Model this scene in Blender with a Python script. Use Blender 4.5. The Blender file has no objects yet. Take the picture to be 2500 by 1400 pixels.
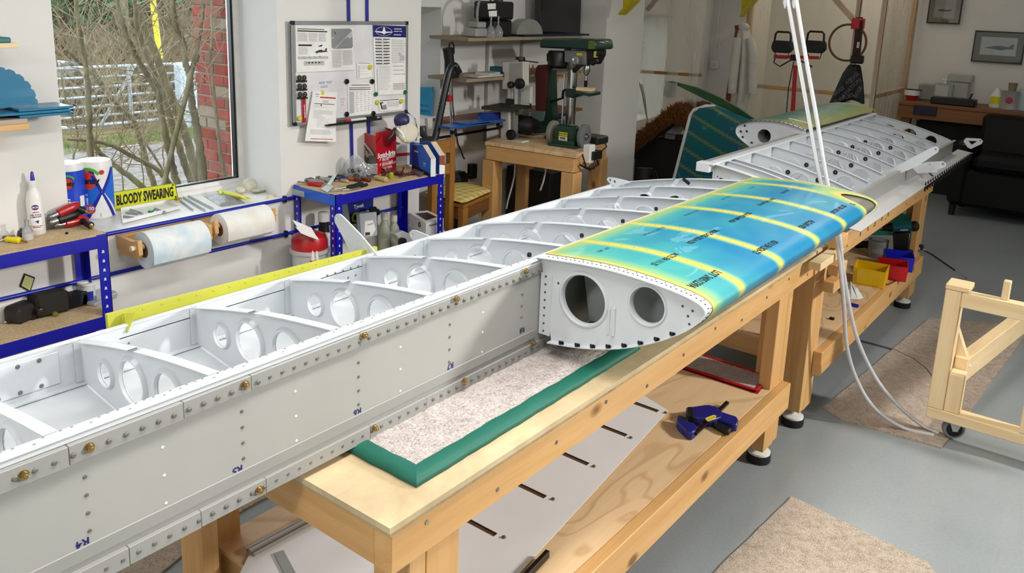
import bpy, bmesh, math, random
from math import sin, cos, pi, radians
from mathutils import Vector, Matrix, Euler
V = Vector
SC = bpy.context.scene
COL = SC.collection
# ------------------------------------------------------------------ camera, sky, lights, exposure
FPX, CX, CY, CAMZ = 2021.93663, 1250.0, 460.0, 1.7
yaw, pit, rol = -0.651718754, 0.222636225, 0.03645149
_f = V((sin(yaw)*cos(pit), cos(yaw)*cos(pit), -sin(pit)))
_r = V((cos(yaw), -sin(yaw), 0)); _u = _r.cross(_f)
RT = cos(rol)*_r + sin(rol)*_u
UP = -sin(rol)*_r + cos(rol)*_u
cam = bpy.data.cameras.new('camera'); camo = bpy.data.objects.new('camera', cam); COL.objects.link(camo)
cam.sensor_width = 36.0; cam.lens = 36.0*FPX/2500; cam.shift_y = -(700-CY)/2500; cam.clip_end = 200; cam.clip_start = .02
camo.matrix_world = Matrix(((RT.x, UP.x, -_f.x, 0), (RT.y, UP.y, -_f.y, 0), (RT.z, UP.z, -_f.z, CAMZ), (0, 0, 0, 1)))
SC.camera = camo
vs = SC.view_settings
vs.view_transform = 'Standard'; vs.look = 'None'; vs.gamma = 1.0; vs.use_curve_mapping = False; vs.exposure = -0.36
W = bpy.data.worlds.new('overcast_sky'); SC.world = W; W.use_nodes = True
W.node_tree.nodes['Background'].inputs[0].default_value = (.82, .91, 1.0, 1)
W.node_tree.nodes['Background'].inputs[1].default_value = 6.6
def area(name, loc, sx, sy, power, col=(1, .97, .92), rot=(0, 0, 0)):
    l = bpy.data.lights.new(name, 'AREA'); l.shape = 'RECTANGLE'; l.size = sx; l.size_y = sy; l.energy = power; l.color = col
    o = bpy.data.objects.new(name, l); o.location = loc; o.rotation_euler = rot; COL.objects.link(o); return o
k_ = area('unseen_light', (2.4, 3.9, 2.62), .25, .7, 165); k_.rotation_euler = V((-3.4, -2.9, -2.6)).to_track_quat('-Z', 'Y').to_euler(); k_.data.spread = radians(125)
area('unseen_light', (-.6, 1.6, 2.66), .3, 2.6, 76)  # unseen lamp, added to brighten the wall and wing top
area('unseen_light', (-.3, -1.7, 2.62), .35, 1.4, 62)  # unseen lamp, placed to brighten the rib faces
area('unseen_light', (-2.0, -1.2, 2.62), .3, 1.4, 24)
area('unseen_light', (-2.4, 8.3, 2.62), .3, 1.1, 11, (1, .90, .74))  # warm lamp out of view, added to brighten the booth
area('unseen_light', (-1.3, 6.4, 2.62), .3, 1.2, 13, (1, .93, .82))  # another added lamp, not seen, lifting the far end before the booth

def at(px, py, X=None, Y=None, Z=None):      # the world point on the plane X=, Y= or Z= that shows at a photograph pixel
    d = RT*((px-CX)/FPX) - UP*((py-CY)/FPX) + _f
    t = X/d.x if X is not None else Y/d.y if Y is not None else (Z-CAMZ)/d.z
    return V((0, 0, CAMZ)) + d*t
def ats(pts, **k): return [at(x, y, **k) for x, y in pts]

# ------------------------------------------------------------------ materials
def srgb(h):
    if isinstance(h, str):
        c = [int(h[i:i+2], 16)/255 for i in (0, 2, 4)]
        return tuple(x/12.92 if x <= .04045 else ((x+.055)/1.055)**2.4 for x in c) + (1,)
    return tuple(h)[:3] + (1,)
class N:
    def __init__(s, name):
        s.m = bpy.data.materials.new(name); s.m.use_nodes = True; s.t = s.m.node_tree; s.b = s.t.nodes['Principled BSDF']
    def n(s, typ, **k):
        x = s.t.nodes.new('ShaderNode'+typ)
        for a, v in k.items():
            if hasattr(x, a) and a not in ('Scale',): setattr(x, a, v)
        return x
    def l(s, a, b): s.t.links.new(a, b)
    def coord(s, scale=(1, 1, 1), rot=(0, 0, 0), out='Object'):
        tc = s.n('TexCoord'); mp = s.n('Mapping'); mp.inputs['Scale'].default_value = scale; mp.inputs['Rotation'].default_value = rot
        s.l(tc.outputs[out], mp.inputs[0]); return mp.outputs[0]
    def noise(s, vec, scale, detail=3, rough=.55, dist=0):
        x = s.n('TexNoise'); x.inputs['Scale'].default_value = scale; x.inputs['Detail'].default_value = detail
        x.inputs['Roughness'].default_value = rough; x.inputs['Distortion'].default_value = dist; s.l(vec, x.inputs['Vector']); return x.outputs['Fac']
    def ramp(s, fac, stops):
        r = s.n('ValToRGB'); e = r.color_ramp.elements
        while len(e) < len(stops): e.new(.5)
        for i, (p, c) in enumerate(stops): e[i].position = p; e[i].color = srgb(c)
        s.l(fac, r.inputs[0]); return r.outputs[0]
    def mix(s, fac, a, b, mode='MIX'):
        x = s.n('Mix'); x.data_type = 'RGBA'; x.blend_type = mode
        for v, i in ((fac, 0), (a, 6), (b, 7)):
            if hasattr(v, 'links'): s.l(v, x.inputs[i])
            elif i == 0: x.inputs[0].default_value = v
            else: x.inputs[i].default_value = srgb(v)
        return x.outputs[2]
    def math(s, op, a, b=None):
        x = s.n('Math'); x.operation = op
        for v, i in ((a, 0), (b, 1)):
            if v is None: continue
            if hasattr(v, 'links'): s.l(v, x.inputs[i])
            else: x.inputs[i].default_value = v
        return x.outputs[0]
    def col(s, c):
        if hasattr(c, 'links'): s.l(c, s.b.inputs['Base Color'])
        else: s.b.inputs['Base Color'].default_value = srgb(c)
    def set(s, rough=.5, metal=0, spec=.5, coat=0, trans=0):
        i = s.b.inputs; i['Roughness'].default_value = rough; i['Metallic'].default_value = metal; i['Specular IOR Level'].default_value = spec
        i['Coat Weight'].default_value = coat; i['Transmission Weight'].default_value = trans; return s
    def bump(s, h, strength=.2, dist=.01):
        x = s.n('Bump'); x.inputs['Strength'].default_value = strength; x.inputs['Distance'].default_value = dist
        s.l(h, x.inputs['Height']); s.l(x.outputs[0], s.b.inputs['Normal'])
_pl = {}
def plain(c, rough=.5, metal=0, spec=.5, coat=0, var=.06):
    k = (str(c), rough, metal, spec, coat)
    if k in _pl: return _pl[k]
    m = N('plain_'+str(len(_pl))); b = srgb(c)
    f = m.noise(m.coord(), 9, 3)
    d = tuple(x*(1-var) for x in b[:3]); u = tuple(min(1, x*(1+var)) for x in b[:3])
    m.col(m.ramp(f, [(.35, d), (.65, u)])); m.set(rough, metal, spec, coat); _pl[k] = m.m; return m.m
def wood(name, cols, axis=1, scale=1.0, knots=True, rough=.55):
    m = N(name); sc = [22*scale]*3; sc[axis] = 1.3*scale
    vec = m.coord(tuple(sc)); g = m.noise(vec, 1.0, 5, .6, .6)
    c = m.ramp(g, [(.25, cols[0]), (.5, cols[1]), (.75, cols[2])])
    w2 = m.noise(m.coord(tuple(x*5 for x in sc)), 1.0, 2)
    c = m.mix(.18, c, m.ramp(w2, [(.3, cols[0]), (.7, cols[2])]))
    big = m.noise(m.coord(), 2.3, 1); c = m.mix(m.math('MULTIPLY', big, .35), c, cols[1])
    if knots:
        vo = m.n('TexVoronoi'); s3 = [7.0*scale]*3; s3[axis] = 4.2*scale
        m.l(m.coord(tuple(s3)), vo.inputs['Vector']); vo.inputs['Scale'].default_value = 1.0
        k = m.ramp(vo.outputs['Distance'], [(.07, (1, 1, 1)), (.15, (0, 0, 0))])
        sep = m.n('SeparateColor'); m.l(vo.outputs['Color'], sep.inputs[0])
        sel = m.math('GREATER_THAN', sep.outputs[0], .60)
        c = m.mix(m.math('MULTIPLY', m.math('MULTIPLY', k, sel), .8), c, '6a3d1a')
    m.col(c); m.set(rough); m.bump(g, .12, .002); return m.m
def carpet(name, c0, c1, c2, scale=1):
    m = N(name); vec = m.coord()
    a = m.noise(vec, 230*scale, 3, .7); b = m.noise(vec, 34*scale, 5, .7)
    c = m.ramp(m.math('ADD', m.math('MULTIPLY', a, .65), m.math('MULTIPLY', b, .35)), [(.4, c0), (.5, c1), (.6, c2)])
    m.col(c); m.set(.95, spec=.1); m.bump(m.math('ADD', a, b), .8, .006); return m.m
def metal_paint(name, c, rough=.35):
    m = N(name); f = m.noise(m.coord(), 3.0, 4); b = srgb(c)
    m.col(m.ramp(f, [(.3, tuple(x*.95 for x in b[:3])), (.7, tuple(min(1, x*1.03) for x in b[:3]))])); m.set(rough, 0, .5)
    m.bump(m.noise(m.coord(), 6, 2), .04, .01); return m.m
def clear(name, tint, mixw, rough=.08, wrinkle=0):
    m = N(name); t = m.t; tr = m.n('BsdfTransparent'); tr.inputs[0].default_value = srgb(tint)
    gl = m.n('BsdfGlossy'); gl.inputs['Roughness'].default_value = rough
    df = m.n('BsdfDiffuse'); df.inputs[0].default_value = srgb(tint)
    fr = m.n('Fresnel'); fr.inputs['IOR'].default_value = 1.45
    if wrinkle:
        bp = m.n('Bump'); bp.inputs['Strength'].default_value = wrinkle; bp.inputs['Distance'].default_value = .05
        m.l(m.noise(m.coord((6, 6, 1.6)), 1.4, 4, .6, 1.5), bp.inputs['Height'])
        for q in (gl, fr): m.l(bp.outputs[0], q.inputs['Normal'])
    a = m.n('MixShader'); a.inputs[0].default_value = mixw; m.l(tr.outputs[0], a.inputs[1]); m.l(df.outputs[0], a.inputs[2])
    b = m.n('MixShader'); m.l(fr.outputs[0], b.inputs[0]); m.l(a.outputs[0], b.inputs[1]); m.l(gl.outputs[0], b.inputs[2])
    m.l(b.outputs[0], t.nodes['Material Output'].inputs[0]); return m.m

def wallmat():
    m = N('wall_paint'); v = m.coord(); f = m.noise(v, 1.4, 4, .6)
    m.col(m.ramp(f, [(.3, 'e0dfdc'), (.7, 'e8e7e4')])); m.set(.6, spec=.25); m.bump(m.noise(v, 60, 4), .08, .003); return m.m
def floormat():
    m = N('floor_paint'); v = m.coord(); f = m.noise(v, 1.1, 5, .6); g = m.noise(v, 90, 2)
    c = m.ramp(f, [(.3, '8b9295'), (.7, '9aa1a4')]); c = m.mix(.06, c, m.ramp(g, [(.4, '606060'), (.6, 'b0b0b0')]))
    m.col(c); m.set(.28, spec=.45); m.bump(f, .06, .02); return m.m
WALL = wallmat(); FLOOR = floormat()
PINE = [wood('pine_%d' % a, ('bd8a4c', 'd3a468', 'e0b985'), a) for a in range(3)]
PINEP = [wood('pale_pine_%d' % a, ('d9b784', 'e7cda0', 'f0dcb6'), a) for a in range(3)]
OAK = [wood('honey_wood_%d' % a, ('8a5a22', 'a06c2c', 'b47f3a'), a) for a in range(3)]
DARKW = [wood('brown_wood_%d' % a, ('6b4220', '7f5228', '946235'), a) for a in range(3)]
def plymat():
    m = N('plywood_face'); v = m.coord((1.6, .55, 1)); f = m.noise(v, 1.6, 2, .5, 1.2)
    rg = m.math('FRACT', m.math('MULTIPLY', f, 9.0))
    c = m.ramp(rg, [(0, 'dab68a'), (.14, 'c9a074'), (.3, 'e6c69c'), (1, 'e2c095')])
    m.col(m.mix(.25, c, m.ramp(m.noise(m.coord((40, 2, 2)), 1, 4), [(.3, 'd2aa78'), (.7, 'ecd0a6')]))); m.set(.55); return m.m
def benchply():
    m = N('worn_plywood'); v = m.coord((1, 1, 1)); f = m.noise(v, 5, 6, .65, .4)
    c = m.ramp(f, [(.3, 'bda583'), (.5, 'd0b992'), (.7, 'dcc8a6')])
    st = m.ramp(m.noise(m.coord((3, 1, 1)), 3.2, 5, .6, .6), [(.44, (0, 0, 0)), (.72, (1, 1, 1))])
    m.col(m.mix(m.math('MULTIPLY', st, .62), c, '9a8c70')); m.set(.6); m.bump(f, .1, .003); return m.m
PLY = plymat(); BPLY = benchply()
WHT = metal_paint('white_primer', 'd3d8dd', .38)
GRY = metal_paint('pale_grey_alclad', '9a9a97', .42)
SPAR = metal_paint('spar_grey_white', 'a8a8a4', .42)
BLUE = plain('0a10a0', .35, 0, .5, .2)
BLUEL = plain('0c58c8', .35, 0, .5, .2)
CHIP = carpet('chipboard', 'c2a77f', 'd0b892', 'dcc7a4', .6)
CARP = carpet('beige_carpet', '97887a', 'bdad9d', 'cfc2b4')
CARPG = carpet('grey_fleck_carpet', '9f9591', 'c3b9b5', 'd5ccc8')
BLK = plain('0c0c0e', .45); BLKS = plain('101012', .25); RUB = plain('151515', .8)
CHR = plain('c8c8c8', .18, 1.0); STEEL = plain('8f9092', .35, 1.0); BRASS = plain('b9a070', .3, 1.0)
GLASS = clear('window_glass', (.97, .985, .98), .0, .02)
POLY = clear('clear_polythene', (.93, .90, .80), .34, .12, .9)
CLEARP = clear('clear_plastic', (.86, .88, .9), .22, .15, .3)
WPL = plain('e8e8e6', .4); PAPER = plain('eeeeec', .8, spec=.1)

# ------------------------------------------------------------------ mesh builder
class B:
    def __init__(s): s.bm = bmesh.new(); s.uv = None
    def face(s, pts):
        vs_ = [s.bm.verts.new(p) for p in pts]; return s.bm.faces.new(vs_)
    def hexa(s, p):
        v = [s.bm.verts.new(q) for q in p]
        for f in ((0, 3, 2, 1), (4, 5, 6, 7), (0, 1, 5, 4), (1, 2, 6, 5), (2, 3, 7, 6), (3, 0, 4, 7)): s.bm.faces.new([v[i] for i in f])
        return s
    def box(s, x0, x1, y0, y1, z0, z1):
        return s.hexa([(x0, y0, z0), (x1, y0, z0), (x1, y1, z0), (x0, y1, z0), (x0, y0, z1), (x1, y0, z1), (x1, y1, z1), (x0, y1, z1)])
    def obox(s, c, size, rot=(0, 0, 0)):
        R = Euler(rot).to_matrix() if not isinstance(rot, Matrix) else rot; a, b, d = [x/2 for x in size]; c = V(c)
        return s.hexa([c + R @ V(q) for q in ((-a, -b, -d), (a, -b, -d), (a, b, -d), (-a, b, -d), (-a, -b, d), (a, -b, d), (a, b, d), (-a, b, d))])
    def bar(s, p, q, w, h, up=(0, 0, 1)):                     # a rectangular bar from p to q
        p, q = V(p), V(q); d = (q-p).normalized(); sd = d.cross(V(up)).normalized(); u = sd.cross(d)
        a, b = sd*w/2, u*h/2
        return s.hexa([p-a-b, p+a-b, q+a-b, q-a-b, p-a+b, p+a+b, q+a+b, q-a+b])
    def prism(s, pts, vec):
        vec = V(vec); a = [s.bm.verts.new(p) for p in pts]; b = [s.bm.verts.new(V(p)+vec) for p in pts]; n = len(a)
        s.bm.faces.new(a[::-1]); s.bm.faces.new(b)
        for i in range(n): s.bm.faces.new([a[i], a[(i+1) % n], b[(i+1) % n], b[i]])
        return s
    def tube(s, pts, r, n=8, cap=True):
        pts = [V(p) for p in pts]; m = len(pts); rs = [r]*m if not hasattr(r, '__len__') else r; rings = []; pr = None
        for i, p in enumerate(pts):
            d = (pts[min(i+1, m-1)]-pts[max(i-1, 0)]).normalized()
            if pr is None: pr = d.orthogonal().normalized()
            else: pr = (pr-d*pr.dot(d)).normalized()
            w = d.cross(pr); rings.append([s.bm.verts.new(p+(pr*cos(2*pi*k/n)+w*sin(2*pi*k/n))*rs[i]) for k in range(n)])
        for i in range(m-1):
            for k in range(n): s.bm.faces.new([rings[i][k], rings[i][(k+1) % n], rings[i+1][(k+1) % n], rings[i+1][k]])
        if cap: s.bm.faces.new(rings[0][::-1]); s.bm.faces.new(rings[-1])
        return s
    def cyl(s, p, q, r, r2=None, n=16): return s.tube([p, q], [r, r if r2 is None else r2], n)
    def lathe(s, o, prof, n=20, axis=(0, 0, 1)):              # prof = (radius, height) pairs
        o = V(o); ax = V(axis).normalized(); e = ax.orthogonal().normalized(); w = ax.cross(e); rings = []
        for r, h in prof: rings.append([s.bm.verts.new(o+ax*h+(e*cos(2*pi*k/n)+w*sin(2*pi*k/n))*max(r, 1e-4)) for k in range(n)])
        for i in range(len(rings)-1):
            for k in range(n): s.bm.faces.new([rings[i][k], rings[i][(k+1) % n], rings[i+1][(k+1) % n], rings[i+1][k]])
        s.bm.faces.new(rings[0][::-1]); s.bm.faces.new(rings[-1]); return s
    def ball(s, c, r, n=12, rot=None):
        r = (r, r, r) if not hasattr(r, '__len__') else r; m = Matrix.Translation(V(c)) @ (Euler(rot).to_matrix().to_4x4() if rot else Matrix())
        bmesh.ops.create_uvsphere(s.bm, u_segments=n, v_segments=max(4, n*2//3), radius=1, matrix=m @ Matrix.Diagonal((*r, 1))); return s
    def torus(s, c, R, r, axis=(0, 0, 1), n=28, m=8, a0=0, a1=2*pi):
        ax = V(axis).normalized(); e = ax.orthogonal().normalized(); w = ax.cross(e); c = V(c); full = abs(a1-a0-2*pi) < 1e-6
        k = n if full else n+1; pts = [c+(e*cos(a0+(a1-a0)*i/n)+w*sin(a0+(a1-a0)*i/n))*R for i in range(k)]
        if not full: return s.tube(pts, r, m)
        rings = []
        for i, p in enumerate(pts):
            d = (p-c).normalized(); rings.append([s.bm.verts.new(p+(d*cos(2*pi*j/m)+ax*sin(2*pi*j/m))*r) for j in range(m)])
        for i in range(n):
            for j in range(m): s.bm.faces.new([rings[i][j], rings[i][(j+1) % m], rings[(i+1) % n][(j+1) % m], rings[(i+1) % n][j]])
        return s
    def grid(s, fn, nu, nv, uv=False):
        g = [[s.bm.verts.new(fn(i/nu, j/nv)) for j in range(nv+1)] for i in range(nu+1)]
        if uv and s.uv is None: s.uv = s.bm.loops.layers.uv.new('UVMap')
        for i in range(nu):
            for j in range(nv):
                f = s.bm.faces.new([g[i][j], g[i+1][j], g[i+1][j+1], g[i][j+1]])
                if uv:
                    for lp, (a, b) in zip(f.loops, ((i, j), (i+1, j), (i+1, j+1), (i, j+1))): lp[s.uv].uv = (a/nu, b/nv)
        return s
    def plate(s, outer, holes, o, u, v, t):                  # flat plate with holes, thickness vector t
        o, u, v, t = V(o), V(u), V(v), V(t); es = []; loops = []
        b2 = bmesh.new()
        for lp in [outer]+holes:
            vv = [b2.verts.new((p[0], p[1], 0)) for p in lp]; loops.append(len(lp))
            es += [b2.edges.new((vv[i], vv[(i+1) % len(vv)])) for i in range(len(vv))]
        bmesh.ops.triangle_fill(b2, use_beauty=True, use_dissolve=False, edges=es, normal=(0, 0, 1))
        b2.verts.index_update(); P = [o+u*q.co.x+v*q.co.y for q in b2.verts]; fs = [[q.index for q in f.verts] for f in b2.faces]; b2.free()
        a = [s.bm.verts.new(p) for p in P]; b = [s.bm.verts.new(p+t) for p in P]
        for f in fs: s.bm.faces.new([a[i] for i in f][::-1]); s.bm.faces.new([b[i] for i in f])
        k = 0
        for n in loops:
            for i in range(n): p, q = k+i, k+(i+1) % n; s.bm.faces.new([a[p], a[q], b[q], b[p]])
            k += n
        return s
    def xf(s, M):
        s.bm.transform(M); return s
def circ(cx, cy, r, n=24, ry=None): return [(cx+r*cos(2*pi*i/n), cy+(ry or r)*sin(2*pi*i/n)) for i in range(n)]
def mesh_of(name, b, mat, sm=None, bev=0):
    if bev: bmesh.ops.bevel(b.bm, geom=list(b.bm.edges), offset=bev, segments=1, affect='EDGES', clamp_overlap=True)
    bmesh.ops.recalc_face_normals(b.bm, faces=b.bm.faces)
    me = bpy.data.meshes.new(name); b.bm.to_mesh(me); b.bm.free()
    if sm is not None:
        me.polygons.foreach_set('use_smooth', [True]*len(me.polygons))
        me.set_sharp_from_angle(angle=radians(sm))
    for m in (mat if isinstance(mat, list) else [mat]): me.materials.append(m)
    return me
def mk(name, b, mat, parent=None, sm=None, bev=0, label=None, local=False, kind=None):   # b is in world coordinates unless local
    if parent is not None and not local:
        M = parent.matrix_basis.copy(); p = parent.parent
        while p: M = p.matrix_basis @ M; p = p.parent
        b.bm.transform(M.inverted())
    o = bpy.data.objects.new(name, mesh_of(name, b, mat, sm, bev)); COL.objects.link(o)
    if parent is not None: o.parent = parent
    if label: o['label'] = label
    if kind: o['kind'] = kind
    return o
def thing(name, label, cat, loc=(0, 0, 0), rz=0, group=None, rot=None):
    o = bpy.data.objects.new(name, None); COL.objects.link(o); o.empty_display_size = .05
    o.matrix_basis = Matrix.Translation(V(loc)) @ (Euler(rot).to_matrix().to_4x4() if rot else Matrix.Rotation(rz, 4, 'Z'))
    o['label'] = label; o['category'] = cat
    if group: o['group'] = group
    return o
def one(name, b, mat, label, cat, sm=None, bev=0, group=None, loc=None, kind=None):     # a thing that is a single mesh, built in world coordinates
    if loc is None:
        zs = min(v.co.z for v in b.bm.verts); n = len(b.bm.verts)
        loc = V((sum(v.co.x for v in b.bm.verts)/n, sum(v.co.y for v in b.bm.verts)/n, zs))
    b.bm.transform(Matrix.Translation(-V(loc)))
    o = bpy.data.objects.new(name, mesh_of(name, b, mat, sm, bev)); COL.objects.link(o); o.location = loc
    o['label'] = label; o['category'] = cat
    if group: o['group'] = group
    if kind: o['kind'] = kind
    return o
def struct(name, b, mat, sm=None, parent=None, label=None):
    o = mk(name, b, mat, parent, sm)
    if parent is None: o['kind'] = 'structure'
    if label: o['label'] = label
    return o
def dup(root, loc=None, rz=None, label=None, rot=None, scale=None, group=None):
    r = root.copy(); COL.objects.link(r)
    if loc is not None or rz is not None or rot is not None:
        L = V(loc) if loc is not None else root.matrix_basis.translation
        M = Matrix.Translation(L) @ (Euler(rot).to_matrix().to_4x4() if rot else Matrix.Rotation(rz, 4, 'Z') if rz is not None else root.matrix_basis.to_3x3().to_4x4())
        if scale: M = M @ Matrix.Diagonal((scale, scale, scale, 1))
        r.matrix_basis = M
    if label: r['label'] = label
    if group: r['group'] = group
    for ch in list(root.children):
        c = ch.copy(); COL.objects.link(c); c.parent = r
        for g in list(ch.children):
            d = g.copy(); COL.objects.link(d); d.parent = c
    return r
def copies(name, me, places, parent, mat=None):            # alike pieces sharing one mesh
    out = []
    for M in places:
        o = bpy.data.objects.new(name, me); COL.objects.link(o); o.parent = parent
        o.matrix_basis = M; out.append(o)
    return out
_txc = {}
def text_mesh(txt, size, bold=0, align='CENTER', squeeze=1.0, ext=0.0):
    cu = bpy.data.curves.new('t', 'FONT'); cu.body = txt; cu.size = size; cu.align_x = align; cu.align_y = 'CENTER'; cu.offset = bold; cu.extrude = ext
    cu.resolution_u = 2
    o = bpy.data.objects.new('t', cu); COL.objects.link(o); dg = bpy.context.evaluated_depsgraph_get()
    me = bpy.data.meshes.new_from_object(o.evaluated_get(dg)); bpy.data.objects.remove(o); bpy.data.curves.remove(cu)
    b = B(); b.bm.from_mesh(me); bpy.data.meshes.remove(me)
    if squeeze != 1: b.bm.transform(Matrix.Diagonal((squeeze, 1, 1, 1)))
    return b
def text_on(name, txt, size, o, u, v, mat, parent, bold=0, align='CENTER', squeeze=1.0, fn=None):   # flat print lying on a surface: origin o, x along u, y along v
    b = text_mesh(txt, size, bold, align, squeeze); o, u, v = V(o), V(u).normalized(), V(v).normalized()
    for q in b.bm.verts: q.co = fn(q.co.x, q.co.y) if fn else o+u*q.co.x+v*q.co.y
    return mk(name, b, mat, parent)
INK = plain('0a0a0c', .6); INKW = plain('f2f2f2', .5); INKR = plain('c01a20', .5); INKB = plain('1b1a66', .5); INKG = plain('6a6c70', .6)
rnd = random.Random(7)
# ------------------------------------------------------------------ the room
XRW = -3.58
b = B()
b.box(-3.65, -3.2, -3, 1.405, 0, 2.75); b.box(-3.65, -3.2, 1.405, 2.385, 0, .735); b.box(-3.65, -3.2, 1.405, 2.385, 2.3, 2.75)
b.prism([(-3.2, 2.385, 0), (-3.2, 3.325, 0), (-3.65, 3.325, 0), (-3.65, 2.44, 0)], (0, 0, 2.75))
b.box(-3.98, XRW, 3.0, 3.9, 0, .96); b.box(-3.98, XRW, 3.0, 3.9, 1.645, 2.75); b.box(-3.98, XRW, 3.0, 3.4, .96, 1.645)
b.box(-3.98, XRW, 3.9, 6.1, 0, 2.75)
b.box(-3.98, -3.23, 5.3, 5.85, 0, 2.75)
b.box(-3.98, XRW, 6.1, 6.95, 0, .70); b.box(-3.98, XRW, 6.1, 6.95, 1.63, 2.75); b.box(-3.98, XRW, 6.95, 9.2, 0, 2.75)
b.box(-3.98, -3.23, 7.9, 8.5, 0, 2.75)
struct('wall_left', b, WALL)
b = B(); b.box(-3.98, 4.2, 9.1, 9.25, 0, 2.75); struct('wall_back', b, WALL)
b = B(); b.box(4.0, 4.15, -3, 9.1, 0, 2.75); struct('wall_right', b, WALL)
b = B(); b.box(-3.45, 4.15, -3.15, -3, 0, 2.75); struct('wall_front', b, WALL)
b = B(); b.box(-3.98, 4.15, -3.15, 9.25, -.1, 0); struct('floor', b, FLOOR)
b = B(); b.box(-3.98, 4.15, -3.15, 9.25, 2.75, 2.85); struct('ceiling', b, WALL)
b = B(); b.prism([(-3.195, 1.406, .725), (-3.195, 2.384, .725), (-3.57, 2.43, .725), (-3.57, 1.406, .725)], (0, 0, .017)); struct('trim_1', b, WPL, label='white painted window sill board')
# main window
def window(name, x, y0, y1, z0, z1, w=.06):
    b = B(); d = .05
    b.box(x, x+d, y0, y1, z0, z0+w); b.box(x, x+d, y0, y1, z1-w, z1); b.box(x, x+d, y0, y0+w, z0+w, z1-w); b.box(x, x+d, y1-w, y1, z0+w, z1-w)
    f = struct(name, b, WPL)
    g = B(); g.box(x+.015, x+.02, y0+w, y1-w, z0+w, z1-w); mk('pane', g, GLASS, f)
    g = B(); e = .009
    for q in ((y0+w, y1-w, z0+w, z0+w+e), (y0+w, y1-w, z1-w-e, z1-w), (y0+w, y0+w+e, z0+w, z1-w), (y1-w-e, y1-w, z0+w, z1-w)): g.box(x+.02, x+d+.003, *q)
    mk('gasket', g, BLKS, f, label='black rubber gasket'); return f
yg, zg = at(581, 435, X=-3.572).y, at(430, 458, X=-3.572).z
def win1():
    b = B(); x, d, y0, y1, z0, z1 = -3.62, .06, 1.35, 2.455, .742, 2.31
    b.box(x, x+d, y0, y1, z0, zg); b.box(x, x+d, y0, y1, z1-.06, z1); b.box(x, x+d, y0, y0+.05, zg, z1-.06); b.box(x, x+d, yg, y1, zg, z1-.06); b.box(x+d, x+d+.02, y0, y1, z0, z0+.02)
    f = struct('window_1', b, WPL, None)
    g = B(); g.box(x+.02, x+.025, y0+.05, yg, zg, z1-.06); mk('pane', g, GLASS, f)
    g = B(); e = .012
    for q in ((y0+.05, yg, zg, zg+e*.5), (y0+.05, y0+.05+e, zg, z1-.06), (yg-e, yg, zg, z1-.06)): g.box(x+.026, x+d-.008, *q)
    mk('gasket', g, BLKS, f, label='black rubber gasket')
win1()
window('window_2', -3.97, 3.38, 3.92, .94, 1.665, .05)
window('window_3', -3.97, 6.08, 6.97, .68, 1.65, .05)
# ------------------------------------------------------------------ benches
def leg(t, x, y, sx, sy, ztop, zb=.085):        # two boards fixed to an L, on a levelling foot; sx, sy point to the outside corner
    L = B(); L.box(min(x, x-sx*.095), max(x, x-sx*.095), min(y-sy*.045, y), max(y-sy*.045, y), zb, ztop); lg = mk('leg', L, PINE[2], t, bev=.002)
    q = B(); q.box(min(x, x-sx*.045), max(x, x-sx*.045), min(y-sy*.14, y-sy*.046), max(y-sy*.14, y-sy*.046), zb-.005, ztop); mk('leg_board', q, PINE[2], lg, bev=.002)
    c = V((x-sx*.042, y-sy*.06, 0))
    f = B(); f.lathe(c+V((0, 0, .0)), [(.044, 0), (.046, .004), (.046, .03), (.04, .034)], 20); ft = mk('foot', f, RUB, lg, 40)
    f = B(); f.lathe(c+V((0, 0, .034)), [(.043, 0), (.043, .008), (.02, .014), (.009, .015), (.009, .06)], 20); mk('foot_plate', f, WPL, lg, 40)
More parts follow.
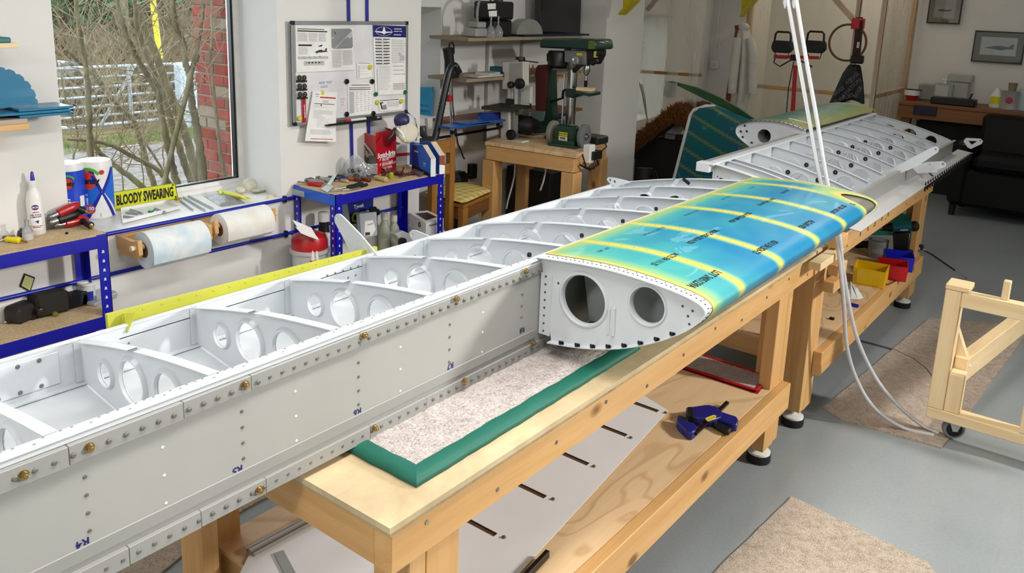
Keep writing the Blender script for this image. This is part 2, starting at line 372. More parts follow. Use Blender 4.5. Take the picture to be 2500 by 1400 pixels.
def bench(name, label, x0, x1, y0, y1, ztop=.8, shelf=.335, apron=.08, sy0=.02, sl=0, ln=.06, lf=.29, ys1=.19):
    t = thing(name, label, 'workbench', ((x0+x1)/2, (y0+y1)/2, 0))
    b = B(); b.box(x0, x1, y0, y1, ztop-.012, ztop); mk('tabletop', b, BPLY, t)
    b = B(); b.box(x0+.004, x1-.006, y0+.006, y1, ztop-.025, ztop-.012); mk('lower_board', b, wood('ply_edge', ('8a7350', 'b59b70', 'c9b083'), 0, .6, False), t)
    a = ztop-.026
    for n, q in (('apron', (x1-.052, x1-.007, y0+.01, y1)), ('apron', (x0+.007, x0+.052, y0+.01, y1))):
        b = B(); b.box(*q, a-apron, a); mk(n, b, PINE[1], t, bev=.002)
    for q in ((x0+.053, x1-.053, y0+.012, y0+.057), (x0+.053, x1-.053, y1-.05, y1-.005), (x0+.053, x1-.053, (y0+y1)/2, (y0+y1)/2+.045)):
        b = B(); b.box(*q, a-apron, a); mk('apron', b, PINE[0], t, bev=.002)
    for sx, sy in ((1, -1), (1, 1), (-1, -1), (-1, 1)):
        leg(t, x1-.012 if sx > 0 else x0+.012, y0+ln if sy < 0 else y1-lf, sx, sy, a-apron-.001)
    b = B(); b.box(x0+.03-sl, x1-.0115, y0+sy0, y1-ys1-.002, shelf-.012, shelf); mk('shelf', b, PLY, t)
    for q in ((x1-.011, x1+.024), (x0+.018-sl, x0+.045-sl)):
        b = B(); b.box(q[0], q[1], y0+sy0, y1-ys1, shelf-.105, shelf-.002 if q[0] > x0+.2 else shelf-.013); mk('shelf_rail', b, PINE[1], t, bev=.002)
    for yy in (y0+sy0+.01, y1-ys1-.055):
        b = B(); b.box(x0+.05-sl, x1-.03, yy, yy+.045, shelf-.1, shelf-.013); mk('shelf_rail', b, PINE[0], t, bev=.002)
    s = B(); yy = y0+.1
    while yy < y1: s.lathe((x1-.0068, yy, a-.035+.02*sin(yy*40)), [(.005, 0), (.005, .0012)], 8, (1, 0, 0)); yy += .21
    mk('screw', s, STEEL, t, kind='stuff'); return t
bench1 = bench('workbench', 'long pine workbench under the blue skinned wing, plywood shelf below', -1.73, -.92, .893, 3.27, sy0=.13, sl=.0, lf=.30, ys1=.32)
bench2 = bench('workbench', 'far pine workbench carrying the second white wing, cordless drill on its shelf', -1.70, -.92, 3.285, 5.30, lf=.08, ln=-.06, sy0=.03, ys1=.15)
# ------------------------------------------------------------------ first wing, on the near bench
XS = -1.155; XR = -1.70; ZB0 = .822; ZT = 1.062
RIBY = [-.33, -.06, .21, .478, .746, 1.013, 1.283, 1.551, 1.803, 2.056, 2.31, 2.56, 2.80, 3.0]
YE = 3.02
def ztop(f): return .972 + (ZT-.972)*f + .012*sin(pi*f)           # f: 0 at the rear spar, 1 at the main spar
def zbot(f): return .878 + (.828-.878)*f - .010*sin(pi*f)
wing1 = thing('aircraft_wing', 'white skeleton wing with a blue film covered nose, nearest on the bench', 'aircraft wing', (-1.4, 1.5, .82))
b = B(); b.box(XS-.004, XS, -.7, YE, ZB0, 1.05); mk('spar_web', b, SPAR, wing1)
b = B(); b.box(XS-.032, XS+.002, -.7, YE, ZT-.010, ZT); b.box(XS-.016, XS+.004, -.7, 1.64, ZT, ZT+.006); mk('spar_flange', b, WHT, wing1, bev=.003)
b = B(); b.box(XS-.03, XS+.001, -.7, YE, ZB0-.001, ZB0+.005); mk('spar_flange', b, WHT, wing1)
b = B(); b.box(XS, XS+.004, -.7, 1.63, ZB0+.035, ZB0+.058); mk('spar_step', b, GRY, wing1, bev=.001)
for k, (ys, z0, z1, t0) in enumerate((([-.7, .30, .475, .655, .783, 1.033, 1.20, 1.40, 1.66], 1.02, 1.053, .011), ([-.7, .55, .675, .805, 1.058, 1.225, 1.72], .815, .847, .011))):
    for i in range(len(ys)-1):
        b = B(); th = t0-.0011*i; b.box(XS+.0005, XS+th, ys[i], ys[i+1]-.001, z0+.0012*i*(1-k), z1-.0006*i*k); mk('cap_strip', b, GRY, wing1, bev=.0008)
rv = B(); yy = -.62
while yy < 1.66:
    for zz, x in ((1.037, .0095 if yy < .8 else .0055), (.831, .0095 if yy < .8 else .0058)):
        rv.lathe((XS+x, yy+(.006 if zz < .9 else 0), zz), [(.0042, 0), (.0042, .0012), (.0028, .003)], 8, (1, 0, 0))
    yy += .0262
for y in RIBY:
    if y > 1.6: break
    for zz in (.99, .96, .93, .90, .87): rv.lathe((XS, y+.02, zz), [(.0034, 0), (.0026, .0018)], 8, (1, 0, 0))
mk('rivet_row', rv, plain('77726a', .5, .35), wing1, kind='stuff')
m0 = B(); m0.lathe((0, 0, 0), [(.0078, 0), (.0078, .002), (.0056, .0021), (.0056, .007), (.003, .0075), (.003, .010)], 10, (1, 0, 0))
bm_ = mesh_of('bolt', m0, BRASS, 40)
pl_ = [at(px, py, X=XS+.009) for px, py in ((57, 1160), (218, 1093), (598, 940), (889, 820), (1113, 730), (1283, 662), (632, 1197), (915, 1046), (1133, 930), (1300, 838))]
for q in copies('bolt', bm_, [Matrix.Translation(p-wing1.location) for p in pl_], wing1): q['label'] = 'brass coloured hex bolt'
fd = B(); yy = -.3
while yy < 1.63:
    fd.ball((XS-.011+.006*sin(yy*90), yy, ZT+.0063), (.0022, .003, .0008), 6); fd.ball((XS-.026, yy+.02, ZT+.0004), (.002, .0028, .0008), 6); yy += .0405 if int(yy*4) % 2 else .029
mk('rivet_row', fd, plain('8d8f92', .5), wing1, kind='stuff')
wd = B()
for y in (.35, .62, .88, 1.15, 1.42): 
    for zz in (.985, .935, .885): wd.lathe((XS, y, zz), [(.0028, 0), (.002, .0008)], 8, (1, 0, 0))
mk('paint_dot', wd, INKW, wing1, kind='stuff')
for tx, px, py in (('R4', 202, 1327), ('R5', 580, 1148), ('R6', 873, 1006), ('R7', 1100, 893), ('R8', 1275, 806)):
    text_on('marking', tx, .019, at(px, py, X=XS+.0006), (0, -1, 0), (0, 0, -1), INKB, wing1, .0004)
# rear spar and ribs
b = B(); b.box(XR-.003, XR, -.7, YE, zbot(0)-.002, ztop(0)-.002); b.box(XR-.012, XR+.001, -.7, YE, ztop(0)-.002, ztop(0)+.001); b.box(XR-.001, XR+.014, -.7, YE, zbot(0)-.004, zbot(0)-.001)
mk('rear_spar', b, WHT, wing1)
b = B(); b.box(XR, XR+.003, -.7, .70, .89, .96); mk('doubler', b, WHT, wing1, bev=.001)
rv = B()
for i in range(26):
    for zz in (.953, .897): rv.lathe((XR+.003, -.35+i*.0405, zz), [(.005, 0), (.0035, .002)], 8, (1, 0, 0))
    if i % 5 == 0: rv.lathe((XR+.0005, .85+i*.09, .93), [(.0022, 0), (.002, .001)], 8, (1, 0, 0))
for i in range(7):
    for zz in (.95, .925, .90): rv.lathe((XR+.0005, 1.40+i*.028+.01*(zz > .93), zz), [(.0034, 0), (.002, .0015)], 8, (1, 0, 0))
mk('rivet_row', rv, plain('75777a', .5, .3), wing1, kind='stuff')
def rib(parent, y, xs, xr, zt, zb, holes, dy=.0022, fl=.021, notch=.46, flip=1, rimr=1.24):
    F_ = [i/14 for i in range(15)]; X_ = lambda f: xr+(xs-xr)*f
    nt = [(X_(f), zt(f)) for f in F_]
    out = nt + [(X_(f), zb(f)) for f in reversed(F_)]
    hs = [circ(X_(f), z, r, 20) for f, z, r in holes]
    b = B(); b.plate(out, hs, (0, y, 0), (1, 0, 0), (0, 0, 1), (0, dy, 0))
    rb = mk('rib', b, WHT, parent)
    b = B()
    for f0, f1 in ((.03, notch-.02), (notch+.02, .95)):
        n = 8
        b.grid(lambda s, t: V((X_(f0+(f1-f0)*s), y-fl*t*flip+dy, zt(f0+(f1-f0)*s)+.0012)), n, 1)
        b.grid(lambda s, t: V((X_(f0+(f1-f0)*s), y-fl*t*flip+dy, zt(f0+(f1-f0)*s)-.0008)), n, 1)
        b.grid(lambda s, t: V((X_(f0+(f1-f0)*s), y-fl*flip+dy, zt(f0+(f1-f0)*s)-.0008+.002*t)), n, 1)
    for f0, f1 in ((.0, 1.0),): b.box(X_(f0)-.001, X_(f0)+.001, y-.014, y+dy, zb(0), zt(0)-.004)
    mk('rib_flange', b, WHT, rb)
    b = B()
    for f, z, r in holes: b.lathe((X_(f), y+dy*.5, z), [(r*.985, -.002), (r*1.02, -.0085), (r*1.10, -.0085), (r*rimr, -.0012), (r*rimr, .001)], 22, (0, 1, 0))
    mk('hole_flange', ring_open(b), WHT, rb, 50); return rb
def ring_open(b):                                   # drop the caps so that the flanged hole stays open
    big = [f for f in b.bm.faces if len(f.verts) > 4]; bmesh.ops.delete(b.bm, geom=big, context='FACES_ONLY'); return b
HOL = [(.20, .928, .026), (.40, .945, .044), (.645, .962, .043)]
for i, y in enumerate(RIBY):
    hl = HOL if i else HOL
    rib(wing1, y, XS-.006, XR+.002, ztop, zbot, hl)
# lower skin seen between the ribs, running on behind the rear spar
def zlow(x):
    f = (x-XR)/(XS-XR); return zbot(max(0, min(1, f)))-.0045 + (0 if f >= 0 else -f*.02)
def slab(b, x0, x1, y0, y1, fz, t=.0016, n=18):
    b.grid(lambda s, q: V((x0+(x1-x0)*s, y0+(y1-y0)*q, fz(x0+(x1-x0)*s))), n, 1); b.grid(lambda s, q: V((x0+(x1-x0)*s, y0+(y1-y0)*q, fz(x0+(x1-x0)*s)-t)), n, 1); return b
mk('lower_skin', slab(B(), XR-.03, XS, -.7, YE, zlow), WHT, wing1, 60)
# yellow masking tape along the trailing edge and the hinge brackets
YT = plain('bcbe42', .6)
b = B(); b.hexa([V((-1.745, .825, .945)), V((-1.735, .825, .945)), V((-1.735, 1.63, .945)), V((-1.745, 1.63, .945)), V((-1.747, .825, .994)), V((-1.737, .825, .994)), V((-1.737, 1.63, .976)), V((-1.747, 1.63, .976))])
b.box(-1.745, -1.70, .83, 1.63, .945, .947)
for i in range(17): b.box(-1.737, -1.7355, .86+i*.045, .866+i*.045, .984-i*.0009, .988-i*.0009)
b.prism([V((-1.735, .86, .985)), V((-1.70, .87, .995)), V((-1.69, .845, .96)), V((-1.735, .85, .94))], (0, 0, .002))
mk('masking_tape', b, YT, wing1, label='yellow masking tape')
def bracket(px, holes, Y, parent, t=.005, name='hinge_bracket', hr=.005):
    pts = ats(px, Y=Y); o = V((0, Y, 0))
    b = B(); b.plate([(p.x, p.z) for p in pts], [circ(at(x, y, Y=Y).x, at(x, y, Y=Y).z, hr*s, 14) for x, y, s in holes], o, (1, 0, 0), (0, 0, 1), (0, t, 0)); return mk(name, b, WHT, parent, bev=.0006)
bracket([(865, 634), (838, 582), (817, 543), (816, 531), (821, 523), (829, 523), (838, 531), (880, 574), (930, 634), (918, 640)], [(822, 533, .8)], 1.585, wing1)
bracket([(1010, 590), (1001, 578), (999, 568), (1005, 562), (1014, 563), (1050, 578), (1066, 581), (1046, 592)], [(1006, 573, .9), (1017, 570, .5), (1030, 575, .5)], 1.84, wing1)
bracket([(1502, 456), (1487, 447), (1481, 438), (1485, 433), (1497, 434), (1528, 441), (1540, 446)], [(1489, 440, 1.2), (1500, 444, 1.3), (1513, 448, 1.0)], 2.92, wing1)
# nose section
NP = [(60, 562), (200, 582), (350, 606), (500, 636), (650, 675), (800, 722), (950, 775), (1080, 830), (1160, 876), (1195, 912), (1206, 945), (1188, 982), (1140, 1028), (1060, 1076), (960, 1116), (850, 1150), (700, 1180), (560, 1192), (420, 1190), (280, 1176), (130, 1150)]
NP = [at(x/2.7778+1300, y/2.7778+420, Y=1.65) for x, y in NP]; NP = [(p.x, p.z) for p in NP]
def smooth_curve(P, n):
    L = [0]
    for i in range(1, len(P)): L.append(L[-1]+math.dist(P[i-1], P[i]))
    out = []
    for k in range(n+1):
        s = L[-1]*k/n; i = 0
        while i < len(L)-2 and L[i+1] < s: i += 1
        p0, p1, p2, p3 = P[max(i-1, 0)], P[i], P[i+1], P[min(i+2, len(P)-1)]; t = (s-L[i])/(L[i+1]-L[i])
        out.append(tuple(.5*((2*p1[j])+(-p0[j]+p2[j])*t+(2*p0[j]-5*p1[j]+4*p2[j]-p3[j])*t*t+(-p0[j]+3*p1[j]-3*p2[j]+p3[j])*t**3) for j in (0, 1)))
    return out, L[-1]
NC, NL = smooth_curve(NP, 400)
def nose(v):                                         # v in metres along the profile, from the top of the spar round to its foot
    i = max(0, min(400, v/NL*400)); a = int(min(i, 399)); f = i-a; p, q = NC[a], NC[a+1]; return p[0]+(q[0]-p[0])*f, p[1]+(q[1]-p[1])*f
def nose_n(v):
    (x0, z0), (x1, z1) = nose(v-.006), nose(v+.006); d = math.hypot(x1-x0, z1-z0) or 1; return (z1-z0)/d*-1, (x1-x0)/d   # outward
def npt(y, v, off=0):
    x, z = nose(v); nx, nz = nose_n(v); return V((x+nx*off, y, z+nz*off)) if nz*1 or nx else V((x, y, z))
_nn = nose_n(.1); SGN = 1 if _nn[1] > 0 else -1
def npo(y, v, off): x, z = nose(v); nx, nz = nose_n(v); return V((x+SGN*nx*off, y, z+SGN*nz*off))
Y0, Y1 = 1.665, 3.03
BANDS = [1.831, 2.09, 2.38, 2.64, 2.90]
def lerp(a, b, t): return tuple(x+(y-x)*t for x, y in zip(a, b))
def sst(a, b, x): t = max(0, min(1, (x-a)/(b-a))); return t*t*(3-2*t)
from mathutils import noise as mnoise
C_BL, C_TE, C_GR, C_YE, C_PR = srgb('0f719a')[:3], srgb('47a39c')[:3], srgb('8cb274')[:3], srgb('c9b65a')[:3], srgb('8e9668')[:3]
def film(y, v, y0, y1, bands, vend, vlow):
    n = mnoise.noise(V((y*4, v*7, 0)))*.5 + mnoise.noise(V((y*14, v*20, 3)))*.25
    e = min(y-y0, y1-y, v)
    base = lerp(C_BL, C_TE, max(0, min(1, .75*sst(.38, .0, y-y0)+.22+n*.55-.3*sst(.2, .6, v))))
    base = lerp(base, C_TE, .8*sst(.16, .03, v))
    base = lerp(base, C_GR, sst(.07+.02*n, .012, e))
    d = min(abs(y-q) for q in bands)
    w = 1-sst(vend-.03, vend+.012, v+.02*n)
    base = lerp(base, C_GR, w*sst(.034, .011, d)*.9)
    base = lerp(base, C_YE, w*sst(.015, .0085, d))
    base = lerp(base, C_YE, sst(.016, .009, e))
    base = lerp(base, C_PR, sst(vlow-.05, vlow+.02, v+.02*n))
    return base
def film_mat(name):
    m = N(name); a = m.n('VertexColor'); a.layer_name = 'Film'
    f = m.noise(m.coord((5, 2, 5)), 2.2, 5, .6, 1.0); c = m.mix(m.math('MULTIPLY', m.math('GREATER_THAN', f, .62), .12), a.outputs[0], 'bfe3ec')
    m.col(c); m.set(.42, 0, .4, .12); m.b.inputs['Coat Roughness'].default_value = .2; m.bump(m.noise(m.coord((3, 1.2, 3)), 7, 4, .6, .5), .12, .008); return m.m
FILM = film_mat('blue_protective_film')
def skin(parent, ny, nv, y0, y1, pf, cf, hole=None, vmax=None, name='nose_skin', thick=True, mat=None):
    b = B(); lay = b.bm.verts.layers.float_color.new('Film'); vm = vmax
    g = [[None]*(nv+1) for _ in range(ny+1)]
    for i in range(ny+1):
        for j in range(nv+1):
            y = y0+(y1-y0)*i/ny; v = vm*j/nv; c = cf(y, v)
            if hole:
                dx, dv = (y-hole[0])/hole[2], (v-hole[1])/hole[3]; q = math.hypot(dx, dv)
                if 1 <= q < 1.0+hole[4] or (q < 1 and q > 1-hole[4]*.7): y, v = hole[0]+(y-hole[0])/q, hole[1]+(v-hole[1])/q
            w = b.bm.verts.new(pf(y, v)); w[lay] = (*c, 1); g[i][j] = (w, (y, v))
    for i in range(ny):
        for j in range(nv):
            q = [g[i][j], g[i+1][j], g[i+1][j+1], g[i][j+1]]
            if hole:
                cy_, cv = sum(p[1][0] for p in q)/4, sum(p[1][1] for p in q)/4
                if math.hypot((cy_-hole[0])/hole[2], (cv-hole[1])/hole[3]) < .985: continue
            try: b.bm.faces.new([p[0] for p in q])
            except ValueError: pass
    return mk(name, b, mat or FILM, parent, 60)
LAMP = (2.948, .525, .066, .168, .12)
def film1(y, v):
    c = film(y, v, Y0, Y1, BANDS, .50, .74)
    q = math.hypot((y-LAMP[0])/LAMP[2], (v-LAMP[1])/LAMP[3])
    c = lerp(c, C_GR, sst(1.9, 1.25, q)); return lerp(c, C_YE, sst(1.28, 1.12, q))
sk = skin(wing1, 230, 130, Y0, Y1, lambda y, v: npo(y, v, .0), film1, LAMP, NL)
b = B(); b.grid(lambda s, t: npo(2.875+.15*s, .34+.37*t, -.006), 12, 20); mk('lamp_cover', b, plain('77776a', .2, 0, .5, .5), wing1, 60, label='smoky landing lamp cover')
NI, _ = smooth_curve([(x, z) for x, z in NP], 80)
inner = [npo(0, NL*i/80, -.0015) for i in range(81)]
b = B(); b.plate([(p.x, p.z) for p in inner], [circ(-1.024, .987, .0625, 32), circ(-.848, 1.018, .0445, 32)], (0, 1.648, 0), (1, 0, 0), (0, 0, 1), (0, .002, 0))
nr = mk('nose_rib', b, WHT, wing1)
b = B(); b.grid(lambda s, t: npo(1.628+.05*t, NL*s, -.0015), 120, 1); b.grid(lambda s, t: npo(1.628+.05*t, NL*s, -.004), 120, 1); b.grid(lambda s, t: npo(1.628, NL*s, -.0015-.0025*t), 120, 1)
mk('rib_flange', b, WHT, nr, 50)
b = B()
for x, z, r in ((-1.024, .987, .0625), (-.848, 1.018, .0445)): b.lathe((x, 1.648, z), [(r*.99, .012), (r*.99, .001), (r*1.04, -.004), (r*1.1, -.004), (r*1.17, -.0002), (r*1.17, .001)], 36, (0, 1, 0))
mk('hole_flange', ring_open(b), WHT, nr, 50)
b = B(); b.tube([(-.934, 1.648, .92), (-.934, 1.646, .99)], [.006, .004], 8); b.tube([(-.948, 1.648, .92), (-.948, 1.646, .985)], [.004, .003], 8); mk('stiffening_bead', b, WHT, nr, 60)
b = B(); b.box(-1.152, -1.118, 1.645, 1.648, .865, 1.03); mk('attach_flange', b, WHT, nr)
b = B()
for i in range(8): b.lathe((-1.137, 1.645, .875+i*.021), [(.0032, 0), (.0022, .0016)], 8, (0, -1, 0))
for i in range(42):
    p = npo(1.645, .03+i*.0125, -.0012); b.ball(p, (.0028, .0028, .0014), 6); 
    if i % 2: b.ball(npo(1.658, .033+i*.0125, -.0012), (.0022, .0022, .0012), 6)
for x, y in ((-.745, 1.02), (-.735, 1.035), (-.74, 1.002), (-.76, 1.04), (-1.10, 1.012)): b.lathe((x, 1.648, y), [(.0035, 0), (.002, .001)], 8, (0, -1, 0))
mk('rivet_row', b, plain('55565a', .4, .5), nr, kind='stuff')
cl = B(); cl.tube([(0, 0, 0), (0, -.012, 0)], .0035, 6); cl.box(-.007, .007, -.006, -.003, -.0035, .0035); cl.tube([(0, -.012, 0), (.006, -.017, .002)], .0018, 5)
clm = mesh_of('cleco', cl, plain('2a2a2c', .4, .7), 40)
mk_ = []
for i in range(8):
    v = NL-.045-i*.046; p = npo(1.636, v, -.006); mk_.append(Matrix.Translation(p+V((0, 0, .003))))
nrw = nr.matrix_basis.translation + wing1.location
copies('cleco', clm, [Matrix.Translation(M.translation-nrw) for M in mk_], nr)
for y in (1.83, 2.38):
    inn = [npo(0, NL*i/50, -.003) for i in range(51)]
    b = B(); b.plate([(p.x, p.z) for p in inn], [circ(-1.024, .987, .05, 24), circ(-.848, 1.018, .036, 24)], (0, y, 0), (1, 0, 0), (0, 0, 1), (0, .002, 0)); mk('nose_rib', b, WHT, wing1)
# print on the film: rows of stock lettering along the span
for v, y, tx, sz, bold in ((.395, 1.76, 'LOT 24051239A', .03, .0006), (.40, 2.13, '05/13 EN 2024-T3', .027, .0006), (.40, 2.46, 'ALCLAD 025', .027, .0006), (.41, 2.74, '032 2024 ALCLAD', .024, .0005), (.42, 2.86, 'T3', .022, .0004),
                           (.27, 1.80, 'ACTS EN 111-25', .024, .0003), (.25, 2.06, '2024-T3-025-QQ-A-250', .024, .0005), (.24, 2.34, 'QQ-A-025-AMS-2024', .023, .0004), (.22, 2.60, '2024-T3 ALCLAD 025', .02, .0003), (.21, 2.8, 'QQ-A-250/5', .018, .0002),
                           (.11, 1.77, 'LOT  2405', .016, 0), (.12, 2.02, 'EN 2024-T3 ALCLAD AMS', .015, 0), (.10, 2.30, '2024-T3 ALCLAD 025', .014, 0), (.09, 2.58, 'ALCLAD 025 AMS', .013, 0), (.09, 2.80, '2024-T3 025', .012, 0)):
    text_on('film_print', tx, sz, (0, 0, 0), (1, 0, 0), (0, 1, 0), INK if bold else INKB, sk, bold, 'CENTER', 1.0, lambda a, c, v=v, y=y: npo(y-a*.75, v+c, .0007))
b = B(); 
for k, y in enumerate(BANDS[:4]):
    for i in range(11): b.ball(npo(y+.002*(i % 2), .05+i*.038, .0004), (.0016, .0016, .0006), 5)
mk('rivet_hole', b, plain('a05a2a', .6), sk, kind='stuff')
# small black clips along the rear of the nose
for px, py in ((1297, 621), (1425, 574), (1525, 539), (1606, 509)):
    b = B(); p = at(px, py, Z=1.075); b.lathe(p+V((-.006, 0, -.008)), [(.005, 0), (.006, .003), (.006, .009), (.003, .011)], 10); mk('grommet', b, BLK, wing1, 40)
b = B(); b.bar(at(1668, 437, Z=1.05), at(1682, 449, Z=1.03), .012, .012); mk('spring_clamp', b, BLK, wing1)
# ------------------------------------------------------------------ things lying on the two benches
def sheet_on(z, pts, t): return [V((p.x, p.y, z)) for p in ats(pts, Z=z)]
# carpet pad with green edging under the wing
ZP = .8
pad = thing('bench_pad', 'grey flecked carpet pad with green edging under the wing on the bench', 'bench pad', (-1.2, 1.4, ZP))
OX0, OX1, OY0, OY1 = -1.62, -.972, 1.012, 1.86
b = B(); nseg = 60
def padz(s, t): return V((OX0+.03+(OX1-OX0-.065)*s, OY0+.033+(OY1-OY0-.04)*t, ZP+.0155+.0022*mnoise.noise(V((s*60, t*70, 1)))))
b.grid(padz, 90, 110); mk('carpet_face', b, CARPG, pad)
GREEN = plain('075e4e', .6)
b = B(); wob = lambda k: .0014*sin(k*9)+.001*sin(k*23)
def edging(p, q, nrm, n=26):
    p, q, nrm = V(p), V(q), V(nrm); pr = [(0, 0), (-.003, .006), (.0, .013), (.010, .0175), (.026, .0185), (.037, .017), (.038, .012)]
    dr = (q-p).normalized(); b.grid(lambda s, t: p+(q-p)*s+dr*pr[round(t*6)][0]*(1-2*s)+nrm*(pr[round(t*6)][0]+((wob(s*3) if t > .6 else wob(s*5)*.6)*sin(pi*s)**.3 if 0 < s < 1 else 0))+V((0, 0, pr[round(t*6)][1])), n, 6)
edging((OX0, OY0, ZP), (OX1, OY0, ZP), (0, 1, 0)); edging((OX1, OY0, ZP), (OX1, OY1, ZP), (-1, 0, 0), 40)
edging((OX1, OY1, ZP), (OX0, OY1, ZP), (0, -1, 0)); edging((OX0, OY1, ZP), (OX0, OY0, ZP), (1, 0, 0), 40)
mk('edging', b, GREEN, pad, 60)
# red edged mat on the lower shelf
rm = thing('small_mat', 'small red edged carpet mat on the lower plywood shelf', 'mat', (-1.17, 2.98, .335))
q = [V((p.x, p.y, .335)) for p in ats([(1560, 868), (1850, 962), (1880, 921), (1610, 835)], Z=.337)]
b = B(); c = sum(q, V())/4; i_ = [c+(p-c)*.93 for p in q]; b.grid(lambda s, t: (i_[0]*(1-s)+i_[1]*s)*(1-t)+(i_[3]*(1-s)+i_[2]*s)*t+V((0, 0, .009+.0015*mnoise.noise(V((s*50, t*20, 0))))), 70, 24); mk('carpet_face', b, CARPG, rm)
b = B(); RED = plain('b01218', .55)
for k in range(4):
    p, r_ = q[k], q[(k+1) % 4]; n_ = (c-(p+r_)/2).normalized()
    b.grid(lambda s, t: p+(r_-p)*s+n_*(.024*t)+V((0, 0, .001+.0115*sin(pi*min(1, .15+t*.85))**.5)), 8, 6)
b.prism([p for p in q], (0, 0, .002)); mk('edging', b, RED, rm, 60)
# white metal skins on the lower shelf
SKW = metal_paint('white_sheet', 'efedee', .4)
def flat_skin(name, label, pts, slots, z, t=.0016, holes=()):
    o = thing(name, label, 'sheet', (-1.3, 1.6, .335)); P_ = [V((p.x, p.y, z)) for p in ats(pts, Z=z)]; hs = []
    for s in slots: hs.append([(p.x, p.y) for p in ats(s, Z=z)])
    b = B(); b.plate([(p.x, p.y) for p in P_], hs, (0, 0, z-t), (1, 0, 0), (0, 1, 0), (0, 0, t)); mk('skin', b, SKW, o); return o, P_
s1, P1 = flat_skin('metal_sheet', 'plain white metal sheet on the lower shelf, nearest the left bench leg', [(610, 1352), (775, 1263), (1030, 1380), (640, 1560), (540, 1490)], [], .34)
b = B()
b.bar(P1[0]+V((0, 0, .004)), P1[1]+V((0, 0, .004)), .012, .012); b.bar(P1[0]+V((.016, 0, .003)), P1[1]+V((.016, 0, .003)), .006, .009); b.bar(P1[0]+V((-.014, 0, .003)), P1[1]+V((-.014, 0, .003)), .006, .009)
mk('stiffener', b, plain('a59c94', .45, .2), s1)
b = B(); p = at(660, 1375, Z=.342); b.obox(p+V((.03, .02, .001)), (.10, .024, .003), (0, 0, -.35)); mk('bracket_plate', b, GRY, s1)
slots = []
for (a, c_) in (((1121, 1253), (1215, 1303)), ((1248, 1169), (1336, 1211)), ((1353, 1093), (1440, 1131)), ((1448, 1028), (1533, 1061)), ((1530, 973), (1610, 1002))):
    k = 10*(1-(1250-c_[1])/900); slots.append([(a[0], a[1]), (c_[0], c_[1]), (c_[0]-k*.95, c_[1]+k*.75), (a[0]-k*.95, a[1]+k*.75)])
s2, P2 = flat_skin('metal_sheet', 'white metal sheet with dark slots across it, on the lower shelf', [(905, 1400), (1135, 1240), (1500, 960), (1545, 950), (1632, 1003), (1250, 1420), (1000, 1560)], slots, .342)
for s in slots:
    b = B(); w = ats(s, Z=.3372); b.prism([V((p.x, p.y, .336)) for p in w], (0, 0, .0022)); mk('slot_backing', b, plain('5a3d22', .7), s2)
b = B()
for px, py in ((1625, 1008), (1540, 1069), (1450, 1139), (1350, 1219), (1230, 1312)): p = at(px, py, Z=.344); b.ball(p, (.006, .006, .004), 8)
mk('clip', b, plain('6b5a40', .5, .4), s2)
# quick grip bar clamps
QBLUE = plain('141a78', .38, 0, .5, .1); QBLK = plain('121214', .5)
def clamp(label, tr=None):
    t = thing('bar_clamp', label, 'clamp', (at(1735, 1045, Z=.335)))
    h = .028
    def poly(nm, px, z0, z1, mt, bev=.003, par=None):
        b = B(); P_ = [V((p.x, p.y, z0)) for p in ats(px, Z=z0)]; b.prism(P_, (0, 0, z1-z0)); return mk(nm, b, mt, par or t, 40, bev)
    poly('bar', [(1693, 1060), (1700, 1066), (1780, 988), (1772, 984)], .348, .357, plain('2a1c16', .4, .5), .001)
    bd = poly('body', [(1673, 1015), (1720, 1008), (1730, 1008), (1752, 1014), (1756, 1024), (1762, 1026), (1760, 1038), (1742, 1045), (1722, 1042), (1698, 1040), (1675, 1031)], .337, .367, QBLUE)
    poly('jaw_pad', [(1676, 1014), (1690, 1014), (1694, 1040), (1673, 1032)], .3365, .3685, QBLK)
    poly('handle', [(1754, 1021), (1796, 1035), (1801, 1042), (1797, 1056), (1784, 1053), (1745, 1040)], .337, .364, QBLUE)
    poly('trigger', [(1744, 1041), (1786, 1057), (1778, 1066), (1768, 1062), (1738, 1046)], .337, .357, QBLK)
    poly('fixed_jaw', [(1652, 1034), (1677, 1042), (1676, 1051), (1694, 1053), (1699, 1060), (1698, 1070), (1688, 1077), (1676, 1074), (1656, 1053), (1650, 1046)], .3355, .365, QBLUE)
    poly('jaw_pad', [(1654, 1033), (1678, 1042), (1676, 1050), (1655, 1040)], .336, .367, QBLK)
    lb = poly('label_plate', [(1722, 1022), (1742, 1014), (1749, 1016), (1747, 1024), (1728, 1030), (1724, 1027)], .3672, .3682, plain('e6d44a', .5), 0)
    p = at(1736, 1022, Z=.3684); text_on('marking', 'QUICK-GRIP', .0085, p, at(1748, 1016, Z=.3684)-at(1726, 1026, Z=.3684), V((-.5, .8, 0)), INK, lb, 0)
    return t
clamp('blue and black trigger bar clamp lying on the lower plywood shelf')
b = B(); b.bar(at(1337, 1352, Z=.355), at(1268, 1425, Z=.355), .012, .02); one('clamp_bar', b, plain('1c1310', .4, .4), 'dark flat steel bar end on the lower shelf near the front leg', 'clamp bar', bev=.001)
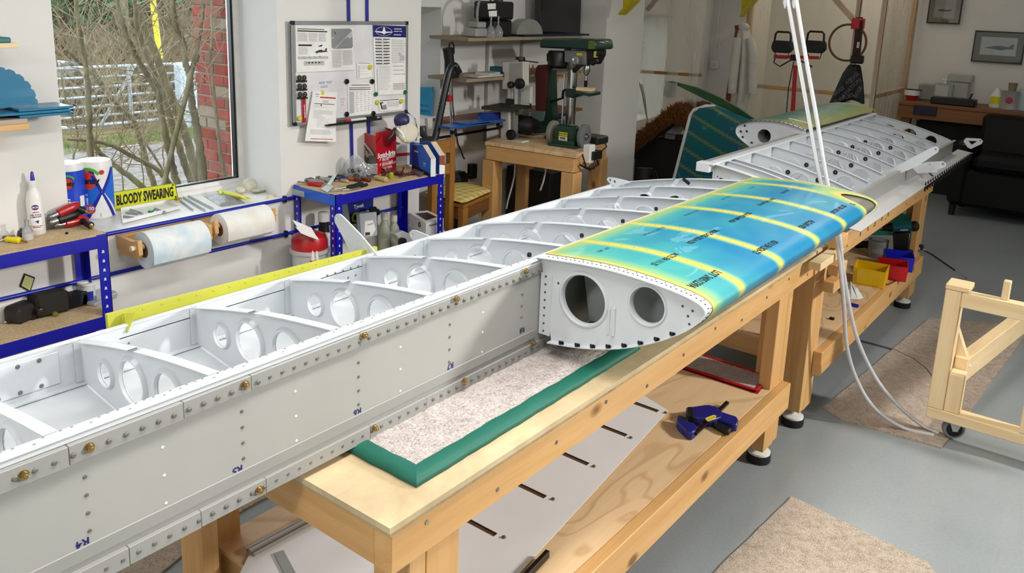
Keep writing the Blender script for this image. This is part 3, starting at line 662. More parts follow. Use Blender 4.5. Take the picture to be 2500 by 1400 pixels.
# second bench: bins, drill, rag, marker, air fitting
def prism_px(name, px, mt, parent, depth, bev=.002, sm=None, **k):
    b = B(); P_ = ats(px, **k); b.prism(P_, depth); return mk(name, b, mt, parent, sm, bev)
ZS = .335
def bin_(label, p, rz, col, s=1.0):
    t = thing('storage_bin', label, 'storage bin', p, rz); m = plain(col, .35); w, d, h = .062*s, .10*s, .082*s
    b = B(); b.box(-w, w, 0, d, .001, .004); mk('base', b, m, t, local=True)
    b = B(); b.prism([(-w, 0, 0), (-w, d, 0), (-w*1.08, d, h), (-w*1.08, d*.45, h), (-w*1.04, -.008, h*.9)], (.004, 0, 0)); mk('side', b, m, t, local=True); b = B(); b.prism([(w-.004, 0, 0), (w-.004, d, 0), (w*1.08-.004, d, h), (w*1.08-.004, d*.45, h), (w*1.04-.004, -.008, h*.9)], (.004, 0, 0)); mk('side', b, m, t, local=True)
    b = B(); b.hexa([(-w, -.001, 0), (w, -.001, 0), (w, .003, 0), (-w, .003, 0), (-w*1.04, -.012, h*.92), (w*1.04, -.012, h*.92), (w*1.04, -.008, h*.92), (-w*1.04, -.008, h*.92)])
    b.hexa([(-w*.72, -.006, h*.1), (w*.72, -.006, h*.1), (w*.72, -.002, h*.1), (-w*.72, -.002, h*.1), (-w*.76, -.0135, h*.80), (w*.76, -.0135, h*.80), (w*.76, -.01, h*.80), (-w*.76, -.01, h*.80)]); mk('front', b, m, t, local=True)
    b = B(); b.box(-w*1.06, w*1.06, d-.003, d, 0, h); mk('back', b, m, t, local=True); return t
p = at(2118, 699, Z=ZS); bin_('yellow open front storage bin on the far bench shelf', p, .12, 'e8c010', 1.2)
p = at(2158, 688, Z=ZS); bin_('red storage bin just behind the yellow bin', p+V((.025, .05, 0)), .3, 'b4141c', 1.1)
p = at(2165, 672, Z=ZS); bin_('blue storage bin behind the red bin', p+V((.03, .12, 0)), .35, '1420b8', 1.1)
# cordless drill
TEALB = plain('0c5a68', .4)
dr = thing('cordless_drill', 'teal and black cordless drill standing on its battery on the far shelf', 'drill', (at(2195, 648, Y=4.90).x, 4.92, ZS))
Yd = 4.90; dzd = V((0, 0, ZS+.001-at(2200, 648, Y=Yd).z))
def dpx(*pts): return [p+dzd for p in ats(pts, Y=Yd)]
def dprism(nm, px, mt, par, t=.05, bev=.006, off=0): 
    b = B(); P_ = [p+V((0, off, 0)) for p in dpx(*px)]; b.prism(P_, (0, t, 0)); return mk(nm, b, mt, par, 40, bev)
dprism('battery', [(2170, 622), (2174, 640), (2200, 648), (2222, 640), (2224, 622), (2200, 614), (2178, 616)], BLK, dr, .075, .006, -.012)
dprism('grip', [(2178, 574), (2222, 574), (2216, 620), (2180, 620)], BLK, dr, .036)
b = B(); c0, c1 = dpx((2178, 562))[0]+V((0, .02, 0)), dpx((2226, 560))[0]+V((0, .02, 0)); ax = (c1-c0)
b.lathe(c0, [(.024, 0), (.03, .006), (.031, ax.length*.5), (.029, ax.length)], 20, ax); mo = mk('motor_housing', b, TEALB, dr, 40)
text_on('marking', 'makita', .016, dpx((2208, 566))[0]+V((0, -.012, 0)), ax, (0, 0, 1), INKW, mo, .0002)
b = B(); b.lathe(c1, [(.029, 0), (.03, .008), (.027, .022), (.015, .03)], 20, ax); mk('end_cap', b, BLK, dr, 40)
b = B(); b.lathe(c0, [(.026, 0), (.026, .02), (.02, .028), (.019, .05), (.012, .062)], 20, -ax); mk('gear_collar', b, BLK, dr, 40)
e0 = c0-ax.normalized()*.055; b = B(); b.lathe(e0, [(.017, 0), (.018, .012), (.010, .026), (.003, .03), (.002, .06)], 16, -ax); mk('chuck', b, STEEL, dr, 40)
text_on('marking', '18V 5.0Ah', .012, dpx((2208, 637))[0]+V((0, -.0135, 0)), ax, (0, 0, 1), INKW, dr, .0002)
# air fitting with hose tail
fx = thing('air_regulator', 'small steel air fitting by the far bench leg behind the drill', 'air fitting', at(2240, 612, Z=ZS))
a0 = at(2222, 606, Z=ZS+.03); dx_ = (at(2262, 610, Z=ZS+.03)-a0)
b = B(); b.lathe(a0, [(.016, 0), (.016, .035), (.019, .036), (.019, .05), (.008, .051), (.008, dx_.length)], 14, dx_); mk('body', b, STEEL, fx, 40)
b = B(); b.obox(a0+dx_*.62+V((0, 0, .012)), (.03, .03, .03)); mk('knob', b, BLK, fx, bev=.004)
hp = [a0+dx_*.7, at(2275, 622, X=-.90), at(2330, 660, X=-.82), at(2395, 703, X=-.72), at(2440, 740, X=-.6)+V((0, 0, -.05))]
b = B(); b.tube(hp[:3], .006, 8); mk('hose_sleeve', b, BLK, fx)
b = B(); b.tube(hp[1:], .0035, 8); one('thin_tube', b, plain('9a9fa2', .3), 'thin grey tube running from the air fitting towards the timber trolley', 'tube', 40)
b = B(); q = ats([(2064, 700), (2076, 692), (2082, 699), (2108, 728), (2095, 732), (2078, 731), (2066, 729)], Z=ZS+.002)
for i in range(len(q)):
    a, c_ = q[i], q[(i+1) % len(q)]; m_ = sum(q, V())/len(q)+V((-.02, .02, .045)); b.face([a, c_, (c_+m_)/2+V((0, 0, .006))]); b.face([a, (c_+m_)/2+V((0, 0, .006)), (a+m_)/2+V((0, 0, .012*(i % 2)))]); b.face([(a+m_)/2+V((0, 0, .012*(i % 2))), (c_+m_)/2+V((0, 0, .006)), m_])
b.prism(q, (0, 0, .001)); one('cloth', b, plain('e4e6e4', .85), 'crumpled white rag on the far bench shelf beside the yellow bin', 'rag', loc=at(2085, 715, Z=ZS))
b = B(); b.cyl(at(2071, 742, Z=ZS+.008), at(2096, 748, Z=ZS+.008), .008, n=12); one('marker_pen', b, plain('1b1fb0', .35), 'blue marker pen lying on the far bench shelf below the rag', 'marker pen', 40)
b = B(); b.obox(at(2031, 778, Z=ZS+.006), (.022, .014, .01)); one('plug', b, BLK, 'tiny black plug on the far bench shelf near the front edge', 'plug', bev=.002)
b = B(); b.tube([at(2185, 654, Z=ZS+.006), at(2200, 658, Z=ZS+.006), at(2206, 664, Z=ZS+.004)], .004, 8); one('scriber', b, STEEL, 'short steel pin with bent tip next to the blue bin', 'pin', 40)
b = B(); q = ats([(2160, 690), (2180, 672), (2187, 680), (2187, 686), (2166, 696)], Z=ZS+.001); b.tube(q+[q[0]], .002, 6); one('wire_loop', b, BLK, 'thin black wire loop beside the red bin on the far shelf', 'wire')
b = B(); b.lathe(at(2140, 627, Z=ZS), [(.05, 0), (.052, .004), (.055, .1), (.057, .102), (.053, .1), (.05, .006)], 24); one('jar', b, CLEARP, 'clear plastic tub beside the cordless drill on the far shelf', 'tub', 40)
b = B(); b.lathe(at(2085, 596, Z=ZS+.03), [(.02, 0), (.026, .02), (.02, .06), (.03, .09), (.018, .16)], 14, (1, .3, .1)); one('grip_tool', b, BLK, 'dark power tool lying in shadow behind the tub on the far shelf', 'power tool', 40)
b = B(); b.grid(lambda s, t: at(2105+130*s, 575-45*t-12*sin(s*pi)*t, Y=5.12)+V((0, .02*sin(t*3), 0)), 12, 6); one('film_sheet', b, film_mat('green_film_scrap') and plain('2f8f7c', .25, 0, .5, .4), 'green film covered sheet standing behind the cordless drill', 'sheet', 60)
# timber clamp blocks between the two benches
for i, (px, py, w, h) in enumerate(((1960, 642, 60, 0), (1954, 712, 66, 0), (1946, 760, 62, 0))):
    p = at(px, py, X=-.885); b = B(); b.box(-.905+.012*(i == 1), -.862+.01*(i == 1), 3.235, 3.345, p.z-.022, p.z+.022)
    one('timber_block', b, PINE[0], ('short pine block bridging the two benches just under the wing', 'short pine block bridging the two benches, middle of the three', 'short pine block bridging the two benches, lowest of the three')[i], 'timber block', bev=.002)
b = B(); b.box(-.905, -.86, 3.02, 3.30, .765, .795); one('timber_block', b, PINEP[1], 'pale pine packing strip lying along the bench edge under the wing nose', 'timber block', bev=.002)
# the pair of clear hoses from the ceiling to the floor
HM = clear('clear_hose', (.93, .93, .97), .55, .15)
for i, dx in enumerate((0, 21)):
    top = [at(1918+dx*1.05, -40, Y=3.18), at(1923+dx, 0, Y=3.18), at(1950+dx*.9, 150, Y=3.18), at(1975+dx*.9, 290, Y=3.18), at(2003+dx*.75, 440, Y=3.17), at(2040+dx*.4, 570, Y=3.17)]
    up = [top[0]+V((-.06, 0, 1.05))]
    low = [at(x, y, **({'Y': k} if k > 1 else {'Z': k})) for x, y, k in (((2050, 640, 3.19), (2060, 740, 3.22), (2068, 850, 3.30), (2095, 935, 3.38), (2138, 1000, 3.45), (2205, 1045, .02), (2280, 1063, .012)), ((2056, 640, 3.2), (2072, 740, 3.24), (2094, 830, 3.31), (2136, 920, 3.41), (2190, 988, 3.50), (2250, 1038, .03), (2292, 1058, .012)))[i]]
    raw = up+top+low; fine = []
    for k in range(len(raw)-1):
        p0, p1, p2, p3 = raw[max(k-1, 0)], raw[k], raw[k+1], raw[min(k+2, len(raw)-1)]
        for j in range(5):
            t = j/5; fine.append(.5*((2*p1)+(-p0+p2)*t+(2*p0-5*p1+4*p2-p3)*t*t+(-p0+3*p1-3*p2+p3)*t**3))
    fine.append(raw[-1])
    b = B(); b.tube(fine, .0080, 10); one('clear_hose', b, HM, ('clear plastic hose hanging from above to the carpet, left of the pair', 'clear plastic hose hanging from above to the carpet, right of the pair')[i], 'hose', 60, loc=raw[-1])
# floor mats
def mat_px(px, z, label, name='floor_mat'):
    P_ = [V((p.x, p.y, .0005)) for p in ats(px, Z=0)]; b = B(); fine = []
    for i in range(len(P_)):
        a, c_ = P_[i], P_[(i+1) % len(P_)]; n = max(2, int((c_-a).length/.05))
        for k in range(n): 
            q = a+(c_-a)*k/n; fine.append(q+V((mnoise.noise(q*14)*.004, mnoise.noise(q*14+V((5, 5, 0)))*.004, 0)))
    b.prism(fine, (0, 0, z)); return one(name, b, CARP, label, 'floor mat', loc=P_[0])
mat_px([(1933, 1217), (2265, 1380), (2330, 1480), (2100, 1900), (1500, 1640)], .008, 'beige carpet offcut lying on the floor in front of the bench')
o = mat_px([(2010, 1000), (2055, 1028), (2298, 1097), (2318, 1075), (2520, 800), (2268, 780)], .008, 'beige carpet strip lying under the timber trolley')
mat_px([(560, 1270), (720, 1180), (900, 1060), (300, 1000), (-250, 1250), (300, 1480)], .008, 'grey beige carpet on the floor behind the left bench legs')
b = B(); q = [V((p.x, p.y, .006)) for p in ats([(2093, 833), (2130, 842), (2180, 856), (2230, 880), (2262, 905), (2290, 945)], Z=0)]; b.tube(q, .0045, 8); one('floor_cable', b, plain('5b5a58', .5), 'thin dark cable curving over the floor and carpet strip', 'cable', 60)
# the pale timber trolley
tr = thing('timber_trolley', 'pale softwood trolley frame on castors at the right edge', 'trolley', (-.3, 3.6, 0))
YF = 3.545
xl = at(2262, 1000, Y=YF).x; zt = .668
def tb(nm, b, ax): return mk(nm, b, PINEP[ax], tr, bev=.003)
b = B(); b.box(xl, xl+.058, YF, YF+.095, .136, zt-.023); tb('post', b, 2)
b = B(); b.box(xl, xl+.9, YF, YF+.07, .091, .135); tb('bottom_rail', b, 0)
b = B(); b.box(xl+.059, xl+.9, YF+.0, YF+.045, zt-.085, zt-.022); tb('top_rail', b, 0)
b = B(); b.box(xl-.002, xl+.085, YF-.003, YF+.1, zt-.022, zt); tb('corner_block', b, 0)
b = B(); b.box(xl+.059, xl+.115, YF+.006, YF+.075, .135, .30); tb('block', b, 2)
p = at(2455, 720, Y=YF+.02); b = B(); b.box(p.x-.013, p.x+.013, YF+.012, YF+.038, zt-.022, zt+.055); tb('peg', b, 2)
A_ = V((xl+.085, YF+.08, .30)); D_ = V((.15, 1.0, 0)).normalized()
b = B(); b.bar(A_, A_+D_*1.9, .05, .10); tb('long_rail', b, 1)
b = B(); b.prism([(xl+.012, YF+.098, .56), (xl+.012, YF+.098, .31), (xl+.12, YF+.098, .31)], (0, .03, 0)); tb('brace', b, 2)
b = B(); x2 = at(2490, 1040, Y=YF).x; b.box(x2, x2+.05, YF+.0, YF+.06, .136, zt-.086); tb('post', b, 2)
c_ = V((-.421, 3.60, 0))
for k, cc in enumerate((c_, c_+V((.75, .1, 0)), c_+V((.25, 1.7, 0)))):
    ax = V((.45, -.89, 0)); R_ = .043; o = cc+V((0, 0, R_+.009))
    w = B(); w.lathe(o-ax*.014, [(.030, 0), (R_-.003, .001), (R_, .006), (R_, .022), (R_-.003, .027), (.030, .028)], 26, ax); ca = mk('castor', w, plain('7d8082', .6), tr, 40)
    w = B(); w.lathe(o-ax*.0155, [(.031, 0), (.031, .031)], 22, ax); mk('tyre_hub', w, BLK, ca, 40)
    w = B(); sd = V((0, 0, 1)).cross(ax)
    for sg in (-1, 1): q = o+ax*.019*sg; w.prism([q+sd*.024+V((0, 0, .034)), q-sd*.024+V((0, 0, .034)), q-sd*.008-V((0, 0, .006)), q+sd*.010-V((0, 0, .006))], ax*.003*sg)
    w.box(cc.x-.028, cc.x+.028, cc.y-.028, cc.y+.028, .086, .0905); mk('fork', w, plain('c9cccd', .35, .4), ca)
# ------------------------------------------------------------------ second wing, on the far bench, nose away from the camera
X2, R2 = -1.425, -.935
wing2 = thing('aircraft_wing', 'second white wing skeleton with blunt rear brackets, on the far bench', 'aircraft wing', (-1.2, 4.5, .82))
YA, YB = 3.235, 5.78
def zt2(f): return .945+(1.055-.945)*f+.014*sin(pi*f)
def zb2(f): return .862+(.83-.862)*f-.006*sin(pi*f)
b = B(); b.box(X2, X2+.004, YA+.04, YB, .825, 1.05); mk('spar_web', b, WHT, wing2)
b = B(); b.box(X2-.02, X2+.018, YA+.0, YB, 1.052, 1.062); mk('spar_flange', b, WHT, wing2, bev=.002)
b = B(); b.box(X2-.055, X2-.02, YA, YB, 1.038, 1.058); mk('cap_strip', b, GRY, wing2, bev=.002)
b = B(); b.box(X2-.055, X2-.02, YA, YB, .825, .85); mk('cap_strip', b, GRY, wing2, bev=.002)
b = B(); b.box(X2-.06, X2+.0, YA-.003, YA+.05, 1.02, 1.06); mk('end_block', b, WHT, wing2, bev=.002)
b = B(); b.box(R2-.003, R2, YA+.04, YB, .862, .945); b.box(R2-.003, R2+.014, YA+.04, YB, .943, .946); mk('rear_spar', b, GRY, wing2)
H2 = [(.24, .925, .034), (.52, .945, .044), (.78, .955, .045)]
GT = B()
for i, y in enumerate([3.29, 3.40, 3.47, 3.70, 3.95, 4.20, 4.45, 4.70, 4.95, 5.20, 5.45, 5.76]):
    rib(wing2, y, X2+.004, R2-.012, zt2, zb2, H2, fl=.014 if i else .03, flip=1, notch=.97)
    if 0 <= i < 9:
        for f, z in ((.93, .985), (.64, .985), (.36, .97)): GT.torus((R2+(X2-R2)*f, y-.003, z), .007, .004, (0, 1, 0), 12, 6)
mk('grommet', GT, BLK, wing2, 40, kind='stuff')
rv = B()
for i in range(5): rv.lathe((X2-.045+i*.012, YA+.012, 1.0), [(.003, 0), (.002, .002)], 6, (0, -1, 0))
for i in range(6): rv.lathe((X2+.018, 3.285, .9+i*.02), [(.003, 0), (.002, .002)], 6, (0, -1, 0))
mk('rivet_row', rv, plain('505256', .4, .4), wing2, kind='stuff')
def zl2(x): f = max(0, min(1, (x-R2)/(X2-R2))); return zb2(f)-.004-(0 if x < R2 else (x-R2)*.06)
b = B(); b.grid(lambda s, q: V((X2+(R2-X2)*s, YA+.02+(YB-YA-.02)*q, zl2(X2+(R2-X2)*s))), 16, 1); mk('lower_skin', b, WHT, wing2, 60)
SKG = metal_paint('grey_skin', 'c3c3c4', .4)
b = B(); xe = lambda q: -.832-.018*q
b.grid(lambda s, q: V((R2-.004+(xe(q)-R2+.004)*s, 3.40+(6.0-3.40)*q, zl2(R2)+.002-.012*s)), 6, 20); b.grid(lambda s, q: V((R2-.004+(xe(q)-R2+.004)*s, 3.40+(6.0-3.40)*q, zl2(R2)-.012*s)), 6, 20); mk('trailing_skin', b, SKG, wing2, 60)
rv = B()
for i in range(44): rv.ball((R2+.012, 3.45+i*.026, zl2(R2)+.0025), (.0016, .0016, .0007), 5)
for i in range(30): rv.ball((-.855, 3.47+i*.04, zl2(R2)-.008), (.002, .002, .0007), 5)
mk('rivet_row', rv, plain('55565a', .5), wing2, kind='stuff')
# brackets
def br2(px, holes, Y, hr=.006): return bracket(px, holes, Y, wing2, .005, 'hinge_bracket', hr)
br2([(2140, 430), (2195, 402), (2275, 360), (2286, 358), (2292, 364), (2290, 372), (2240, 406), (2170, 435)], [(2284, 365, .9)], 4.38)
br2([(2225, 408), (2262, 396), (2302, 394), (2310, 400), (2308, 408), (2290, 414), (2287, 421), (2240, 424)], [(2302, 401, 1.2), (2270, 402, .5)], 4.55)
b = B(); P_ = ats([(2352, 345), (2358, 337), (2394, 339), (2400, 345), (2396, 352), (2370, 364), (2362, 360)], Y=5.75); hl = ats([(2364, 344), (2386, 345), (2372, 354)], Y=5.75)
b.plate([(p.x, p.z) for p in P_], [[(p.x, p.z) for p in hl], circ(at(2393, 344, Y=5.75).x, at(2393, 344, Y=5.75).z, .004, 10)], (0, 5.75, 0), (1, 0, 0), (0, 0, 1), (0, .005, 0)); mk('hinge_bracket', b, WHT, wing2)
pts = []
for i in range(23): pts.append(V((-.845, 4.62+i*.058, zl2(R2)-.012)))
cm = B(); cm.cyl((0, 0, -.03), (0, 0, .012), .0045, n=6); cm.box(-.006, .006, -.005, .005, -.012, -.004); cm.cyl((0, 0, .012), (0, 0, .02), .002, n=5)
copies('cleco', mesh_of('cleco', cm, plain('1b1b1d', .4, .4), 40), [Matrix.Translation(p-wing2.location) for p in pts], wing2)
pts = [V((-.838-.0005*i, 3.43+i*.11, zl2(R2)-.014)) for i in range(5)]
copies('cleco', mesh_of('cleco', (lambda q: (q.cyl((0, 0, -.022), (0, 0, .004), .0028, n=6), q)[1])(B()), BRASS, 40), [Matrix.Translation(p-wing2.location) for p in pts], wing2)
CU = plain('b06a4e', .4, .4); r3 = random.Random(3)
for nm, px, py, n in (('copper_wire', 2250, 418, 16), ('copper_wire', 2265, 406, 12), ('copper_wire', 2358, 352, 8)):
    b = B(); c = at(px, py, Z=.875)
    for i in range(n):
        a = V((r3.uniform(-.028, .028), r3.uniform(-.05, .05), .004)); d = V((r3.uniform(.012, .04), r3.uniform(-.03, .02), r3.uniform(-.002, .008))); b.tube([c+a-d, c+a+d], .0014, 4)
    mk(nm, b, CU, wing2, label='loose bundle of copper coloured pins', kind='stuff')
b = B(); b.bar(at(2268, 421, Z=.88), at(2277, 430, Z=.876), .008, .006); mk('spring_clamp', b, BLK, wing2)
# its nose section
TP = [(-1.43, 1.083), (-1.52, 1.105), (-1.60, 1.111), (-1.70, 1.103), (-1.78, 1.082), (-1.812, 1.055), (-1.815, 1.02), (-1.79, .99), (-1.735, .955), (-1.66, .91), (-1.55, .865), (-1.43, .84)]
NC2, NL2 = smooth_curve(TP, 300)
def n2(v): i = max(0, min(300, v/NL2*300)); a = int(min(i, 299)); f = i-a; p, q = NC2[a], NC2[a+1]; return p[0]+(q[0]-p[0])*f, p[1]+(q[1]-p[1])*f
def n2o(y, v, off):
    x, z = n2(v); (x0, z0), (x1, z1) = n2(max(0, v-.01)), n2(min(NL2, v+.01)); d = math.hypot(x1-x0, z1-z0); return V((x+(z1-z0)/d*off, y, z-(x1-x0)/d*off))
Y20, Y21 = 4.46, 5.80
C2a, C2b, C2c = srgb('2f7a80')[:3], srgb('3d7f6e')[:3], srgb('8a963f')[:3]
def film2(y, v):
    n = mnoise.noise(V((y*3, v*6, 9)))*.5; e = min(y-Y20, Y21-y, v)
    c = lerp(C2a, C2b, max(0, min(1, .5+n+.5*sst(.25, .0, v)))); c = lerp(c, C2c, sst(.14+.06*n, .02, e))
    d = min(abs(y-q) for q in (4.72, 4.98, 5.24, 5.50)); return lerp(c, C2c, .7*sst(.02, .008, d))
skin(wing2, 110, 70, Y20, Y21, lambda y, v: n2o(y, v, 0), film2, None, NL2)
b = B(); inn = [n2o(0, NL2*i/70, -.002) for i in range(71)]; sgn = 1
b.plate([(p.x, p.z) for p in inn], [circ(-1.655, 1.02, .038, 28), circ(-1.50, 1.0, .045, 28)], (0, Y20-.012, 0), (1, 0, 0), (0, 0, 1), (0, .002, 0)); nr2 = mk('nose_rib', b, WHT, wing2)
b = B(); b.grid(lambda s, t: n2o(Y20-.03+.03*t, NL2*s, -.001), 80, 1); b.grid(lambda s, t: n2o(Y20-.03+.03*t, NL2*s, -.004), 80, 1); mk('rib_flange', b, WHT, nr2, 50)
b = B()
for i in range(26): b.ball(n2o(Y20-.02, .02+i*.026, -.0005), (.004, .003, .003), 6)
for x, z in ((-1.72, .975), (-1.775, 1.0), (-1.79, 1.03), (-1.77, 1.065), (-1.755, 1.035)): b.obox((x, Y20-.015, z), (.012, .006, .008), (0, .6, 0))
mk('rivet_row', b, plain('2f3034', .4, .4), nr2, kind='stuff')
b = B(); b.lathe((-1.655, Y20-.012, 1.02), [(.037, 0), (.037, .1), (.036, .1)], 28, (0, 1, 0)); mk('hole_flange', ring_open(b), GRY, nr2, 50)
b = B(); b.tube([n2o(4.49, .09, .003), n2o(4.52, .13, .014), n2o(4.55, .05, .014), n2o(4.6, .02, .004)], .0035, 6); mk('trim_loop', b, plain('d6cd9a', .5), wing2, 60)
# fin and strip leaning behind the second wing
fin = thing('tail_surface', 'teal film covered tail surface standing behind the far bench, white leading edge', 'tail surface', (-2.7, 5.9, 0))
YFN = 5.92
def fpt(s, t): return None
FP = ats([(1640, 445), (1684, 275), (1700, 262), (1745, 258), (1830, 290), (1866, 345), (1840, 440)], Y=YFN)
low = [V((FP[-1].x+.06, YFN, .012)), V((FP[0].x-.09, YFN, .012))]
def film3(x, z):
    n = mnoise.noise(V((x*4, z*5, 2)))*.5; c = lerp(srgb('0c5a78')[:3], srgb('0f6a68')[:3], .5+n)
    u = z+.42*(x+2.7); k = (u*7.0) % 1.0; k = min(k, 1-k); return lerp(c, srgb('8a8f35')[:3], .8*sst(.09, .03, k))
b = B(); lay = b.bm.verts.layers.float_color.new('Film'); ring = FP+low
def inside(x, z):
    c = False; n = len(ring); j = n-1
    for i in range(n):
        a, q = ring[i], ring[j]
        if (a.z > z) != (q.z > z) and x < (q.x-a.x)*(z-a.z)/(q.z-a.z)+a.x: c = not c
        j = i
    return c
def row(z):
    xs = sorted(a.x+(q.x-a.x)*(z-a.z)/(q.z-a.z) for a, q in zip(ring, ring[1:]+ring[:1]) if (a.z > z) != (q.z > z)); return (xs[0], xs[-1]) if len(xs) > 1 else None
zm = max(p.z for p in ring); rows = []
for i in range(71):
    z = .013+(zm-.016)*i/70; r_ = row(z); rows.append((z, *r_))
for side in (1, -1):
    g = []
    for z, xa, xb in rows:
        line = []
        for j in range(41):
            s = j/40; x = xa+.03+(xb-xa-.03)*s; w = b.bm.verts.new((x, YFN-side*(.004+.028*sin(pi*min(1, .12+s*.88))**.7), z)); w[lay] = (*film3(x, z), 1); line.append(w)
        g.append(line)
    for i in range(70):
        for j in range(40): b.bm.faces.new([g[i][j], g[i][j+1], g[i+1][j+1], g[i+1][j]])
mk('film_skin', b, FILM, fin, 60)
b = B(); pts = [V((xa+.018, YFN, z)) for z, xa, xb in rows[::3]]+[V((FP[3].x, YFN, FP[3].z-.004))]
b.tube(pts, [.02]*(len(pts)-1)+[.012], 10); mk('leading_edge', b, WPL, fin, 60)
b = B(); P_ = ats([(1622, 199), (1640, 199), (1700, 214), (1760, 240), (1800, 262), (1842, 291), (1830, 292), (1752, 258), (1700, 232), (1655, 210)], Y=6.05); b.prism(P_, (0, .03, 0))
st = thing('edge_strip', 'long dark green film covered strip sloping above the tail surface', 'aircraft part', (-2.6, 6.05, 0))
mk('strip', b, plain('2f5a38', .35, 0, .5, .3), st)
b = B(); b.bar(V((P_[5].x-.02, 6.06, P_[5].z-.01)), V((P_[5].x+.10, 6.06, .0)), .03, .03); mk('stand', b, BLK, st)
b = B(); c = at(1641, 215, Y=6.05); b.grid(lambda s, t: c+V((-.055+.11*s-.02*t+.01*t*s, -.012+.012*sin(s*5+t), .05-.12*t-.01*sin(s*3))), 10, 10); one('cloth', b, plain('a5a5a3', .9), 'small grey cloth hung over the tip of the green strip', 'cloth', 60)
# ------------------------------------------------------------------ left wall: shelving, sill, pipes, whiteboard
XW = -3.2
def post(b, x, y, z1, sx, sy, w=.04, t=.002):        # perforated angle post, corner at (x, y)
    b.box(min(x, x-sx*t), max(x, x-sx*t), min(y, y-sy*w), max(y, y-sy*w), 0, z1); b.box(min(x, x-sx*w), max(x, x-sx*w), min(y, y-sy*t), max(y, y-sy*t), 0, z1)
def blue_shelf(label, x0, x1, y0, y1, levels, ztop):
    t = thing('shelving_unit', label, 'shelving', ((x0+x1)/2, (y0+y1)/2, 0))
    for sx in (1, -1):
        for sy in (-1, 1):
            b = B(); x, y = (x1 if sx > 0 else x0), (y0 if sy < 0 else y1); post(b, x, y, ztop, sx, sy); p = mk('post', b, BLUE, t)
            h = B(); z = .08
            while z < ztop-.03:
                h.prism([(x+.0004*sx, y-sy*.016, z), (x+.0004*sx, y-sy*.026, z), (x+.0004*sx, y-sy*.024, z+.011), (x+.0004*sx, y-sy*.018, z+.011)], (.0004*sx, 0, 0))
                h.prism([(x-sx*.016, y+.0004*sy, z), (x-sx*.026, y+.0004*sy, z), (x-sx*.024, y+.0004*sy, z+.011), (x-sx*.018, y+.0004*sy, z+.011)], (0, .0004*sy, 0)); z += .036
            mk('slot_row', h, plain('c8cbd2', .6), p, kind='stuff')
    for z in levels:
        for q, m in (((x1-.002, x1+.001, y0+.003, y1-.003), BLUE), ((x0-.001, x0+.002, y0+.003, y1-.003), BLUE), ((x0+.003, x1-.003, y0-.001, y0+.002), BLUEL), ((x0+.003, x1-.003, y1-.002, y1+.001), BLUE)):
            b = B(); b.box(*q, z-.05, z-.004); b.box(q[0]-(.012 if q[0] > x0+.1 else 0), q[1]+(.012 if q[1] < x1-.1 else 0), q[2], q[3], z-.052, z-.05); mk('beam', b, m, t)
        b = B(); b.box(x0+.003, x1-.003, y0+.003, y1-.003, z-.010, z); mk('shelf', b, CHIP, t)
    return t
A1 = at(262, 570, Z=.8); 
ZL = .80; ZLL = .575
blue_shelf('blue steel shelving with chipboard shelves at the left edge below the window column', XW+.012, A1.x, A1.y-1.0, A1.y, [ZL, at(265, 768, X=A1.x).z, .18], ZL)
ZLL = at(265, 768, X=A1.x).z
R0 = at(807, 474, Z=ZL); R1 = at(1095, 425, Z=ZL); RX = (R0.x+R1.x)/2
ZRL = .20
blue_shelf('blue steel shelving bench with hand tools, under the whiteboard', XW+.012, RX, R0.y, R1.y, [ZL, ZRL], ZL)
b = B(); q = at(730, 472, Y=R0.y-.001); b.box(q.x-.055, q.x+.04, R0.y-.003, R0.y-.001, q.z-.014, q.z+.014)
one('label_holder', b, plain('b9bfc4', .3, .3), 'clear label holder on the end of the blue tool bench', 'label holder')
# the blue compressed air pipes with their black clips
PB = plain('0d1a9a', .35)
def pipe(label, pts, clips, r=.0085):
    t = thing('air_pipe', label, 'pipe', pts[0]); b = B(); b.tube(pts, r, 10); mk('pipe', b, PB, t, 60)
    for p in clips:
        b = B(); b.obox(V(p)+V((-.006, 0, 0)), (.022, .014, .032)); mk('clip', b, BLK, t, bev=.002)
    return t
def wz(px, py): return at(px, py, X=XW+.014)
pipe('blue air pipe along the front edge of the window sill', [V((XW+.012, at(258, 567, X=XW+.014).y, .738)), V((XW+.012, wz(700, 486).y, wz(700, 486).z)), V((XW+.012, 3.2, wz(700, 486).z-.005))], [V((XW+.012, wz(697, 487).y, wz(697, 487).z))])
z2 = wz(275, 668).z
pipe('blue air pipe along the wall below the paper rolls', [V((XW+.012, .9, z2+.002)), V((XW+.012, 2.4, wz(697, 572).z)), V((XW+.012, 3.2, wz(697, 572).z-.004))], [V((XW+.012, wz(700, 572).y, wz(700, 572).z)), V((XW+.012, 3.0, wz(700, 572).z))])
for i, (px, py) in enumerate(((853, 20), (898, 20))):
    p, q = wz(px, py), wz((862, 902)[i], 320); pipe(('blue vertical air pipe behind the whiteboard, left one', 'blue vertical air pipe behind the whiteboard, right one')[i], [V((XW+.009, p.y, 2.7)), V((XW+.009, p.y, p.z)), V((XW+.009, q.y, (.72, 1.0)[i]))], [], .0078)
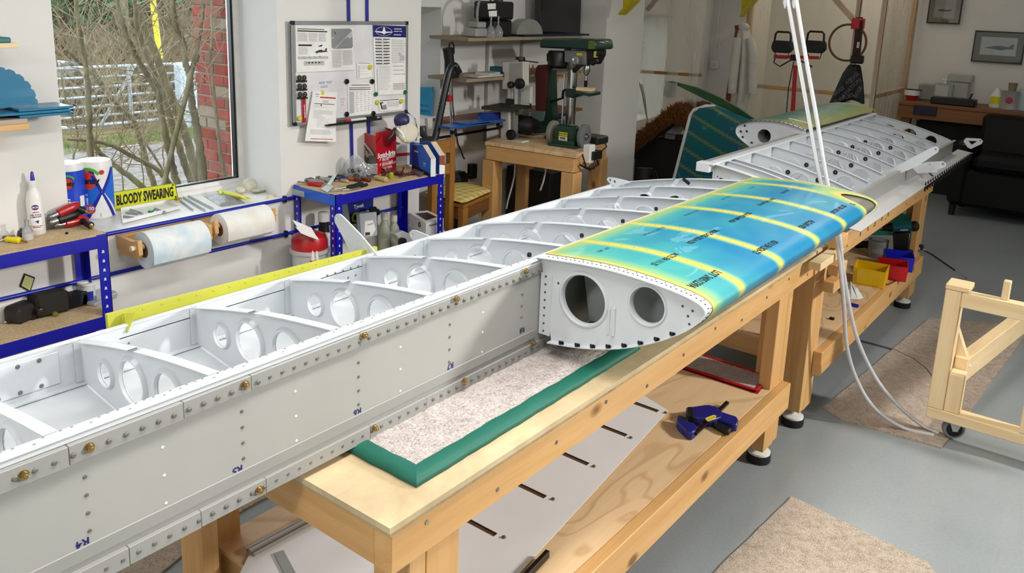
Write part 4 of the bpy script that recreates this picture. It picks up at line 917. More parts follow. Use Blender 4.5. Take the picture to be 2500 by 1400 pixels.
# whiteboard, hung clear of the pipes
XB = XW+.019
wb = thing('whiteboard', 'aluminium framed whiteboard covered with notices on the pier', 'whiteboard', (XB, 2.9, 1.3))
tl, tr_, br_, bl = [at(x, y, X=XB+.012) for x, y in ((708, 46), (996, 57), (993, 277), (717, 306))]
ya, yb, za, zb_ = (tl.y+bl.y)/2, (tr_.y+br_.y)/2, (bl.z+br_.z)/2, (tl.z+tr_.z)/2
b = B(); b.box(XB+.002, XB+.010, ya, yb, za, zb_); mk('board', b, plain('e6e6ea', .25, coat=.2), wb)
ALU = plain('a9adae', .35, .7)
for q in ((ya, yb, zb_-.016, zb_), (ya, yb, za, za+.014), (ya, ya+.018, za+.014, zb_-.016), (yb-.014, yb, za+.014, zb_-.016)):
    b = B(); b.box(XB+.002, XB+.018, *q); mk('frame_bar', b, ALU, wb, bev=.002)
for y, z in ((ya, za), (ya, zb_), (yb, za), (yb, zb_)):
    b = B(); b.box(XB+.001, XB+.020, y-.001 if y < 2.8 else y-.02, y+.02 if y < 2.8 else y+.001, z-.001 if z < 1.3 else z-.018, z+.018 if z < 1.3 else z+.001); mk('corner_cap', b, BLK, wb, bev=.003)
ty0, ty1 = at(795, 300, X=XB+.03).y, at(925, 290, X=XB+.03).y
b = B(); b.box(XB+.012, XB+.05, ty0, ty1, za-.014, za-.009); b.box(XB+.048, XB+.051, ty0, ty1, za-.014, za-.004); mk('pen_tray', b, BLK, wb)
text_on('marking', 'ADD TEST', .018, at(795, 202, X=XB+.0115), (0, 1, 0), (0, 0, 1), plain('8a94c4', .5), wb); text_on('marking', 'DATE', .017, at(792, 212, X=XB+.0115), (0, 1, 0), (0, 0, 1), plain('8a94c4', .5), wb)
for k in range(3): text_on('marking', ('30-12', '14-1', '22-2')[k], .011, at(836, 242+k*7, X=XB+.0115), (0, 1, 0), (0, 0, 1), plain('d48090', .5), wb)
pn = [at(842, 293, X=XB+.03), at(893, 288, X=XB+.03)]; 
b = B(); d = pn[1]-pn[0]; pm = thing('marker_pen', 'white and red marker pen lying in the whiteboard tray', 'marker pen', V((XB+.03, pn[0].y, za-.009)))
zz = za-.002
b = B(); b.cyl((XB+.03, pn[0].y+.035, zz), (XB+.03, pn[1].y, zz), .0065, n=12); mk('barrel', b, WPL, pm, 40)
b = B(); b.cyl((XB+.03, pn[0].y, zz), (XB+.03, pn[0].y+.036, zz), .007, n=12); mk('cap', b, INKR, pm, 40)
b = B(); b.box(XB+.022, XB+.042, pn[1].y+.005, pn[1].y+.07, za-.009, za+.008); one('board_eraser', b, BLK, 'black eraser block in the whiteboard tray', 'eraser', bev=.003)
# papers on the board
def lines(b, o, u, v, rows, w, h=.0022, jit=0, seed=1):
    r = random.Random(seed)
    for z in rows:
        L = w*(1-jit*r.random()); b.face([o+v*z, o+u*L+v*z, o+u*L+v*(z+h), o+v*(z+h)])
def paper(nm, label, px, x=XB+.013, curl=.004, m=None, cat='notice'):
    P_ = ats(px, X=x); t = thing(nm, label, cat, P_[3]); b = B()
    f = lambda s, q: (P_[0]*(1-s)+P_[1]*s)*(1-q)+(P_[3]*(1-s)+P_[2]*s)*q+V((curl*(q**3)*(.4+s*.6)+.0015*sin(s*5), 0, 0))
    b.grid(f, 8, 10); b.grid(lambda s, q: f(s, q)+V((-.0004, 0, 0)), 8, 10); mk('sheet', b, m or PAPER, t, 60)
    def g(s, q, off=.0005): return f(s, q)+V((off, 0, 0))
    return t, g
def patch(t, g, s0, s1, q0, q1, m, nm='print', n=6, off=.0007):
    b = B(); b.grid(lambda s, q: g(s0+(s1-s0)*s, q0+(q1-q0)*q, off), n, n); return mk(nm, b, m, t)
def tl_lines(t, g, s0, s1, q0, q1, n, m=INKG, h=.25, jit=.15, seed=2, nm='text_lines'):
    r = random.Random(seed); b = B()
    for i in range(n):
        a = q0+(q1-q0)*i/n; e = s1-(s1-s0)*jit*r.random(); hh = (q1-q0)/n*h
        b.grid(lambda s, q: g(s0+(e-s0)*s, a+hh*q, .0007), 5, 1)
    return mk(nm, b, m, t, kind='stuff')
def ptext(t, g, s, q, txt, size, m, P_w, P_h, bold=.0002, al='CENTER', rot=0):
    b = text_mesh(txt, size, bold, al)
    if rot: b.bm.transform(Matrix.Rotation(rot, 4, 'Z'))
    for v in b.bm.verts: v.co = g(s+v.co.x/P_w, q-v.co.y/P_h, .0009)
    return mk('lettering', b, m, t)
G1, G2, G3 = plain('8d8f92', .7), plain('bcbec1', .7), plain('3a3b3e', .7)
t, g = paper('magazine_page', 'black and white aircraft magazine spread at top left of the whiteboard', [(721, 62), (862, 68), (866, 171), (723, 177)])
tl_lines(t, g, .03, .53, .06, .075, 1, INK, 1, .1); patch(t, g, .03, .53, .10, .125, INK); tl_lines(t, g, .03, .2, .15, .34, 11, G2, .5); tl_lines(t, g, .215, .36, .15, .34, 11, G2, .5, seed=4); tl_lines(t, g, .38, .52, .15, .34, 11, G2, .5, seed=5)
patch(t, g, .04, .26, .40, .435, INK); tl_lines(t, g, .04, .2, .46, .62, 9, G2, .5, seed=6); patch(t, g, .03, .53, .66, .72, G2); tl_lines(t, g, .03, .53, .66, .72, 3, G1, .5)
patch(t, g, .12, .46, .76, .86, G2); tl_lines(t, g, .16, .42, .785, .83, 1, INK, .6, 0)
def pshape(t, g, pts, m, off=.0009, nm='picture'):
    b = B(); c = (sum(p[0] for p in pts)/len(pts), sum(p[1] for p in pts)/len(pts))
    b.face([g(p[0], p[1], off) for p in pts]); return mk(nm, b, m, t)
pshape(t, g, [(.31, .56), (.34, .54), (.38, .52), (.42, .51), (.44, .53), (.48, .53), (.49, .48), (.515, .48), (.51, .55), (.53, .565), (.46, .565), (.42, .575), (.35, .58), (.345, .61), (.335, .61), (.335, .58), (.31, .575)], G3)
pshape(t, g, [(.36, .42), (.39, .43), (.40, .41), (.44, .40), (.43, .44), (.38, .45)], G3); patch(t, g, .38, .40, .65, .66, G3)
ph = [(.61, .04), (.95, .02), (.985, .06), (.985, .44), (.96, .48), (.64, .50), (.60, .46), (.60, .07)]
pshape(t, g, ph, G1); ptext(t, g, .80, .06, 'THE AVIATOR', .013, INK, .36, .26)
pshape(t, g, [(.985, .06), (.985, .2), (.74, .48), (.64, .50)], G2, .0010); pshape(t, g, [(.645, .10), (.66, .10), (.72, .22), (.80, .24), (.92, .38), (.90, .43), (.80, .37), (.74, .28), (.69, .22)], G3, .0012); pshape(t, g, [(.60, .26), (.70, .17), (.76, .12), (.76, .135), (.71, .19), (.62, .27)], G2, .0011); pshape(t, g, [(.74, .24), (.80, .26), (.86, .30), (.84, .33), (.77, .29)], INK, .0013); pshape(t, g, [(.76, .37), (.79, .37), (.79, .40), (.76, .40)], INK, .0013)
for i, (a, c_) in enumerate(((.60, .78), (.79, .98))): tl_lines(t, g, a, c_, .53, .93 if i == 0 else .88, 22, G2, .55, seed=9+i)
t, g = paper('parts_chart', 'tall parts chart with dark blue aircraft header at right of the whiteboard', [(910, 61), (993, 64), (991, 229), (916, 233)])
patch(t, g, .0, 1, 0, .165, plain('10126a', .5))
WP = INKW
pshape(t, g, [(.02, .09), (.12, .083), (.26, .088), (.29, .04), (.31, .015), (.33, .04), (.36, .088), (.5, .085), (.59, .09), (.5, .10), (.36, .11), (.33, .125), (.29, .125), (.26, .11), (.12, .10)], WP, .0012)
b = B(); n = 26
for i in range(n):
    a0, a1 = 2*pi*i/n, 2*pi*(i+1)/n; b.face([g(.31+.24*k*cos(a), .085+.062*k*sin(a), .0011) for k, a in ((1, a0), (1, a1), (.95, a1), (.95, a0))])
mk('print', b, WP, t)
ptext(t, g, .61, .045, 'CLEAVELAND', .0085, WP, .22, .40, .0003, 'LEFT'); ptext(t, g, .61, .08, 'AIRCRAFT TOOL', .0075, WP, .22, .40, .0003, 'LEFT'); ptext(t, g, .61, .13, '800 368-1822', .0085, WP, .22, .40, .0003, 'LEFT')
tl_lines(t, g, .05, .24, .19, .58, 9, INK, .28, 0); tl_lines(t, g, .28, .47, .19, .58, 9, INK, .28, 0); tl_lines(t, g, .06, .46, .205, .59, 9, G2, .3)
tl_lines(t, g, .53, .97, .20, .55, 14, G2, .35); pshape(t, g, [(.72, .40), (.80, .38), (.86, .43), (.94, .44), (.93, .50), (.78, .52), (.80, .45)], G2, .001)
tl_lines(t, g, .12, .5, .58, .94, 18, G2, .3, .3, 7); tl_lines(t, g, .56, .97, .58, .76, 3, G1, .12); tl_lines(t, g, .56, .97, .84, .94, 5, G1, .4, .1, 8)
b = B()
for i in range(46): z = .62+.36*i/46; b.face([g(.065, z, .001), g(.065+(.03 if i % 4 == 0 else .018), z, .001), g(.065+.02, z+.004, .001), g(.065, z+.004, .001)])
mk('ruler_print', b, INK, t, kind='stuff')
t, g = paper('note', 'small typed note with yellow magnet near the middle of the whiteboard', [(871, 152), (908, 154), (908, 188), (872, 193)], XB+.0135)
patch(t, g, .1, .9, .02, .06, G1); tl_lines(t, g, .15, .85, .2, .5, 3, G2, .25); tl_lines(t, g, .15, .9, .55, .9, 2, G2, .1); patch(t, g, .08, .14, .2, .95, G2)
t, g = paper('data_table', 'printed table held by four black magnets on the whiteboard', [(848, 203), (908, 203), (906, 277), (850, 284)], XB+.013)
tl_lines(t, g, .15, .9, .05, .075, 1, G3, .8, 0); tl_lines(t, g, .06, .95, .13, .16, 1, G1, 1, 0); tl_lines(t, g, .06, .95, .19, .22, 1, G3, .7, 0)
patch(t, g, .06, .25, .26, .92, G2); 
for k in range(10):
    for s in (.12, .32, .5, .68, .84): patch(t, g, s, s+.07+.02*((k*7+int(s*9)) % 3), .27+.066*k, .283+.066*k, G1, 'figure', 1)
t, g = paper('clipping', 'catalogue clipping with two yellow magnets at bottom right of the whiteboard', [(920, 244), (986, 239), (981, 268), (927, 272)], XB+.013)
patch(t, g, .1, .82, .06, .12, G3); pshape(t, g, [(.08, .25), (.2, .22), (.2, .32), (.13, .34), (.14, .85), (.09, .85)], INK, .001); pshape(t, g, [(.16, .5), (.3, .45), (.31, .85), (.15, .88)], G1, .001); tl_lines(t, g, .34, .9, .24, .7, 6, G1, .3)
t, g = paper('notice', 'white form with red bars hanging below the whiteboard on a yellow magnet', [(764, 222), (825, 226), (817, 346), (743, 344)], XB+.022, .012)
patch(t, g, .30, .93, .105, .13, INKR); patch(t, g, .16, .90, .945, .958, INKR); patch(t, g, .12, .25, .055, .065, INK); ptext(t, g, .19, .10, 'vans', .008, INK, .2, .32)
tl_lines(t, g, .42, .68, .18, .225, 2, G1, .4, .1); tl_lines(t, g, .12, .9, .24, .26, 1, G3, .6, 0); patch(t, g, .36, .40, .26, .29, INK); tl_lines(t, g, .12, .6, .27, .33, 3, G2, .3, .4)
tl_lines(t, g, .14, .88, .385, .47, 3, G1, .2, .05); tl_lines(t, g, .14, .6, .47, .55, 4, G2, .3, .4); tl_lines(t, g, .30, .86, .55, .74, 7, G2, .25, .4, 12); tl_lines(t, g, .12, .85, .77, .87, 5, G1, .25, .1)
def magnet(px, py, col, label, r=.0125):
    p = at(px, py, X=XB+.015); b = B(); b.lathe(V((XB+.0155, p.y, p.z)), [(r, 0), (r, .005), (r*.8, .008)], 18, (1, 0, 0)); return one('magnet', b, plain(col, .35), label, 'magnet', 40, loc=V((XB+.0155, p.y, p.z)))
for i, (px, py) in enumerate(((846, 199), (908, 199), (846, 279), (911, 277))): magnet(px, py, '0a0a0e', 'round black magnet on the '+('top left', 'top right', 'bottom left', 'bottom right')[i]+' corner of the printed table', .013)
for px, py, l in ((903, 164, 'round yellow magnet on the small typed note'), (785, 227, 'round yellow magnet holding the form with red bars'), (921, 250, 'round yellow magnet on the left of the catalogue clipping'), (979, 247, 'round yellow magnet on the right of the catalogue clipping'), (731, 289, 'round yellow magnet at the bottom left of the whiteboard beside the red ribbon')): magnet(px, py, 'd6cf20', l, .012)
for px, py, l in ((917, 230, 'round green magnet at the lower left of the parts chart'), (988, 225, 'round green magnet at the lower right of the parts chart')): magnet(px, py, '0a6a40', l, .0115)
k = 0
for r_ in range(3):
    for c_ in range(2):
        p = at(729+c_*12+r_*.8, 192+r_*20.5, X=XB+.015); b = B(); b.torus(p+V((.006, 0, .004)), .0095, .0035, (1, 0, 0), 14, 6); b.ball(p+V((.006, 0, .004)), .004, 6); b.obox(p+V((.005, 0, -.012)), (.01, .026, .008)); k += 1
        one('magnetic_clip', b, plain('3b352b', .35, .6), 'small bronze ring clip on the whiteboard edge, '+('upper', 'middle', 'lower')[r_]+' row '+('left', 'right')[c_], 'clip', 40)
b = B(); pr = ats([(737, 238), (743, 239), (745, 299), (739, 300)], X=XB+.018); b.prism(pr, (.002, 0, 0)); pr = ats([(741, 240), (746, 241), (747, 298), (742, 299)], X=XB+.021); b.prism(pr, (.002, 0, 0))
t = one('ribbon_tag', b, plain('b01028', .6), 'red warning ribbon hanging at lower left of the whiteboard', 'ribbon', loc=pr[0]); text_on('lettering', 'REMOVE BEFORE', .0085, at(743.5, 272, X=XB+.0235), (0, .05, -1), (0, 1, .05), INKW, t, .0002)
# ------------------------------------------------------------------ window sill, paper rolls, left column shelves
ZSI = .742
def zsil(px, py): return at(px, py, Z=ZSI)
ROLLBL = plain('1a45c8', .35, coat=.3)
def kitchen_roll(label, px, pyb, pyt, r, full, rzoff):
    c = at(px, pyb, X=-3.46); c.z = ZSI; H_ = at(px, pyt, X=c.x+r*.5).z-ZSI
    t = thing('kitchen_roll', label, 'kitchen roll', c); c0 = V(c)
    b = B(); b.lathe(c0, [(r*.9, 0), (r*.995, .006), (r*.995, H_-.012), (r*.93, H_-.001), (r*.28, H_)], 36); roll = mk('wrapped_roll', b, WPL, t, 40)
    a0 = math.atan2(-c0.y, -c0.x)          # towards the open room
    def wrap(u, z, off=.0008):             # u: metres round the roll from the front, z: height
        a = a0+u/r; return c0+V((cos(a)*(r+off), sin(a)*(r+off), z))
    def area_(pts, m, off, nm='print'):
        b = B(); n = 10
        P_ = pts; 
        b.grid(lambda s, q: wrap(*[((P_[0][k]*(1-s)+P_[1][k]*s)*(1-q)+(P_[3][k]*(1-s)+P_[2][k]*s)*q) for k in (0, 1)], off), n, n); return mk(nm, b, m, roll)
    L = -1.45*r; BL1, BL2 = plain('1565d0', .35), plain('10209a', .35); h = H_
    area_([(L, .008), (.0*r if full else 1.4*r, .008), (.0*r if full else 1.4*r, h*.88), (L, h*.88)], ROLLBL if not full else BL1, .0006)
    if full:
        z = lambda f: .008+(h*.88-.008)*f
        area_([(-.05*r, z(0)), (1.30*r, z(0)), (1.30*r, z(1)), (-.05*r, z(1))], WPL, .0008)
        for q in ([(.0, z(.55)), (1.30*r, z(.10)), (1.30*r, z(.95)), (1.22*r, z(.95))],): area_([(.36*r, z(.55)), (1.32*r, z(.08)), (1.32*r, z(1)), (1.1*r, z(1))], BL1, .0011)
        area_([(-.9*r, z(0)), (-.05*r, z(0)), (.26*r, z(.55)), (-.30*r, z(1))], BL1, .0010)
        area_([(L, z(0)), (-.9*r, z(0)), (-.30*r, z(1)), (L, z(1))], BL1, .0010)
        area_([(-.55*r, z(0)), (.55*r, z(0)), (.33*r, z(.52)), (.27*r, z(.52))], WPL, .0012)
        for q in ([(.22*r, z(.50)), (.34*r, z(.56)), (-.16*r, z(1)), (-.40*r, z(1))], [(.30*r, z(.56)), (.42*r, z(.50)), (1.22*r, z(1)), (1.0*r, z(1))], [(.33*r, z(.56)), (.28*r, z(.50)), (.92*r, z(0)), (1.2*r, z(0))], [(-.75*r, z(0)), (-.45*r, z(0)), (.32*r, z(.50)), (.24*r, z(.56))]): area_(q, BL2, .0015)
        area_([(L, z(0)), (-.75*r, z(0)), (-.66*r, z(.13)), (L, z(.13))], BL2, .0014)
    k = 1 if full else 0; u0 = -.42*r if full else -.1*r; sc = 1 if full else .62
    def disc(u, z, ru, rz_, m, off):
        b = B(); n = 22; cc = [wrap(u+ru*cos(2*pi*i/n), z+rz_*sin(2*pi*i/n), off) for i in range(n)]; w = wrap(u, z, off)
        for i in range(n): b.face([w, cc[i], cc[(i+1) % n]])
        mk('print', b, m, roll)
    def arc(u, z, r0, r1, m, off):
        b = B(); n = 14
        b.grid(lambda s, q: wrap(u+(r0+(r1-r0)*q)*cos(pi*.15+pi*.75*s), z+(r0+(r1-r0)*q)*sin(pi*.15+pi*.75*s), off), n, 1); mk('print', b, m, roll)
    arc(u0, h*.70, .040*sc, .052*sc, plain('54b030', .4), .0019)
    disc(u0, h*.68, .033*sc, .036*sc, plain('d8301c', .4), .0019)
    def wtext(txt, size, u, z, m, bold, off=.0016):
        b = text_mesh(txt, size, bold)
        for v in b.bm.verts: v.co = wrap(u+v.co.x, z+v.co.y, off)
        mk('lettering', b, m, roll)
    wtext('Plenty', .036*sc, u0-.002, h*.68, INK, .0014, .0023)
    wtext('G', .05*sc, u0-(.3*r if full else .003), h*.38, INKW, .001, .0023); wtext('ONE', .016*sc, u0-(.3*r if full else 0), h*.29, INKW, .0004, .0023)
    if full:
        area_([(L, h*.80), (-.32*r, h*.80), (-.36*r, h*.88), (L, h*.88)], plain('d4525a', .4), .0017)
        disc(.36*r, h*.82, .011, .010, plain('c8302c', .4), .0018)
        disc(-.42*r, h*.19, .021, .021, plain('c83a28', .4), .0018); wtext('100', .022, -.42*r, h*.205, INKW, .0006, .0024); wtext('SHEETS', .008, -.42*r, h*.15, plain('f0b040', .5), .0002, .0024)
        area_([(.1*r, h*.05), (.2*r, h*.05), (.2*r, h*.12), (.1*r, h*.12)], G2, .0013)
    else:
        area_([(.62*r, h*.28), (1.0*r, h*.28), (1.0*r, h*.46), (.62*r, h*.46)], WPL, .0013); area_([(.1*r, h*.3), (.3*r, h*.3), (.3*r, h*.36), (.1*r, h*.36)], plain('c83a28', .4), .0013)
    return t
kitchen_roll('blue and white kitchen roll pack on the sill beside the yellow sign', 240, 530, 392, .068, True, 0)
kitchen_roll('blue kitchen roll pack on the sill, half hidden behind the wall column', 176, 540, 398, .060, False, 0)
# yellow sign
sg = thing('sign', 'yellow sign with black lettering standing on the window sill', 'sign', zsil(360, 505))
SX = -3.50
P_ = ats([(276, 470), (427, 447), (434, 485), (280, 515)], X=SX); zoff = 0
b = B(); b.prism(P_, (-.004, 0, 0)); pl0 = mk('plate', b, plain('d8dc22', .45), sg)
u = (P_[1]-P_[0]).normalized(); v = V((0, 0, 1)); c = (P_[1]+P_[2])/2; w = (P_[1]-P_[0]).length
bt = text_mesh('BLOODY SWEARING', .06, .0022, 'RIGHT')
xs_ = [q.co.x for q in bt.bm.verts]; zs_ = [q.co.y for q in bt.bm.verts]; t0, t1 = at(284, 490, X=SX), at(423, 470, X=SX); wt = (t1-t0).length; ht = at(350, 478, X=SX).z-at(350, 504, X=SX).z
for q in bt.bm.verts: q.co = t0+u*((q.co.x-min(xs_))/(max(xs_)-min(xs_))*wt)+v*(((q.co.y-min(zs_))/(max(zs_)-min(zs_))-.5)*ht)+V((.0012, 0, 0))
mk('lettering', bt, INK, pl0)
b = B(); e = .003
for i in range(4): b.bar(P_[i]+V((.0006, 0, 0)), P_[(i+1) % 4]+V((.0006, 0, 0)), .0012, e, (1, 0, 0))
mk('border', b, INK, pl0)
b = B()
for px, py in ((422, 452), (429, 481)): b.lathe(at(px, py, X=SX), [(.0045, 0), (.003, .003)], 10, (1, 0, 0))
mk('screw', b, BLK, pl0, kind='stuff')
b = B(); p = at(434, 492, X=SX+.01); b.box(p.x-.02, p.x+.004, p.y-.006, p.y+.018, ZSI, p.z+.015); mk('stand', b, plain('b08a20', .35, .5), sg)
# trays and parts on the sill
b = B(); q = [V((p.x, p.y, ZSI+.003)) for p in ats([(296, 517), (408, 497), (440, 512), (300, 548)], Z=ZSI)]
b.prism(q, (0, 0, .002))
for i in range(4): b.bar(q[i]+V((0, 0, .008)), q[(i+1) % 4]+V((0, 0, .008)), .003, .014)
tray = one('parts_tray', b, WPL, 'shallow white parts tray on the sill below the yellow sign', 'tray', loc=q[0])
AL2 = plain('aab0b4', .35, .6)
for i, (x0, y0, x1, y1, l) in enumerate(((308, 525, 336, 528, 'short aluminium strip in the white tray, top one'), (318, 518, 348, 527, 'aluminium bracket strip in the white tray, next to the green tag'), (302, 534, 334, 538, 'aluminium hinge strip in the white tray, nearest the kitchen roll'), (378, 515, 405, 524, 'flat silver strip at the right of the white tray'))):
    b = B(); p, q_ = V((*zsil(x0, y0)[:2], ZSI+.008)), V((*zsil(x1, y1)[:2], ZSI+.008)); b.bar(p, q_, .012, .004); b.bar(p+V((0, 0, .004)), q_+V((0, 0, .004)), .004, .006); one('metal_strip', b, AL2, l, 'metal strip')
p = zsil(369, 524); b = B(); b.obox(p+V((0, 0, .012)), (.022, .016, .008), (0, .2, .6)); b.tube([p+V((0, 0, .012)), p+V((.0, .02, .02))], .003, 6); one('tag', b, plain('108a50', .5), 'small green tag lying in the white tray', 'tag', bev=.002)
for i, (x0, y0, x1, y1) in enumerate(((448, 485, 500, 517), (460, 482, 520, 513), (440, 492, 470, 515))):
    b = B(); p, q_ = V((*zsil(x0, y0)[:2], ZSI+.004)), V((*zsil(x1, y1)[:2], ZSI+.004)); b.bar(p, q_, .008, .006); b.bar(p+V((0, 0, .004)), q_+V((0, 0, .004)), .003, .006); one('metal_angle', b, AL2, ('long aluminium angle on the sill right of the sign, nearest it', 'long aluminium angle on the sill beside the grey cloth bag', 'short aluminium angle on the sill under the sign edge')[i], 'metal angle')
def bagm(): return CLEARP
b = B(); q = ats([(495, 478), (555, 470), (600, 497), (540, 506)], Z=ZSI); b.grid(lambda s, t: (q[0]*(1-s)+q[1]*s)*(1-t)+(q[3]*(1-s)+q[2]*s)*t+V((0, 0, .002+.022*sin(pi*s)*sin(pi*t)+.004*mnoise.noise(V((s*6, t*6, 0))))), 14, 10); one('plastic_bag', b, CLEARP, 'flat clear plastic bag with yellow gloves on the sill', 'bag', 60)
b = B(); YG = plain('d8dc50', .6)
for pts in ([(532, 478), (555, 482), (585, 488), (612, 496)], [(538, 484), (560, 486), (590, 492), (606, 500)], [(536, 475), (542, 486), (548, 484)]): b.tube([zsil(*p)+V((0, 0, .022)) for p in pts], [.006, .008, .007, .004][:len(pts)], 8)
one('glove', b, YG, 'yellow rubber glove lying on the clear bag at the sill', 'glove', 60)
p = zsil(586, 484); b = B(); b.ball(p+V((0, 0, .012)), (.02, .016, .012), 10); one('cap', b, plain('c0485a', .45), 'small pink cap on the sill behind the yellow glove', 'cap', 60)
rp = thing('dust_mask', 'crumpled pale dust mask in the right corner of the sill', 'mask', zsil(612, 474)); p = zsil(606, 470)
b = B(); b.lathe(p+V((.0, .01, .035)), [(.004, .03), (.02, .026), (.034, .01), (.036, 0), (.034, 0), (.03, .008)], 18, (.7, -.2, .4)); mk('cup', b, plain('d2cfbe', .8), rp, 50)
b = B(); b.ball(p+V((-.01, -.035, .016)), (.024, .03, .016), 10); b.ball(p+V((.03, .02, .012)), (.03, .025, .010), 10); mk('fold', b, plain('cfccba', .85), rp, 60)
b = B(); b.tube([p+V((.05, .0, .006)), p+V((.06, .05, .008)), p+V((.04, .09, .006))], .005, 6); mk('strap', b, plain('8a8c84', .8), rp, 60)
b = B(); p = zsil(662, 482); b.obox(p+V((0, 0, .003)), (.012, .05, .006), (0, 0, .3)); one('wood_shaving', b, PINEP[1], 'thin wooden sliver on the sill near the corner', 'wood offcut')
# wooden paper roll holders with their rolls
def roll_holder(label, yl, yr, zc, rcol, rlabel, r, yoff=0):
    t = thing('roll_holder', label, 'roll holder', (XW, (yl+yr)/2, zc)); bx = XW+.165
    b = B(); zh = .724-zc; b.box(XW+.001, XW+.018, yl, yr, zc-.03, zc+zh); mk('back_board', b, PINE[1], t, bev=.001)
    for y in (yl, yr-.018):
        b = B(); b.prism([(XW+.019, y, zc-.06), (XW+.019, y, zc+zh), (bx-.045, y, zc+zh-.003), (bx+.005, y, zc+.03), (bx+.008, y, zc-.03), (bx-.012, y, zc-.05), (bx-.06, y, zc-.048)], (0, .018, 0)); mk('side_arm', b, PINE[0], t, bev=.001)
    b = B(); b.cyl((bx-.02, yl-.018, zc-.005), (bx-.02, yr+.02, zc-.005), .011, n=14); mk('dowel', b, PINEP[1], t, 40)
    rt = thing('paper_roll', rlabel, 'paper roll', (bx-.02, (yl+yr)/2, zc))
    m = N('roll_'+rcol); c = m.ramp(m.noise(m.coord((3, 3, 3)), 4, 3), [(.3, rcol), (.7, 'eef0ee')]); m.col(c); m.set(.9, spec=.1); m.bump(m.noise(m.coord((60, 160, 60)), 1, 2), .3, .003)
    y0, y1 = yl+.036, yr-.036
    b = B(); cz = zc-.005-.028+.011
    b.lathe((bx-.02, y0, cz), [(.030, .0005), (r, 0), (r, y1-y0), (.030, y1-y0-.0005), (.030, y1-y0-.002), (.029, .02)], 44, (0, 1, 0)); b.grid(lambda s, q: V((bx-.02+r*cos(pi*.0-.5*s)+.001, y0+(y1-y0)*q, cz-r*sin(.5*s)-.01*s*s)), 8, 1)
    mk('paper', b, m.m, rt, 50)
    b = B(); b.lathe((bx-.02, y0-.001, cz), [(.030, 0), (.030, .02)], 24, (0, 1, 0)); mk('core', b, plain('6a4a30', .8), rt, 40)
    return t
yl0 = at(330, 600, X=XW+.165).y; yr0 = at(510, 560, X=XW+.165).y
roll_holder('wooden wall bracket holding the blue paper roll, under the sill', at(335, 600, X=XW+.165).y, at(516, 560, X=XW+.165).y, at(520, 570, X=XW+.15).z+.012, 'c3d8e6', 'wide pale blue paper towel roll on the left wooden bracket', .075)
roll_holder('wooden wall bracket holding the white paper roll, under the sill', at(523, 570, X=XW+.165).y, at(672, 530, X=XW+.165).y, at(520, 560, X=XW+.15).z+.014, 'e2ddd4', 'wide white paper towel roll on the right wooden bracket', .068)
# shelves on the column with teal plastic templates
TEAL = plain('146f96', .35, coat=.2)
XT = XW+.16
def shelf_px(label, px0, px1, py, depth=.2, mt=None, h=.02):
    p, q = at(px0, py, X=XW+depth), at(px1, py, X=XW+depth); b = B(); b.box(XW+.001, XW+depth, p.y-.4, q.y, p.z-h, p.z); return one('wall_shelf', b, mt or PINE[1], label, 'shelf', bev=.001), p.z, q.y
_, zs1, ys1 = shelf_px('short pine wall shelf at the left edge, carrying teal templates', 0, 72, 308, .17)
b = B(); b.box(XW+.02, XW+.16, ys1-.3, ys1+.0, zs1, zs1+.016); one('oak_board', b, plain('b0a294', .6), 'grey weathered board under the teal templates on the pine shelf', 'board', bev=.001)
z0 = zs1+.017
for i in range(3):
    q0 = at(176, 262, X=XW+.15); q1 = at(72, 275, X=XW+.15); b = B(); b.box(XW+.02, XW+.15, ys1-.35 if i % 2 else ys1-.02, q0.y+.004*(i % 2), z0+.011*i, z0+.011*i+.009); b.box(XW+.13, XW+.15, q0.y-.004, q0.y+.006, z0+.011*i+.001, z0+.011*i+.008)
    one('template', b, TEAL, ('teal plastic template strip, lowest of the stack on the pine shelf', 'teal plastic template strip, middle of the stack on the pine shelf', 'teal plastic template strip, topmost of the stack on the pine shelf')[i], 'template', bev=.001)
c = at(-8, 268, X=XW+.10); rr = (at(94, 262, X=XW+.10)-at(-8, 262, X=XW+.10)).length; top = at(0, 162, X=XW+.10).z-(z0+.034)
b = B(); prof = []
for i in range(49):
    a = pi*i/48; k = 1.0 if i % 4 != 3 else .955; prof.append((c.y+rr*cos(a)*k, z0+.034+top*sin(a)*k))
b.prism([V((XW+.095, y, z)) for y, z in prof], (.006, 0, 0)); b.box(XW+.09, XW+.11, c.y-.03, c.y+.03, z0+.034, z0+.05)
one('round_template', b, TEAL, 'teal half round plastic template with notched rim on the pine shelf', 'template')
_, zs2, ys2 = shelf_px('thin pine wall shelf at the top left edge', 0, 43, 106, .17, PINEP[1], .016)
b = B(); q0 = at(27, 95, X=XW+.15); b.box(XW+.02, XW+.15, ys2-.3, q0.y, zs2, zs2+.018); one('box', b, plain('1b6a74', .4), 'teal flat box on the thin upper shelf at the top left', 'box', bev=.003)
b = B(); b.cyl((XW+.06, ys2-.25, zs2+.022), (XW+.06, q0.y-.01, zs2+.026), .003); one('pen', b, BLK, 'black pen on top of the teal box at the top left', 'pen', 40)
